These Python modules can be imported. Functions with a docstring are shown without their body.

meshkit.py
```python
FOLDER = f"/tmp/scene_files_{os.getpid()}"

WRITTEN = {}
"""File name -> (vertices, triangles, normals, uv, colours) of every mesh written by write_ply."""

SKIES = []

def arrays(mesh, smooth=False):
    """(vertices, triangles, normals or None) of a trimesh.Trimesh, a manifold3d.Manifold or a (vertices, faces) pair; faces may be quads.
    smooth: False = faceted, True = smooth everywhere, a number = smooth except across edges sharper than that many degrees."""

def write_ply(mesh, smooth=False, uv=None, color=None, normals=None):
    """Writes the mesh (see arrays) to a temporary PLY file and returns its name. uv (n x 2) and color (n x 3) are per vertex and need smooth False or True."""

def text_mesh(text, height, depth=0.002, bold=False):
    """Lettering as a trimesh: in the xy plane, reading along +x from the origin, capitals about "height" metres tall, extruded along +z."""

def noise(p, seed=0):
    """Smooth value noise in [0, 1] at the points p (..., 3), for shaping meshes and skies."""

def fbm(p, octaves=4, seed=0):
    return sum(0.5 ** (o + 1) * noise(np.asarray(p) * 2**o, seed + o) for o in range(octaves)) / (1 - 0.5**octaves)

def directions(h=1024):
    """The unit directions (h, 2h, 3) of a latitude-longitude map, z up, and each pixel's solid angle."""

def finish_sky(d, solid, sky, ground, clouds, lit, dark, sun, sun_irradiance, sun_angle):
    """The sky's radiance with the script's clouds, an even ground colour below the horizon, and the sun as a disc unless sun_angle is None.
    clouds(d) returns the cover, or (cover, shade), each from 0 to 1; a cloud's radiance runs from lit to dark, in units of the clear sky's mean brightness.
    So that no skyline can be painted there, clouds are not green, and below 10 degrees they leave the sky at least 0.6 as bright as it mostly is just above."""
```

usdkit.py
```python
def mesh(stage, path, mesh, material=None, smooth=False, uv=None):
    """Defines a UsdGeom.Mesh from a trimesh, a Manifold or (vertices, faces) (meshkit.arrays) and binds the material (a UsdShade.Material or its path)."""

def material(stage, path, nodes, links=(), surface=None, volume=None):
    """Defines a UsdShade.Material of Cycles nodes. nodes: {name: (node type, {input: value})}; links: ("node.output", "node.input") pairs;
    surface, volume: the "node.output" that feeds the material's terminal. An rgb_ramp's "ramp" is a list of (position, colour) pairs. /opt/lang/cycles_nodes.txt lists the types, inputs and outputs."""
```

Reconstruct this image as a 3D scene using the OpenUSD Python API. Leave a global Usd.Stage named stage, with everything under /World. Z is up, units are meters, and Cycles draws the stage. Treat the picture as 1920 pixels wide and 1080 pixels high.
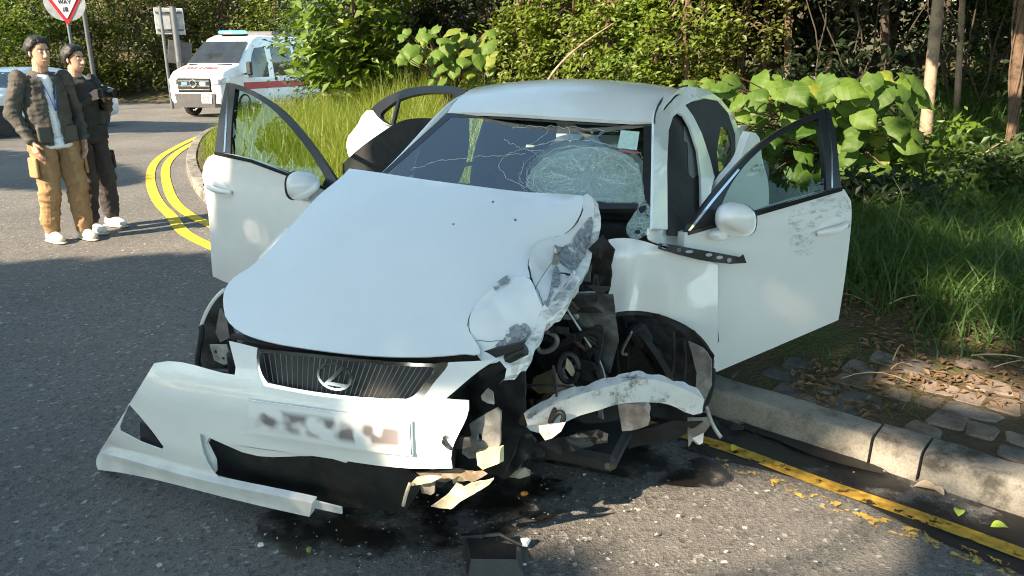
import math, numpy as np, trimesh, usdkit, meshkit
from pxr import Usd, UsdGeom, UsdLux, UsdShade, Sdf, Gf, Vt
from scipy.spatial import Delaunay
from scipy.interpolate import CubicSpline, splprep, splev
import shapely
import shapely.geometry as sg
import manifold3d as m3

stage = Usd.Stage.CreateInMemory()
UsdGeom.SetStageUpAxis(stage, 'Z')
UsdGeom.SetStageMetersPerUnit(stage, 1.0)
UsdGeom.Xform.Define(stage, '/World')
UsdGeom.Scope.Define(stage, '/World/Looks')
PI = math.pi

# ---------------------------------------------------------------- camera, sky, sun, exposure
FPX, HC, PITCH = 1400.0, 1.61, math.radians(16.95)
cam = UsdGeom.Camera.Define(stage, '/World/camera')
cam.CreateHorizontalApertureAttr(36.0)
cam.CreateVerticalApertureAttr(20.25)
cam.CreateFocalLengthAttr(36.0 * FPX / 1920)
cam.CreateClippingRangeAttr(Gf.Vec2f(0.05, 2000))
_x = UsdGeom.Xformable(cam)
_x.AddTranslateOp().Set(Gf.Vec3d(0, 0, HC))
_x.AddRotateXOp().Set(90 - math.degrees(PITCH))
EXPOSURE = 1.8
cam.CreateExposureAttr(EXPOSURE)

SUN_XY = np.array([-0.755, -0.656])
SUN_EL = math.radians(33)
SUN = np.array([SUN_XY[0] * math.cos(SUN_EL), SUN_XY[1] * math.cos(SUN_EL), math.sin(SUN_EL)])
SUN /= np.linalg.norm(SUN)
usdkit.material(stage, '/World/Looks/sky', {
    'sky': ('sky_texture', {'sky_type': 'single_scattering', 'sun_disc': False, 'sun_elevation': SUN_EL,
                            'sun_rotation': math.atan2(SUN[0], SUN[1]), 'air_density': 1.0, 'aerosol_density': 0.8, 'ozone_density': 1.0}),
    'tint': ('mix_color', {'blend_type': 'multiply', 'fac': 1.0, 'b': (0.95, 1.02, 0.88)}),
    'bg': ('background_shader', {'strength': 0.12})}, [('sky.color', 'tint.a'), ('tint.result', 'bg.color')], surface='bg.background')
dome = UsdLux.DomeLight.Define(stage, '/World/sky')
UsdShade.MaterialBindingAPI.Apply(dome.GetPrim()).Bind(UsdShade.Material.Get(stage, '/World/Looks/sky'))
sun = UsdLux.DistantLight.Define(stage, '/World/sun')
sun.CreateIntensityAttr(1.25)
sun.CreateNormalizeAttr(True)
sun.CreateAngleAttr(0.5)
sun.CreateColorAttr(Gf.Vec3f(1.0, 0.82, 0.60))
_z = SUN / np.linalg.norm(SUN)
_a = np.cross([0, 0, 1.0], _z); _a /= np.linalg.norm(_a); _b = np.cross(_z, _a)
_m = Gf.Matrix4d(*_a, 0, *_b, 0, *_z, 0, 0, 0, 0, 1)
UsdGeom.Xformable(sun).AddTransformOp().Set(_m)

# ---------------------------------------------------------------- helpers: prims
_used = {}
def numbered(parent, name):
    k = (parent, name)
    n = _used.get(k, 0)
    _used[k] = n + 1
    return f'{parent}/{name}' if n == 0 else f'{parent}/{name}_{n:03d}'

def tag(p, label=None, cat=None, group=None, kind=None):
    p = p.GetPrim() if hasattr(p, 'GetPrim') else p
    for k, v in (('label', label), ('category', cat), ('group', group), ('kind', kind)):
        if v:
            p.SetCustomDataByKey(k, v)
    return p

def pathof(parent):
    return '/World' if parent is None else str(parent.GetPath())

def obj(name, mesh, mat, parent=None, smooth=False, label=None, cat=None, group=None, kind=None, uv=None):
    p = usdkit.mesh(stage, numbered(pathof(parent), name), mesh, mat, smooth=smooth, uv=uv).GetPrim()
    return tag(p, label, cat, group, kind)

def thing(name, label=None, cat=None, loc=(0, 0, 0), rz=0, group=None, kind=None, parent=None):
    x = UsdGeom.Xform.Define(stage, numbered(pathof(parent), name))
    x.AddTranslateOp().Set(Gf.Vec3d(*map(float, loc)))
    x.AddRotateZOp().Set(math.degrees(rz))
    return tag(x.GetPrim(), label, cat, group, kind)

def cat_(*ms):
    ms = [m for m in ms if m is not None]
    vs, fs, n = [], [], 0
    for m in ms:
        v, f, _ = meshkit.arrays(m)
        vs.append(v); fs.append(f + n); n += len(v)
    return np.vstack(vs), np.vstack(fs)

def xf(mesh, R=None, t=(0, 0, 0), s=1.0):
    v, f, _ = meshkit.arrays(mesh)
    v = v * np.asarray(s, float)
    if R is not None:
        v = v @ np.asarray(R).T
    return v + np.asarray(t, float), f

def rot(axis, deg):
    a = math.radians(deg); c, s = math.cos(a), math.sin(a)
    return np.array({'x': [[1, 0, 0], [0, c, -s], [0, s, c]], 'y': [[c, 0, s], [0, 1, 0], [-s, 0, c]], 'z': [[c, -s, 0], [s, c, 0], [0, 0, 1]]}[axis], float)

def box(a, b, bev=0.0):
    a, b = np.minimum(a, b).astype(float), np.maximum(a, b).astype(float)
    if bev <= 0:
        m = trimesh.creation.box(b - a); m.apply_translation((a + b) / 2)
        return np.array(m.vertices), np.array(m.faces)
    bev = min(bev, *((b - a) * 0.45))
    pts = []
    for k in range(3):
        lo, hi = a + bev, b - bev
        lo, hi = lo.copy(), hi.copy(); lo[k], hi[k] = a[k], b[k]
        for i in range(8):
            pts.append([hi[d] if i >> d & 1 else lo[d] for d in range(3)])
    h = m3.Manifold.hull_points(np.array(pts))
    m = h.to_mesh()
    return np.array(m.vert_properties[:, :3]), np.array(m.tri_verts)

def hull(pts):
    m = m3.Manifold.hull_points(np.asarray(pts, float)).to_mesh()
    return np.array(m.vert_properties[:, :3]), np.array(m.tri_verts)

def tube(points, radius, sides=8, cap=True):
    p = np.asarray(points, float)
    r = np.broadcast_to(radius, (len(p),)).astype(float)
    t = np.gradient(p, axis=0); t /= np.linalg.norm(t, axis=1, keepdims=True) + 1e-12
    ref = np.array([0, 0, 1.0]) if abs(t[0][2]) < 0.9 else np.array([1.0, 0, 0])
    a = np.cross(t[0], ref); a /= np.linalg.norm(a)
    A = []
    for k in range(len(p)):
        a = a - t[k] * (a @ t[k]); a /= np.linalg.norm(a) + 1e-12
        A.append(a)
    A = np.array(A); B = np.cross(t, A)
    ang = np.arange(sides) * 2 * PI / sides
    v = (p[:, None] + r[:, None, None] * (np.cos(ang)[None, :, None] * A[:, None] + np.sin(ang)[None, :, None] * B[:, None])).reshape(-1, 3)
    i, j = np.meshgrid(np.arange(len(p) - 1), np.arange(sides), indexing='ij')
    q = np.stack([i * sides + j, i * sides + (j + 1) % sides, (i + 1) * sides + (j + 1) % sides, (i + 1) * sides + j], -1).reshape(-1, 4)
    f = [q[:, [0, 1, 2]], q[:, [0, 2, 3]]]
    if cap:
        n = len(v); v = np.vstack([v, p[:1], p[-1:]]); j = np.arange(sides); e = (len(p) - 1) * sides
        f += [np.stack([np.full(sides, n), (j + 1) % sides, j], 1), np.stack([np.full(sides, n + 1), e + j, e + (j + 1) % sides], 1)]
    return v, np.vstack(f)

def spl(points, n):
    p = np.asarray(points, float)
    d = np.r_[0, np.cumsum(np.linalg.norm(np.diff(p, axis=0), axis=1))]
    return CubicSpline(d, p)(np.linspace(0, d[-1], n))

def lathe(profile, n=24, axis='z'):
    """profile: (r, h) pairs; surface of revolution about z (then turned to the axis)."""
    pr = np.asarray(profile, float); ang = np.arange(n) * 2 * PI / n
    v = np.stack([pr[:, None, 0] * np.cos(ang), pr[:, None, 0] * np.sin(ang), np.broadcast_to(pr[:, None, 1], (len(pr), n))], -1).reshape(-1, 3)
    i, j = np.meshgrid(np.arange(len(pr) - 1), np.arange(n), indexing='ij')
    q = np.stack([i * n + j, i * n + (j + 1) % n, (i + 1) * n + (j + 1) % n, (i + 1) * n + j], -1).reshape(-1, 4)
    f = np.vstack([q[:, [0, 1, 2]], q[:, [0, 2, 3]]])
    if axis == 'y':
        v = v[:, [1, 2, 0]]
    if axis == 'x':
        v = v[:, [2, 0, 1]]
    return v, f

def densify(poly, step):
    p = np.asarray(poly, float); out = []
    for a, b in zip(p, np.roll(p, -1, axis=0)):
        n = max(1, int(math.ceil(np.linalg.norm(b - a) / step)))
        out += [a + (b - a) * k / n for k in range(n)]
    return np.array(out)

def smooth_poly(pts, n=6, corners=()):
    """closed polygon through pts, splined between the corner indices"""
    pts = [np.asarray(p, float) for p in pts]; N = len(pts)
    if not corners:
        corners = (0,)
    c = sorted(corners); out = []
    for i, a in enumerate(c):
        b = c[(i + 1) % len(c)]
        idx = [(a + k) % N for k in range(((b - a) % N or N) + 1)]
        seg = np.array([pts[k] for k in idx])
        if len(seg) == 2:
            out.append(seg[:1])
        else:
            out.append(spl(seg, (len(seg) - 1) * n + 1)[:-1])
    return np.vstack(out)

def tri2d(poly, step, holes=()):
    """triangulates a 2-D polygon with interior points. Returns vertices, faces (counter-clockwise), boundary loops (index lists)."""
    P = sg.Polygon(poly)
    if not P.is_valid:
        P = P.buffer(0)
        if P.geom_type != 'Polygon': P = max(P.geoms, key=lambda g: g.area)
        poly = np.array(P.exterior.coords)[:-1]
    P = sg.Polygon(poly, [h for h in holes])
    P = sg.polygon.orient(P)
    loops, pts, n = [], [], 0
    for ring in [P.exterior, *P.interiors]:
        r = densify(np.array(ring.coords)[:-1], step)
        loops.append(np.arange(n, n + len(r))); pts.append(r); n += len(r)
    x0, y0, x1, y1 = P.bounds
    gx, gy = np.meshgrid(np.arange(x0, x1, step), np.arange(y0, y1, step * 0.87))
    gx = gx + (np.arange(len(gx)) % 2)[:, None] * step / 2
    g = np.stack([gx.ravel(), gy.ravel()], 1)
    inner = P.buffer(-step * 0.55)
    if not inner.is_empty and len(g):
        g = g[shapely.contains_xy(inner, g[:, 0], g[:, 1])]
        pts.append(g)
    v = np.vstack(pts)
    t = Delaunay(v).simplices
    c = v[t].mean(1)
    e1, e2 = v[t[:, 1]] - v[t[:, 0]], v[t[:, 2]] - v[t[:, 0]]
    area = e1[:, 0] * e2[:, 1] - e1[:, 1] * e2[:, 0]
    keep = shapely.contains_xy(P, c[:, 0], c[:, 1]) & (np.abs(area) > 1e-9)
    t, area = t[keep], area[keep]
    t = np.where(area[:, None] > 0, t, t[:, [0, 2, 1]])
    return v, t, loops

def solidify(v, f, loops, thick, direction=None):
    """sheet -> closed shell; the front keeps v, the back is moved by thick against the normal (or along direction)."""
    n = np.zeros_like(v); fn = np.cross(v[f[:, 1]] - v[f[:, 0]], v[f[:, 2]] - v[f[:, 0]])
    for k in range(3):
        np.add.at(n, f[:, k], fn)
    n /= np.linalg.norm(n, axis=1, keepdims=True) + 1e-12
    b = v - n * thick if direction is None else v + np.asarray(direction) * thick
    N = len(v); F = [f, f[:, ::-1] + N]
    for l in loops:
        l2 = np.roll(l, -1)
        F += [np.stack([l, l + N, l2], 1), np.stack([l2, l + N, l2 + N], 1)]
    return np.vstack([v, b]), np.vstack(F)

def prism(poly, z0, z1, holes=()):
    v, f, loops = tri2d(poly, 1e9, holes)
    top = np.c_[v, np.full(len(v), z1)]
    return solidify(top, f, loops, z1 - z0, (0, 0, -1))

# pixel of the photograph (1920 x 1080) -> viewing ray
_cp, _sp = math.cos(PITCH), math.sin(PITCH)
def rays(px):
    px = np.atleast_2d(np.asarray(px, float))
    a, b = (px[:, 0] - 960) / FPX, (px[:, 1] - 540) / FPX
    return np.stack([a, _cp - b * _sp, -_sp - b * _cp], 1)
CAM = np.array([0, 0, HC])
def gnd(px, z=0.0):
    d = rays(px)
    return CAM + d * ((z - HC) / d[:, 2])[:, None]
def at(px, dist):
    """the point on the pixel's ray at the given distance along world y"""
    d = rays([px])[0]
    return CAM + d * (dist / d[1])
def proj(p):
    p = np.atleast_2d(np.asarray(p, float)) - CAM
    w = p[:, 1] * _cp - p[:, 2] * _sp
    return np.stack([960 + FPX * p[:, 0] / w, 540 + FPX * (-p[:, 1] * _sp - p[:, 2] * _cp) / w], 1)
def hit(px, g, o=None, R=None, t0=0.8, t1=9.0, n=500):
    """first crossing of the rays with g(points) = 0, in the frame with origin o and axes R (columns)"""
    d = rays(px); c = CAM.copy()
    if o is not None:
        c = R.T @ (c - o); d = d @ R
    T = np.linspace(t0, t1, n)
    P = c + d[:, None] * T[None, :, None]
    G = g(P)
    s = (G[:, :-1] * G[:, 1:]) <= 0
    k = np.where(s.any(1), s.argmax(1), np.abs(G[:, :-1]).argmin(1))
    i = np.arange(len(d))
    lo, hi = T[k], T[k + 1]; glo = G[i, k]
    for _ in range(30):
        mid = (lo + hi) / 2; gm = g((c + d * mid[:, None])[:, None])[:, 0]
        same = gm * glo > 0
        lo = np.where(same, mid, lo); hi = np.where(same, hi, mid)
    return c + d * ((lo + hi) / 2)[:, None]

# ---------------------------------------------------------------- helpers: materials
def mat(name, nodes, links, surface='p.BSDF'):
    return usdkit.material(stage, '/World/Looks/' + name, nodes, links, surface=surface)
def plain(name, color, rough=0.6, metal=0.0, var=0.12, scale=6.0, bump=0.0, coat=0.0, spec=0.5, bscale=None):
    """one colour with a soft noise in tone (and fine relief)"""
    c = np.array(color, float)
    nodes = {'tc': ('texture_coordinate', {}),
             'n': ('noise_texture', {'scale': scale, 'detail': 5.0, 'roughness': 0.6}),
             'r': ('rgb_ramp', {'ramp': [(0.3, tuple(c * (1 - var))), (0.7, tuple(np.minimum(c * (1 + var), 0.95)))]}),
             'p': ('principled_bsdf', {'roughness': rough, 'metallic': metal, 'coat_weight': coat, 'coat_roughness': 0.05, 'specular_ior_level': spec})}
    links = [('tc.object', 'n.vector'), ('n.fac', 'r.fac'), ('r.color', 'p.base_color')]
    if bump:
        nodes['n2'] = ('noise_texture', {'scale': bscale or scale * 8, 'detail': 4.0})
        nodes['b'] = ('bump', {'strength': bump, 'distance': 0.004})
        links += [('tc.object', 'n2.vector'), ('n2.fac', 'b.height'), ('b.normal', 'p.normal')]
    return mat(name, nodes, links)
# ================================================================ SETTING: road, markings, kerb, verge, pavement
rng = np.random.default_rng(7)
V3 = lambda *a: np.array(a, float)

def asphalt(name, lo, mid, hi, rough=0.85):
    return mat(name, {
        'tc': ('texture_coordinate', {}),
        'v': ('voronoi_texture', {'scale': 62.0, 'feature': 'f1', 'randomness': 1.0}),
        'vs': ('rgb_to_bw', {}),
        'vr': ('rgb_ramp', {'ramp': [(0.0, lo), (0.45, mid), (0.8, mid), (0.93, hi), (1.0, tuple(np.array(hi) * 1.9))]}),
        'big': ('noise_texture', {'scale': 0.55, 'detail': 6.0, 'roughness': 0.6}),
        'br': ('rgb_ramp', {'ramp': [(0.3, (0.72, 0.72, 0.72)), (0.55, (1, 1, 1)), (0.75, (1.22, 1.2, 1.17))]}),
        'fine': ('noise_texture', {'scale': 160.0, 'detail': 3.0}),
        'fr': ('rgb_ramp', {'ramp': [(0.3, (0.62, 0.62, 0.62)), (0.7, (1.35, 1.35, 1.35))]}),
        'm1': ('mix_color', {'blend_type': 'multiply', 'fac': 1.0}),
        'm2': ('mix_color', {'blend_type': 'multiply', 'fac': 1.0}),
        'bm': ('math', {'math_type': 'multiply_add', 'value2': 0.6, 'value3': 0.0}),
        'ba': ('math', {'math_type': 'add'}),
        'bump': ('bump', {'strength': 0.9, 'distance': 0.006}),
        'p': ('principled_bsdf', {'roughness': rough, 'specular_ior_level': 0.4})},
        [('tc.object', 'v.vector'), ('v.color', 'vs.color'), ('vs.val', 'vr.fac'), ('tc.object', 'big.vector'), ('big.fac', 'br.fac'),
         ('tc.object', 'fine.vector'), ('fine.fac', 'fr.fac'), ('vr.color', 'm1.a'), ('br.color', 'm1.b'), ('m1.result', 'm2.a'), ('fr.color', 'm2.b'),
         ('m2.result', 'p.base_color'), ('v.distance', 'bm.value1'), ('bm.value', 'ba.value1'), ('fine.fac', 'ba.value2'), ('ba.value', 'bump.height'), ('bump.normal', 'p.normal')])
M_ROAD = asphalt('asphalt', (0.062, 0.059, 0.056), (0.145, 0.136, 0.125), (0.30, 0.285, 0.26))

def cutout(name, color, lo, hi, scale, rough=0.8, detail=6.0, var=0.2, stretch=(1, 1, 1), spec=0.4):
    """a thin layer worn through by noise: above hi it is there, below lo it is gone"""
    c = np.array(color)
    return mat(name, {'tc': ('texture_coordinate', {}), 'mp': ('mapping', {'scale': stretch}),
        'n': ('noise_texture', {'scale': scale, 'detail': detail, 'roughness': 0.65}),
        'r': ('rgb_ramp', {'ramp': [(lo, (0, 0, 0)), (hi, (1, 1, 1))]}),
        'n2': ('noise_texture', {'scale': 30.0, 'detail': 4.0}),
        'cr': ('rgb_ramp', {'ramp': [(0.3, tuple(c * (1 - var))), (0.7, tuple(c * (1 + var)))]}),
        'p': ('principled_bsdf', {'roughness': rough, 'specular_ior_level': spec}), 't': ('transparent_bsdf', {}), 'x': ('mix_closure', {})},
        [('tc.object', 'mp.vector'), ('mp.vector', 'n.vector'), ('n.fac', 'r.fac'), ('r.color', 'x.fac'), ('tc.object', 'n2.vector'), ('n2.fac', 'cr.fac'), ('cr.color', 'p.base_color'),
         ('t.BSDF', 'x.closure1'), ('p.BSDF', 'x.closure2')], surface='x.closure')
M_YELLOW = cutout('yellow_paint', (0.62, 0.42, 0.03), 0.30, 0.42, 9.0)
M_YELLOW_OLD = cutout('yellow_paint_gritty', (0.42, 0.25, 0.03), 0.38, 0.46, 16.0, var=0.4)
M_YELLOW_WORN = cutout('yellow_paint_worn', (0.42, 0.28, 0.06), 0.52, 0.57, 20.0)
M_TAR = cutout('gutter_tar', (0.018, 0.017, 0.016), 0.40, 0.47, 2.6, rough=0.55)
M_OIL = cutout('oil_stain_film', (0.010, 0.009, 0.008), 0.42, 0.55, 5.0, rough=0.35)

road = thing('road', kind='structure')
_g = 60.0
obj('asphalt_surface', (np.array([[-70, -40, 0], [50, -40, 0], [50, 45, 0], [-70, 45, 0]], float), np.array([[0, 1, 2], [0, 2, 3]])), M_ROAD, road)
M_EARTH = plain('bare_earth', (0.085, 0.06, 0.038), 0.95, var=0.4, scale=3.0, bump=0.6, bscale=30)
obj('ground', (np.array([[-900, -900, -0.06], [900, -900, -0.06], [900, 900, -0.06], [-900, 900, -0.06]], float), np.array([[0, 1, 2], [0, 2, 3]])), M_EARTH, kind='structure')

def strip(path, w, z, n=160, w2=None):
    p = spl(np.asarray(path)[:, :2], n)
    t = np.gradient(p, axis=0); t /= np.linalg.norm(t, axis=1, keepdims=True)
    s = np.stack([-t[:, 1], t[:, 0]], 1)
    a, b = p + s * w / 2, p - s * w / 2
    v = np.r_[np.c_[a, np.full(n, z)], np.c_[b, np.full(n, z)]]
    i = np.arange(n - 1)
    return v, np.vstack([np.stack([i, i + n, i + 1], 1), np.stack([i + 1, i + n, i + n + 1], 1)])

# kerb line at the foot of its face, from the near right to the far left and round the bend
KB = np.vstack([[[14.0, -8.1], [8.0, -2.9], [4.7, -0.02]], gnd([(1920, 970), (1640, 878), (1340, 780)])[:, :2], [[-1.35, 5.45]],
                gnd([(383, 380), (350, 320)])[:, :2], [[-5.75, 13.4], [-6.5, 15.6], [-7.0, 18.0]], [[-6.6, 20.3], [-4.5, 22.0], [0.0, 23.6], [8.0, 25.0], [30, 27.0]]])
KERB = spl(KB, 1200)
_seg = np.linalg.norm(np.diff(KERB, axis=0), axis=1); KS = np.r_[0, np.cumsum(_seg)]
def kerb_at(s):
    s = np.minimum(np.asarray(s, float), KS[-1] - 0.06)
    p = np.stack([np.interp(s, KS, KERB[:, 0]), np.interp(s, KS, KERB[:, 1])], -1)
    q = np.stack([np.interp(s + 0.05, KS, KERB[:, 0]), np.interp(s + 0.05, KS, KERB[:, 1])], -1)
    t = q - p; t /= np.linalg.norm(t, axis=-1, keepdims=True)
    return p, t, np.stack([t[..., 1], -t[..., 0]], -1)          # point, along, away from the road
def kerb_s(xy):
    return KS[np.linalg.norm(KERB - np.asarray(xy)[:2], axis=1).argmin()]
def kpt(s, d, z):
    p, t, n = kerb_at(s)
    q = p + n * np.asarray(d)[..., None]
    return np.concatenate([q, np.broadcast_to(z, q.shape[:-1])[..., None]], -1)

# painted lines: the near pair at the right, the bright pair round the bend at the left
S0, S1 = kerb_s((8, -2.9)), kerb_s((0.2, 3.9))
_near = gnd([(1920, 1043), (1700, 963), (1500, 893), (1400, 855), (1325, 830)])[:, :2]
_near = np.vstack([_near[0] + (_near[0] - _near[1]) * 6, _near, [[-0.1, 3.9]]])
obj('yellow_line', strip(_near, 0.075, 0.008), M_YELLOW_OLD, road, label='gritty yellow line nearest the kerb')
_near2 = gnd([(1905, 1078), (1700, 1000), (1545, 945), (1440, 900), (1340, 868)])[:, :2]
_near2 = np.vstack([_near2[0] + (_near2[0] - _near2[1]) * 6, _near2])
obj('yellow_line', strip(_near2, 0.08, 0.008), M_YELLOW_WORN, road, label='worn broken yellow line')
_o = gnd([(470, 505), (386, 459), (347, 438), (322, 407), (308, 393), (289, 365), (282, 330), (289, 308), (305, 292), (328, 278), (353, 265), (400, 248)])[:, :2]
_i = gnd([(480, 470), (386, 419), (358, 405), (328, 380), (315, 353), (310, 327), (314, 307), (330, 289), (353, 274), (375, 264), (415, 250)])[:, :2]
obj('yellow_line', strip(_o, 0.12, 0.008), M_YELLOW, road, label='bright outer yellow line round the bend')
obj('yellow_line', strip(_i, 0.12, 0.008), M_YELLOW, road, label='bright inner yellow line round the bend')
# dark tarry gutter and stains
ss = np.linspace(S0, S1, 120)
w0, w1 = kpt(ss, -0.01, 0.004), kpt(ss, -0.34 + 0.05 * np.sin(ss * 5), 0.004)
i = np.arange(119)
obj('gutter_tar', (np.r_[w0, w1], np.vstack([np.stack([i, i + 1, i + 120], 1), np.stack([i + 1, i + 121, i + 120], 1)])), M_TAR, road)
def blob(cx, cy, rx, ry, z, seed, ang=0.0):
    a = np.linspace(0, 2 * PI, 60, endpoint=False)
    r = 0.75 + 0.5 * meshkit.fbm(np.stack([np.cos(a) * 1.6, np.sin(a) * 1.6, np.full(60, seed * 3.1)], 1), 4, seed)
    p = np.stack([np.cos(a) * rx * r, np.sin(a) * ry * r], 1) @ np.array([[math.cos(ang), math.sin(ang)], [-math.sin(ang), math.cos(ang)]]) + [cx, cy]
    v, f, _ = tri2d(p, 1e9)
    return np.c_[v, np.full(len(v), z)], f
for k, (px, rx, ry, a) in enumerate([((1110, 850), 0.6, 0.17, -0.4), ((780, 960), 0.6, 0.25, 0.2), ((1440, 815), 0.2, 0.05, -0.7), ((1560, 860), 0.22, 0.05, -0.7)]):
    g = gnd([px])[0]
    obj('oil_stain', blob(g[0], g[1], rx, ry, 0.012 + 0.001 * k, k + 3, a), M_OIL if k < 2 else M_TAR, road)

# kerbstones, one by one
def stone_mat(name, c, dark, sc):
    return mat(name, {'tc': ('texture_coordinate', {}), 'n': ('noise_texture', {'scale': sc, 'detail': 8.0, 'roughness': 0.7}),
        'r': ('rgb_ramp', {'ramp': [(0.36, tuple(np.array(c) * dark)), (0.52, c), (0.72, tuple(np.array(c) * 1.25))]}),
        'n2': ('noise_texture', {'scale': 120.0, 'detail': 4.0}), 'r2': ('rgb_ramp', {'ramp': [(0.35, (0.82, 0.82, 0.82)), (0.6, (1.06, 1.06, 1.06))]}),
        'mu': ('mix_color', {'blend_type': 'multiply', 'fac': 1.0}), 'b': ('bump', {'strength': 0.8, 'distance': 0.008}),
        'p': ('principled_bsdf', {'roughness': 0.9, 'specular_ior_level': 0.3})},
        [('tc.object', 'n.vector'), ('n.fac', 'r.fac'), ('tc.object', 'n2.vector'), ('n2.fac', 'r2.fac'), ('r.color', 'mu.a'), ('r2.color', 'mu.b'), ('mu.result', 'p.base_color'), ('n.fac', 'b.height'), ('b.normal', 'p.normal')])
M_KERB = [stone_mat('kerb_concrete', (0.18, 0.168, 0.148), 0.3, 7.0), stone_mat('kerb_concrete_pale', (0.235, 0.215, 0.185), 0.35, 5.0)]
kerb = thing('kerb', kind='structure')
KPROF = np.array([(0.0, -0.08), (0.0, 0.03), (0.010, 0.108), (0.016, 0.121), (0.028, 0.129), (0.10, 0.134), (0.155, 0.134), (0.16, 0.05), (0.16, -0.08)])
def kerbstone(sa, sb, seed):
    n = max(3, int((sb - sa) / 0.05))
    s = np.linspace(sa, sb, n); k = len(KPROF)
    v = np.array([kpt(s, np.full(n, d), z) for d, z in KPROF]).transpose(1, 0, 2).reshape(-1, 3)
    v[:, :2] += (meshkit.fbm(v * 9, 3, seed)[:, None] - 0.5) * 0.012
    v[:, 2] += (meshkit.fbm(v * 7 + 31, 3, seed) - 0.5) * 0.016
    i, j = np.meshgrid(np.arange(n - 1), np.arange(k - 1), indexing='ij')
    q = np.stack([i * k + j, i * k + j + 1, (i + 1) * k + j + 1, (i + 1) * k + j], -1).reshape(-1, 4)
    f = [q[:, [0, 1, 2]], q[:, [0, 2, 3]]]
    c = np.arange(1, k - 1)
    f += [np.stack([np.zeros_like(c), c + 1, c], 1), np.stack([np.zeros_like(c), c, c + 1], 1) + (n - 1) * k]
    return v, np.vstack(f)
_j0, _j1 = kerb_s(gnd([(1622, 872)])[0]), kerb_s(gnd([(1722, 905)])[0])
joints = [_j1, _j0]
s = _j0
while s < kerb_s((6, 24.8)):
    s += 0.92; joints.append(s)
s = _j1
while s > 1.0:
    s -= 0.92; joints.append(s)
joints = sorted(joints)
for k, (a, b) in enumerate(zip(joints[:-1], joints[1:])):
    m = obj('kerbstone', kerbstone(a + 0.006, b - 0.006, k), M_KERB[1 if (abs(a - _j1) < 0.01 or k % 3 == 0) else 0], kerb, smooth=40)

# the verge: rises gently from the kerb, then the wooded slope
KLINE = sg.LineString(KERB)
def verge_h(xy):
    d = shapely.distance(shapely.points(xy), KLINE) - 0.16
    h = 0.115 + 0.075 * np.clip(d, 0, 5) + 0.22 * np.clip(d - 5, 0, 40)
    n = meshkit.fbm(np.c_[xy * 0.7, np.zeros(len(xy))], 4, 5) - 0.5
    return h + n * np.clip(d * 0.25, 0, 0.5)
_off = np.array([kpt(x, 0.158, 0)[:2] for x in np.linspace(0.0, KS[-1], 260)])
VERGE = np.vstack([_off, [[45, 45], [45, -8]]])
_vp = sg.Polygon(VERGE).buffer(0)
near = _vp.intersection(sg.box(-9, 0.5, 14, 17)); near = near if near.geom_type == 'Polygon' else max(near.geoms, key=lambda g: g.area)
far = _vp.difference(sg.box(-9, 0.5, 14, 17))
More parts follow.
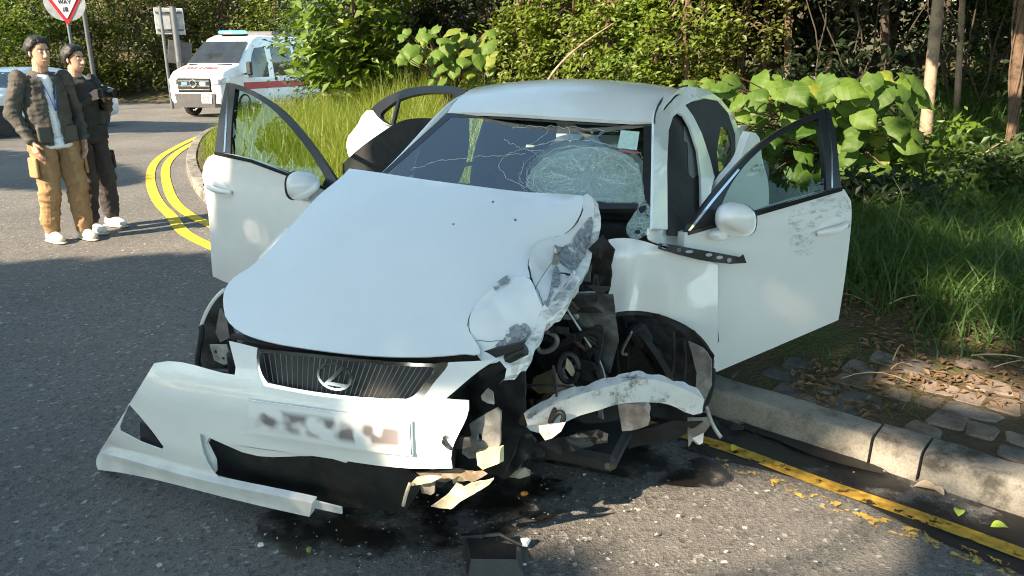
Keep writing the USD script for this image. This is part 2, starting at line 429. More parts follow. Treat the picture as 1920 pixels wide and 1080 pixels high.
M_SOIL = mat('verge_soil', {'tc': ('texture_coordinate', {}), 'n': ('noise_texture', {'scale': 1.3, 'detail': 8.0, 'roughness': 0.7}),
    'r': ('rgb_ramp', {'ramp': [(0.3, (0.05, 0.04, 0.025)), (0.48, (0.10, 0.075, 0.045)), (0.6, (0.06, 0.075, 0.025)), (0.75, (0.15, 0.115, 0.07))]}),
    'n2': ('noise_texture', {'scale': 45.0, 'detail': 4.0}), 'b': ('bump', {'strength': 1.0, 'distance': 0.02}), 'p': ('principled_bsdf', {'roughness': 0.95, 'specular_ior_level': 0.2})},
    [('tc.object', 'n.vector'), ('n.fac', 'r.fac'), ('r.color', 'p.base_color'), ('tc.object', 'n2.vector'), ('n2.fac', 'b.height'), ('b.normal', 'p.normal')])
def terrain(poly, step):
    v, f, _ = tri2d(np.array(poly.exterior.coords)[:-1], step)
    return np.c_[v, verge_h(v)], f
verge = thing('verge', kind='structure')
obj('near_slope', terrain(near, 0.22), M_SOIL, verge, smooth=True)
for g in (far.geoms if hasattr(far, 'geoms') else [far]):
    obj('wooded_slope', terrain(g, 1.2), M_SOIL, verge, smooth=True)
# the bank across the far road
def bank_h(xy):
    d = shapely.distance(shapely.points(xy), sg.LineString([(-70, 15), (-34, 26), (-18, 30.5), (-6, 31.5), (50, 33)]))
    return 0.02 + 0.32 * np.clip(d, 0, 3) + 0.18 * np.clip(d - 3, 0, 30) + 0.25 * (meshkit.fbm(np.c_[xy * 0.4, xy[:, :1] * 0], 3, 8) - 0.5) * np.clip(d, 0, 1)
_bank = np.array([(-70, 15), (-34, 26), (-18, 30.5), (-6, 31.5), (50, 33), (50, 75), (-70, 75)], float)
v, f, _ = tri2d(_bank, 1.5)
obj('far_bank', (np.c_[v, bank_h(v)], f), M_SOIL, kind='structure', smooth=True)
# the bank on the near left, out of frame, where the trees that shade the road stand
v, f, _ = tri2d(np.array([(-60, -40), (-8.6, -40), (-8.6, -6), (-9.5, 0), (-13, 3), (-24, 6), (-60, 6)], float), 2.0)
obj('left_verge', (np.c_[v, 0.03 + 0.05 * np.clip(shapely.distance(shapely.points(v), sg.LineString([(-8.6, -40), (-8.6, -6), (-9.5, 0), (-13, 3), (-24, 6), (-60, 6)])), 0, 6)], f), M_SOIL, kind='structure', smooth=True)

# stone setts in the strip behind the kerb
M_SETT = [stone_mat(f'sett_{n}', c, 0.55, 11.0) for n, c in (('grey', (0.17, 0.155, 0.135)), ('brown', (0.165, 0.13, 0.10)), ('dark', (0.11, 0.10, 0.09)), ('pinkish', (0.20, 0.155, 0.125)))]
setts = thing('stone_paving', kind='structure')
r_ = np.random.default_rng(21)
sa, sb = kerb_s(gnd([(1920, 970)])[0]) - 1.2, kerb_s((0.5, 3.6))
cells = []
for row in range(6):
    d = 0.175 + row * 0.145; s = sa + r_.uniform(0, 0.15)
    while s < sb:
        w = r_.uniform(0.11, 0.22)
        if r_.random() < (0.94, 0.9, 0.85, 0.75, 0.5, 0.35)[row]:
            c = np.array([(s, d), (s + w, d), (s + w, d + 0.138), (s, d + 0.138)]) + r_.uniform(-0.026, 0.026, (4, 2))
            cells.append((c, r_.integers(0, 4), r_.uniform(-0.014, 0.006), r_.uniform(-0.04, 0.04, 2)))
        s += w + 0.006
for c, m, dz, tilt in cells:
    c0 = c.mean(0)
    rings = []
    for sc, z in ((0.93, -0.06), (0.95, 0.0), (0.86, 0.010)):
        q = c0 + (c - c0) * sc
        # octagon: clip the corners
        o = []
        for k in range(4):
            o += [q[k] * 0.88 + q[k - 1] * 0.12, q[k] * 0.88 + q[(k + 1) % 4] * 0.12]
        q = np.array(o)
        p3 = kpt(q[:, 0], q[:, 1], 0.0)
        p3[:, 2] = verge_h(p3[:, :2]) * 0.9 + 0.010 + z + dz + (q - c0) @ tilt
        rings.append(p3)
    obj('paving_stone', hull(np.vstack(rings)), M_SETT[m], setts, smooth=25)
# ================================================================ THE WRECKED SALOON (its frame: x forward, y to its left, z up)
CO, CYAW = np.array([-0.264, 2.964, 0.0]), -111.3
CR = rot('z', CYAW)
CCAM = CR.T @ (CAM - CO)
car = thing('wrecked_saloon', 'white four door saloon with crushed front corner and all its doors hanging open', 'car', CO, math.radians(CYAW))

def paint(name, c, dirt=0.5):
    c = np.array(c)
    return mat(name, {'tc': ('texture_coordinate', {}), 'n': ('noise_texture', {'scale': 2.2, 'detail': 7.0, 'roughness': 0.65}),
        'r': ('rgb_ramp', {'ramp': [(0.30, tuple(c * (1 - 0.16 * dirt))), (0.55, tuple(c)), (0.8, tuple(c * 1.02))]}),
        'n2': ('noise_texture', {'scale': 26.0, 'detail': 6.0, 'roughness': 0.7}), 'r2': ('rgb_ramp', {'ramp': [(0.24, (0.55, 0.53, 0.50)), (0.33, (1, 1, 1))]}),
        'mu': ('mix_color', {'blend_type': 'multiply', 'fac': 0.6 * dirt}),
        'rr': ('rgb_ramp', {'ramp': [(0.3, (0.34, 0.34, 0.34)), (0.7, (0.22, 0.22, 0.22))]}),
        'nb': ('noise_texture', {'scale': 3.0, 'detail': 2.0}), 'b': ('bump', {'strength': 0.12, 'distance': 0.02}),
        'p': ('principled_bsdf', {'coat_weight': 0.8, 'coat_roughness': 0.06, 'specular_ior_level': 0.5})},
        [('tc.object', 'n.vector'), ('n.fac', 'r.fac'), ('tc.object', 'n2.vector'), ('n2.fac', 'r2.fac'), ('r.color', 'mu.a'), ('r2.color', 'mu.b'), ('mu.result', 'p.base_color'),
         ('n.fac', 'rr.fac'), ('rr.color', 'p.roughness'), ('tc.object', 'nb.vector'), ('nb.fac', 'b.height'), ('b.normal', 'p.normal'), ('b.normal', 'p.coat_normal')])
M_WHITE = paint('pearl_white_paint', (0.76, 0.76, 0.745), 0.5)
M_SCUFF = mat('scuffed_white_paint', {'tc': ('texture_coordinate', {}), 'mp': ('mapping', {'scale': (1.0, 1.0, 3.0)}),
    'n': ('noise_texture', {'scale': 9.0, 'detail': 9.0, 'roughness': 0.75, 'distortion': 0.6}),
    'r': ('rgb_ramp', {'ramp': [(0.36, (0.20, 0.205, 0.21)), (0.46, (0.5, 0.5, 0.5)), (0.54, (0.74, 0.74, 0.725)), (0.8, (0.78, 0.78, 0.77))]}),
    'p': ('principled_bsdf', {'roughness': 0.45})}, [('tc.object', 'mp.vector'), ('mp.vector', 'n.vector'), ('n.fac', 'r.fac'), ('r.color', 'p.base_color')])
M_FILLER = mat('stripped_paint', {'tc': ('texture_coordinate', {}), 'n': ('noise_texture', {'scale': 22.0, 'detail': 8.0, 'roughness': 0.75}),
    'r': ('rgb_ramp', {'ramp': [(0.35, (0.10, 0.115, 0.135)), (0.5, (0.19, 0.21, 0.24)), (0.62, (0.33, 0.35, 0.37)), (0.72, (0.6, 0.6, 0.6))]}), 'b': ('bump', {'strength': 0.6, 'distance': 0.004}),
    'p': ('principled_bsdf', {'roughness': 0.6, 'metallic': 0.15})}, [('tc.object', 'n.vector'), ('n.fac', 'r.fac'), ('r.color', 'p.base_color'), ('n.fac', 'b.height'), ('b.normal', 'p.normal')])
M_STRIP = mat('stripped_paint_ragged', {'tc': ('texture_coordinate', {}), 'n': ('noise_texture', {'scale': 30.0, 'detail': 9.0, 'roughness': 0.75}), 'a': ('rgb_ramp', {'ramp': [(0.44, (0, 0, 0)), (0.50, (1, 1, 1))]}),
    'n2': ('noise_texture', {'scale': 60.0, 'detail': 6.0}), 'r': ('rgb_ramp', {'ramp': [(0.3, (0.13, 0.15, 0.17)), (0.6, (0.26, 0.28, 0.30)), (0.75, (0.45, 0.46, 0.46))]}), 'p': ('principled_bsdf', {'roughness': 0.55}), 't': ('transparent_bsdf', {}), 'x': ('mix_closure', {})},
    [('tc.object', 'n.vector'), ('n.fac', 'a.fac'), ('a.color', 'x.fac'), ('tc.object', 'n2.vector'), ('n2.fac', 'r.fac'), ('r.color', 'p.base_color'), ('t.BSDF', 'x.closure1'), ('p.BSDF', 'x.closure2')], surface='x.closure')
M_RUB = mat('rubbed_grey_scuff', {'tc': ('texture_coordinate', {}), 'mp': ('mapping', {'scale': (1.0, 1.0, 3.0)}), 'n': ('noise_texture', {'scale': 12.0, 'detail': 9.0, 'roughness': 0.8, 'distortion': 0.4}), 'a': ('rgb_ramp', {'ramp': [(0.50, (0, 0, 0)), (0.78, (0.6, 0.6, 0.6))]}),
    'p': ('principled_bsdf', {'base_color': (0.17, 0.18, 0.19), 'roughness': 0.6}), 't': ('transparent_bsdf', {}), 'x': ('mix_closure', {})},
    [('tc.object', 'mp.vector'), ('mp.vector', 'n.vector'), ('n.fac', 'a.fac'), ('a.color', 'x.fac'), ('t.BSDF', 'x.closure1'), ('p.BSDF', 'x.closure2')], surface='x.closure')
M_BLACK = plain('black_plastic', (0.018, 0.018, 0.019), 0.5, var=0.4, scale=12, bump=0.3)
M_BLACKG = plain('black_gloss_trim', (0.012, 0.012, 0.013), 0.22, var=0.2, scale=9)
M_LINER = mat('sooty_liner', {'tc': ('texture_coordinate', {}), 'n': ('noise_texture', {'scale': 8.0, 'detail': 8.0, 'roughness': 0.75}),
    'r': ('rgb_ramp', {'ramp': [(0.35, (0.010, 0.010, 0.010)), (0.6, (0.026, 0.025, 0.024)), (0.78, (0.085, 0.075, 0.062))]}), 'b': ('bump', {'strength': 0.8, 'distance': 0.02}),
    'p': ('principled_bsdf', {'roughness': 0.7, 'specular_ior_level': 0.35})}, [('tc.object', 'n.vector'), ('n.fac', 'r.fac'), ('r.color', 'p.base_color'), ('n.fac', 'b.height'), ('b.normal', 'p.normal')])
M_CLOTH = plain('dark_trim_cloth', (0.020, 0.020, 0.021), 0.9, var=0.3, scale=20, bump=0.3)
M_STEEL = plain('bare_steel', (0.34, 0.34, 0.33), 0.38, metal=0.8, var=0.3, scale=14, bump=0.3)
M_GREYMET = plain('grey_primed_steel', (0.20, 0.195, 0.185), 0.5, metal=0.3, var=0.45, scale=12, bump=0.4)
M_CHROME = plain('chrome', (0.72, 0.73, 0.74), 0.12, metal=1.0, var=0.05)
M_BEIGE = plain('beige_moulding', (0.46, 0.40, 0.29), 0.65, var=0.35, scale=15, bump=0.4)
M_FOAM = plain('yellow_foam', (0.60, 0.53, 0.27), 0.9, var=0.3, scale=18, bump=0.6)
M_ALU = plain('cast_alloy', (0.42, 0.41, 0.40), 0.45, metal=0.6, var=0.3, scale=18, bump=0.5)
M_BAG = plain('airbag_cloth', (0.82, 0.82, 0.78), 0.9, var=0.08, scale=9, bump=0.5)
M_SEAT = plain('grey_leather', (0.030, 0.030, 0.030), 0.5, var=0.2, scale=8, bump=0.2)
M_DIRTYWHITE = mat('grimy_white_paint', {'tc': ('texture_coordinate', {}), 'n': ('noise_texture', {'scale': 13.0, 'detail': 9.0, 'roughness': 0.8}),
    'r': ('rgb_ramp', {'ramp': [(0.33, (0.03, 0.03, 0.03)), (0.39, (0.30, 0.30, 0.28)), (0.46, (0.64, 0.64, 0.62)), (0.75, (0.74, 0.74, 0.72))]}),
    'p': ('principled_bsdf', {'roughness': 0.45, 'coat_weight': 0.2})}, [('tc.object', 'n.vector'), ('n.fac', 'r.fac'), ('r.color', 'p.base_color')])
def pane(name, tint, ior=1.52, rough=0.0, bump=0.0):
    nodes = {'f': ('fresnel', {'IOR': ior}), 't': ('transparent_bsdf', {'color': tint}), 'g': ('glossy_bsdf', {'color': (1, 1, 1), 'roughness': rough}), 'x': ('mix_closure', {})}
    links = [('f.fac', 'x.fac'), ('t.BSDF', 'x.closure1'), ('g.BSDF', 'x.closure2')]
    return mat(name, nodes, links, surface='x.closure')
M_GLASS = pane('green_tinted_glass', (0.62, 0.74, 0.66))
M_WGLASS = pane('windscreen_glass', (0.70, 0.84, 0.79), ior=2.35)
M_CRACK = plain('crack_glints', (0.62, 0.72, 0.69), 0.35, var=0.2, scale=30)
M_SHATTER = mat('crazed_glass', {'tc': ('texture_coordinate', {}), 'v': ('voronoi_texture', {'feature': 'distance_to_edge', 'scale': 46.0, 'randomness': 1.0}),
    'r': ('rgb_ramp', {'ramp': [(0.0, (0.8, 0.8, 0.8)), (0.025, (0.42, 0.42, 0.42)), (0.08, (0.20, 0.20, 0.20))]}),
    'p': ('principled_bsdf', {'base_color': (0.62, 0.77, 0.72), 'roughness': 0.3}), 't': ('transparent_bsdf', {'color': (0.93, 0.97, 0.95)}), 'x': ('mix_closure', {})},
    [('tc.object', 'v.vector'), ('v.distance', 'r.fac'), ('r.color', 'x.fac'), ('t.BSDF', 'x.closure1'), ('p.BSDF', 'x.closure2')], surface='x.closure')

def panel_mesh(poly, g, thick=0.004, step=14, holes=(), off=0.0, warp=None, o=CO, R=CR, c=None):
    """a sheet whose outline is seen at the given photograph pixels and that lies on the surface g"""
    v2, f, loops = tri2d(poly, step, holes)
    p = hit(v2, g, o, R)
    cc = CCAM if c is None else c
    if off:
        d = cc - p; p = p + d / np.linalg.norm(d, axis=1, keepdims=True) * off
    if warp is not None:
        p = warp(p)
    n = np.cross(p[f[:, 1]] - p[f[:, 0]], p[f[:, 2]] - p[f[:, 0]])
    if ((cc - p[f[:, 0]]) * n).sum() < 0:
        f = f[:, ::-1]; loops = [l[::-1] for l in loops]
    return solidify(p, f, loops, thick) if thick else (p, f)
def panel(name, poly, g, m, parent=None, smooth=35, label=None, **k):
    return obj(name, panel_mesh(poly, g, **k), m, parent or car, smooth=smooth, label=label)
def plane3(a, b, c):
    a, b, c = (np.asarray(x, float) for x in (a, b, c)); n = np.cross(b - a, c - a); n /= np.linalg.norm(n)
    return lambda P: (P - a) @ n
def ch(px, g):
    return hit(np.atleast_2d(px), g, CO, CR)
const = lambda ax, val: (lambda P: P[..., ax] - val)

# ---- bonnet
def z_hood(x, y):
    u = np.clip((0.70 - x) / 1.06, -0.3, 1.3)
    return (0.70 + 0.075 * y) * (1 - u) + 1.115 * u + 0.055 * 4 * u * (1 - u) - 0.045 * (y / 0.7) ** 2 * (1 - 0.5 * u)
def fold(P):
    # buckles that run in from the torn left edge
    e = np.clip((P[..., 1] - 0.18) / 0.4, 0, 1)
    return 0.05 * e ** 2.5 * np.sin(P[..., 0] * 10 + P[..., 1] * 7) - 0.02 * e
g_hood = lambda P: P[..., 2] - z_hood(P[..., 0], P[..., 1]) - fold(P)
hood_px = [(655, 316), (700, 322), (800, 337), (900, 350), (1000, 361), (1085, 366), (1092, 367), (1092, 388), (1080, 416), (1058, 440), (1030, 453), (1000, 474), (991, 500), (994, 527), (962, 528), (928, 546), (902, 566), (884, 590), (878, 612), (890, 638), (900, 656),
           (870, 663), (840, 666), (780, 669), (720, 668), (660, 664), (600, 657), (540, 648), (485, 636), (450, 622), (431, 607), (419, 575), (421, 545), (450, 512), (480, 492), (525, 446), (560, 408), (599, 365), (630, 340)]
hood = panel('bonnet', smooth_poly(hood_px, 3, corners=(0, 6, 14, 21, 31, 33)), g_hood, M_WHITE, step=11, thick=0.005)
g_hup = lambda d: (lambda P: g_hood(P) - d)
# torn, folded skin at the left edge, with the paint stripped off in places
flapA = [(880, 614), (884, 590), (902, 566), (928, 546), (962, 528), (992, 526), (1006, 545), (1019, 570), (1004, 594), (987, 614), (958, 632), (938, 654), (900, 656), (888, 638)]
flapB = [(991, 500), (1000, 474), (1030, 453), (1060, 440), (1082, 416), (1094, 388), (1094, 368), (1112, 371), (1115, 385), (1110, 430), (1090, 476), (1062, 508), (1036, 540), (1020, 566), (1006, 545)]
def tiltA(P):
    q = ch([(880, 600), (1005, 535)], g_hood)
    return P
def flap(poly, a, b, ang, name, holes=()):
    qa, qb = ch([a, b], g_hood)
    ax = (qb - qa) / np.linalg.norm(qb - qa)
    _mid = hit(np.array(poly).mean(0)[None], g_hood, CO, CR)[0] - qa; _sg = np.sign(np.cross(_mid - ax * (_mid @ ax), ax)[2])
    def warp(p):
        d = p - qa; al = d @ ax; perp = d - al[:, None] * ax
        n = np.cross(ax, perp / (np.linalg.norm(perp, axis=1, keepdims=True) + 1e-9))
        L = np.linalg.norm(perp, axis=1)
        return p + np.array([0, 0, -1.0]) * (np.tan(math.radians(ang)) * np.maximum(L - 0.012, 0) * np.sign(np.cross(perp, ax) @ np.array([0, 0, 1.0]) * _sg))[:, None] + np.array([0, 0, 0.008]) + np.array([0, 0, 1.0]) * (0.02 * (meshkit.fbm(p * 13, 3, 4) - 0.5))[:, None]
    return panel(name, smooth_poly(poly, 3), g_hood, M_WHITE, hood, step=8, warp=warp, thick=0.004, smooth=28), warp
fa, warpA = flap(flapA, (884, 595), (994, 527), 17, 'torn_edge')
fb, warpB = flap(flapB, (991, 505), (1094, 372), 22, 'torn_edge')
lift = lambda w: (lambda p: w(p) + np.array([0.004, 0.002, 0.006]))
for poly, w in (([(948, 612), (965, 600), (990, 598), (996, 606), (985, 622), (962, 633), (940, 640), (925, 641), (940, 626)], warpA),
                ([(1040, 462), (1062, 458), (1085, 430), (1100, 410), (1108, 402), (1110, 428), (1092, 472), (1074, 490), (1056, 488), (1044, 480)], warpB),
                ([(925, 548), (938, 536), (956, 530), (954, 536), (940, 544), (927, 552)], warpA),
                ([(1020, 545), (1032, 520), (1045, 492), (1050, 500), (1036, 530), (1024, 552)], warpB)):
    panel('stripped_patch', smooth_poly(poly, 3), g_hood, M_STRIP, hood, step=7, warp=lift(w), thick=0.002, label='grey patch where the paint is stripped')
panel('bonnet_seal', [(480, 640), (560, 654), (640, 664), (720, 671), (800, 671), (870, 666), (940, 652), (985, 640), (975, 655), (930, 671), (860, 680), (780, 681), (700, 678), (610, 668), (530, 655), (430, 634), (432, 628)],
      const(0, 0.625), M_BLACK, hood, step=10, thick=0.02)
for k, (px, r) in enumerate([((924, 378), 1.8), ((966, 412), 2.2), ((850, 420), 1.8)]):
    a = np.linspace(0, 2 * PI, 9)[:-1]
    panel('paint_chip', np.c_[px[0] + r * 1.3 * np.cos(a), px[1] + r * np.sin(a)], g_hood, M_GREYMET, hood, step=20, off=0.003, thick=0.001)

# dark lines where the skin tore, and the curled-down edge
def dark_line(px, r=0.0012):
    p = hit(spl(px, 24), g_hood, CO, CR) + np.array([0.0, 0.0, 0.004])
    p += (meshkit.fbm(p * 60, 2, 3)[:, None] - 0.5) * 0.012
    return tube(p, r, 5)
for q in ([(877, 614), (883, 590), (901, 565), (927, 545), (962, 527), (993, 524)], [(990, 502), (999, 474), (1030, 452), (1060, 439), (1087, 410)], [(990, 500), (997, 525), (1008, 548), (1019, 574)], [(893, 641), (920, 642), (945, 640)], [(1003, 545), (1022, 512), (1046, 480), (1062, 460)]):
    obj('tear', dark_line(q), M_BLACK, hood)
ed0 = spl([(1112, 371), (1115, 385), (1109, 425), (1089, 475), (1061, 505), (1036, 540), (1013, 572), (1004, 592), (986, 618), (958, 639), (936, 655)], 70)
ed = hit(ed0, g_hood, CO, CR); ed = np.where((ed0[:, 1] < 558)[:, None], warpB(ed), warpA(ed))
nn = meshkit.fbm(ed * 16, 3, 6)
rows = [ed + np.array([0, 0.0, 0.003]), ed + np.stack([0.01 * nn, 0.012 + 0.03 * nn, -0.012 - 0.02 * nn], 1), ed + np.stack([0.0 * nn, 0.004 + 0.03 * nn, -0.035 - 0.05 * nn], 1), ed + np.stack([-0.02 * nn, -0.03 + 0.05 * nn, -0.055 - 0.07 * nn], 1)]
cv = np.vstack(rows); bi = (np.arange(3)[:, None] * 70 + np.arange(69)).ravel()
obj('curled_edge', (cv, np.vstack([np.c_[bi, bi + 1, bi + 70], np.c_[bi + 1, bi + 71, bi + 70]])), M_SCUFF, hood, smooth=30)
# ---- windscreen, its black border, roof, pillars
WTR, WTL = hit([(838, 212)], const(0, -1.2), CO, CR)[0], hit([(1224, 229)], const(0, -1.2), CO, CR)[0]
g_wsp = plane3(WTR, WTL, (-0.36, 0.0, 0.945))
def g_ws(P):
    return g_wsp(P)
ws_out = [(838, 212), (900, 212), (970, 214), (1030, 218), (1130, 223), (1224, 229), (1222, 300), (1220, 380), (1217, 425), (1205, 444), (1190, 436), (1195, 389), (1113, 384), (1100, 400), (800, 372), (690, 358), (715, 325), (776, 268)]
ws_in = [(846, 219), (1030, 226), (1207, 236), (1206, 300), (1203, 372), (1196, 381), (1113, 377), (800, 360), (708, 344), (726, 325)]
panel('windscreen', ws_out, g_ws, M_WGLASS, step=22, thick=0.0, smooth=False)
panel('windscreen_border', ws_out, g_ws, M_BLACKG, step=14, thick=0.003, off=0.003, holes=[ws_in])
panel('shattered_corner', smooth_poly([(1196, 385), (1204, 350), (1210, 372), (1218, 386), (1226, 400), (1222, 425), (1208, 440), (1190, 446), (1176, 432), (1184, 408)], 3), g_ws, M_SHATTER, step=8, off=0.012, thick=0.006, warp=lambda p: p + 0.03 * (meshkit.fbm(p * 20, 3, 2)[:, None] - 0.5))
panel('crazed_zone', smooth_poly([(985, 350), (1000, 315), (1040, 290), (1090, 276), (1150, 280), (1190, 300), (1205, 340), (1206, 378), (1120, 377), (1040, 370)], 3), g_ws, M_SHATTER, step=10, off=0.004, thick=0.0, label='crazed zone of the windscreen')
panel('wiper_cowl', [(1108, 381), (1196, 381), (1194, 391), (1110, 392)], g_ws, M_BLACK, step=12, off=0.02, thick=0.02)
panel('permit_sticker', [(1164, 244), (1199, 247), (1194, 281), (1158, 277)], g_ws, plain('pale_green_paper', (0.50, 0.66, 0.58), 0.7, var=0.15, scale=60), step=12, off=0.005, thick=0.001)
panel('paper_tag', [(1160, 281), (1198, 285), (1197, 288), (1160, 284)], g_ws, plain('magenta_print', (0.35, 0.10, 0.14), 0.7, var=0.3, scale=90), step=12, off=0.005, thick=0.001)
# cracks: fine bright lines on the outer face
def crack(pts, w=0.0011):
    q2 = np.array(spl(pts, 26)); q2[1:-1] += np.random.default_rng(len(pts) + int(pts[0][0])).normal(0, 1.3, (24, 2)); p = hit(q2, g_ws, CO, CR)
    d = CCAM - p; p = p + d / np.linalg.norm(d, axis=1, keepdims=True) * 0.004
    return tube(p, w * np.linspace(1, 0.6, 26), 4)
rc = np.random.default_rng(5)
cx, cy = 1100, 330
lines = [crack([(960, 240), (1040, 237), (1120, 243), (1160, 246)]), crack([(985, 352), (940, 300), (1000, 268), (1030, 240)]), crack([(1000, 275), (1060, 262), (1130, 268), (1190, 290)]), crack([(1010, 300), (1060, 276), (1120, 279), (1165, 296), (1200, 330)]),
         crack([(1000, 345), (1010, 310), (1040, 285), (1080, 274)]), crack([(770, 320), (850, 298), (920, 293), (985, 287)]), crack([(1065, 276), (1070, 250), (1062, 236)]), crack([(945, 262), (985, 280), (1020, 282)])]
for k in range(44):
    a = rc.uniform(0, 2 * PI); r0, r1 = rc.uniform(15, 40), rc.uniform(45, 110)
    p0 = (cx + r0 * math.cos(a) * 1.2, cy + r0 * math.sin(a) * 0.6); p2 = (min(1204, cx + r1 * math.cos(a + rc.normal(0, 0.2)) * 1.2), min(375, max(228, cy + r1 * math.sin(a) * 0.62)))
    pm = ((p0[0] + p2[0]) / 2 + rc.normal(0, 5), (p0[1] + p2[1]) / 2 + rc.normal(0, 4))
    lines.append(crack([p0, pm, p2], 0.0007))
for r in (30, 46, 60, 72, 85, 95, 104):
    for k in range(4):
        a0 = rc.uniform(0, 2 * PI); aa = np.linspace(a0, a0 + rc.uniform(0.5, 1.1), 4)
        q = np.c_[np.minimum(1203, cx + r * 1.2 * np.cos(aa)), np.clip(cy + r * 0.6 * np.sin(aa), 232, 374)] + rc.normal(0, 2, (4, 2))
        lines.append(crack(q, 0.0006))
for k, m in enumerate(lines[:8]):
    obj('crack', m, M_CRACK, car)
obj('fine_cracks', cat_(*lines[8:]), M_CRACK, car, kind='stuff')

def z_roof(x, y):
    return 1.505 - 0.060 * (y / 0.66) ** 2 - np.where(x > -1.75, 0.285 * ((x + 1.75) / 0.8) ** 2, 0.10 * ((x + 1.75) / 0.8) ** 2)
fr = ch([(838, 212), (930, 212), (1030, 218), (1130, 224), (1226, 229)], lambda P: P[..., 2] - z_roof(P[..., 0], P[..., 1]))
gS = lambda P: P[..., 1] - (0.88 - (P[..., 2] - 0.92) * np.interp(P[..., 0], [-2.2, -1.0], [0.46, 0.70]))
edgeL = ch([(1229, 210), (1243, 183)], gS)
xs = np.linspace(0, 1, 46); ys = np.linspace(0, 1, 40)
frs = spl(fr, 40)
GX = np.zeros((46, 40, 3))
for j in range(40):
    t = ys[j]
    yr = -0.60 + t * 1.22
    for i in range(46):
        u = xs[i]
        x = frs[j, 0] * (1 - u) + (-2.55) * u
        y = frs[j, 1] * (1 - min(1, u * 4)) + yr * min(1, u * 4)
        GX[i, j] = (x, y, z_roof(x, y))
ii, jj = np.meshgrid(np.arange(45), np.arange(39), indexing='ij'); b = ii * 40 + jj
rf = np.vstack([np.stack([b.ravel(), (b + 40).ravel(), (b + 1).ravel()], 1), np.stack([(b + 1).ravel(), (b + 40).ravel(), (b + 41).ravel()], 1)])
rv = GX.reshape(-1, 3)
if np.cross(rv[rf[0, 1]] - rv[rf[0, 0]], rv[rf[0, 2]] - rv[rf[0, 0]])[2] < 0: rf = rf[:, ::-1]
rloop = np.r_[np.arange(40), 40 * np.arange(1, 46) + 39, 45 * 40 + np.arange(38, -1, -1), 40 * np.arange(44, 0, -1)]
obj('roof', solidify(rv, rf, [rloop], 0.02), M_WHITE, car, smooth=40)
frame_px = [(1224, 428), (1225, 320), (1226, 229), (1230, 206), (1243, 184), (1262, 169), (1290, 161), (1324, 167), (1350, 184), (1369, 207), (1382, 234), (1392, 262), (1386, 300), (1352, 352), (1346, 345),
            (1372, 312), (1380, 290), (1379, 250), (1366, 212), (1346, 189), (1320, 184), (1298, 190), (1285, 197), (1300, 218), (1316, 250), (1331, 296), (1340, 332), (1334, 352), (1330, 395), (1316, 395), (1314, 330), (1308, 281), (1294, 238), (1282, 217), (1271, 211), (1262, 219), (1254, 244), (1251, 307), (1252, 430)]
panel('side_frame', frame_px, gS, M_WHITE, step=7, thick=0.012, label='white pillar and roof rail of the left side')
panel('scuffed_rail', smooth_poly([(1256, 196), (1275, 180), (1310, 178), (1296, 186), (1280, 194), (1262, 208), (1252, 218)], 2), gS, M_RUB, step=7, off=0.003, thick=0.001)
panel('seal', smooth_poly([(1226, 232), (1229, 207), (1242, 183), (1264, 166), (1290, 159), (1290, 162), (1266, 169), (1245, 186), (1232, 208), (1229, 232)], 3, corners=(0, 4, 5, 9)), gS, M_BLACK, step=6, off=0.02, thick=0.001)
panel('rear_window_frame', [(1286, 198), (1298, 191), (1320, 185), (1346, 190), (1366, 213), (1379, 251), (1380, 290), (1372, 312), (1346, 345), (1340, 332), (1331, 296), (1316, 250), (1300, 218)], gS, M_CLOTH, step=7, off=-0.03, thick=0.01, holes=[[(1352, 236), (1364, 244), (1371, 268), (1370, 292), (1356, 318), (1348, 322), (1344, 285)]])
panel('rear_window_glass', [(1350, 232), (1366, 242), (1373, 268), (1372, 294), (1356, 320), (1346, 324), (1342, 285)], gS, M_GLASS, step=10, off=-0.045, thick=0)
panel('pillar_trim', [(1253, 440), (1252, 246), (1262, 220), (1271, 212), (1284, 218), (1297, 240), (1311, 283), (1317, 330), (1316, 440)], gS, M_CLOTH, step=9, off=-0.16, thick=0.01)
panel('seat_edge', smooth_poly([(1282, 262), (1290, 236), (1298, 245), (1306, 285), (1308, 330), (1300, 334), (1290, 300)], 2), gS, plain('grey_seat_side', (0.09, 0.09, 0.09), 0.6), step=7, off=-0.14, thick=0.01)
# right side: pillar, rail, middle and rear pillars
RA = np.array([(-0.50, -0.775, 0.93), WTR + (0.30, -0.065, -0.16), WTR + (-0.02, -0.035, 0.0), (-1.55, -0.635, 1.395), (-2.1, -0.645, 1.375), (-2.6, -0.69, 1.22), (-3.05, -0.78, 1.0)])
obj('roof_rail', xf(tube(spl(RA, 40), 0.020, 10)), M_WHITE, car, smooth=True)
obj('middle_pillar', tube(spl([(-1.56, -0.64, 1.37), (-1.58, -0.74, 1.15), (-1.55, -0.84, 0.93), (-1.53, -0.87, 0.3)], 14), 0.045, 8), M_WHITE, car, smooth=True)
obj('roof_lining', (GX[:, ::3].reshape(-1, 3) + np.array([0, 0, -0.03]), np.vstack([[a * 14 + c, a * 14 + c + 1, (a + 1) * 14 + c + 1] for a in range(45) for c in range(13)] + [[a * 14 + c, (a + 1) * 14 + c + 1, (a + 1) * 14 + c] for a in range(45) for c in range(13)])), plain('roof_cloth', (0.05, 0.05, 0.05), 0.95, var=0.05), car)

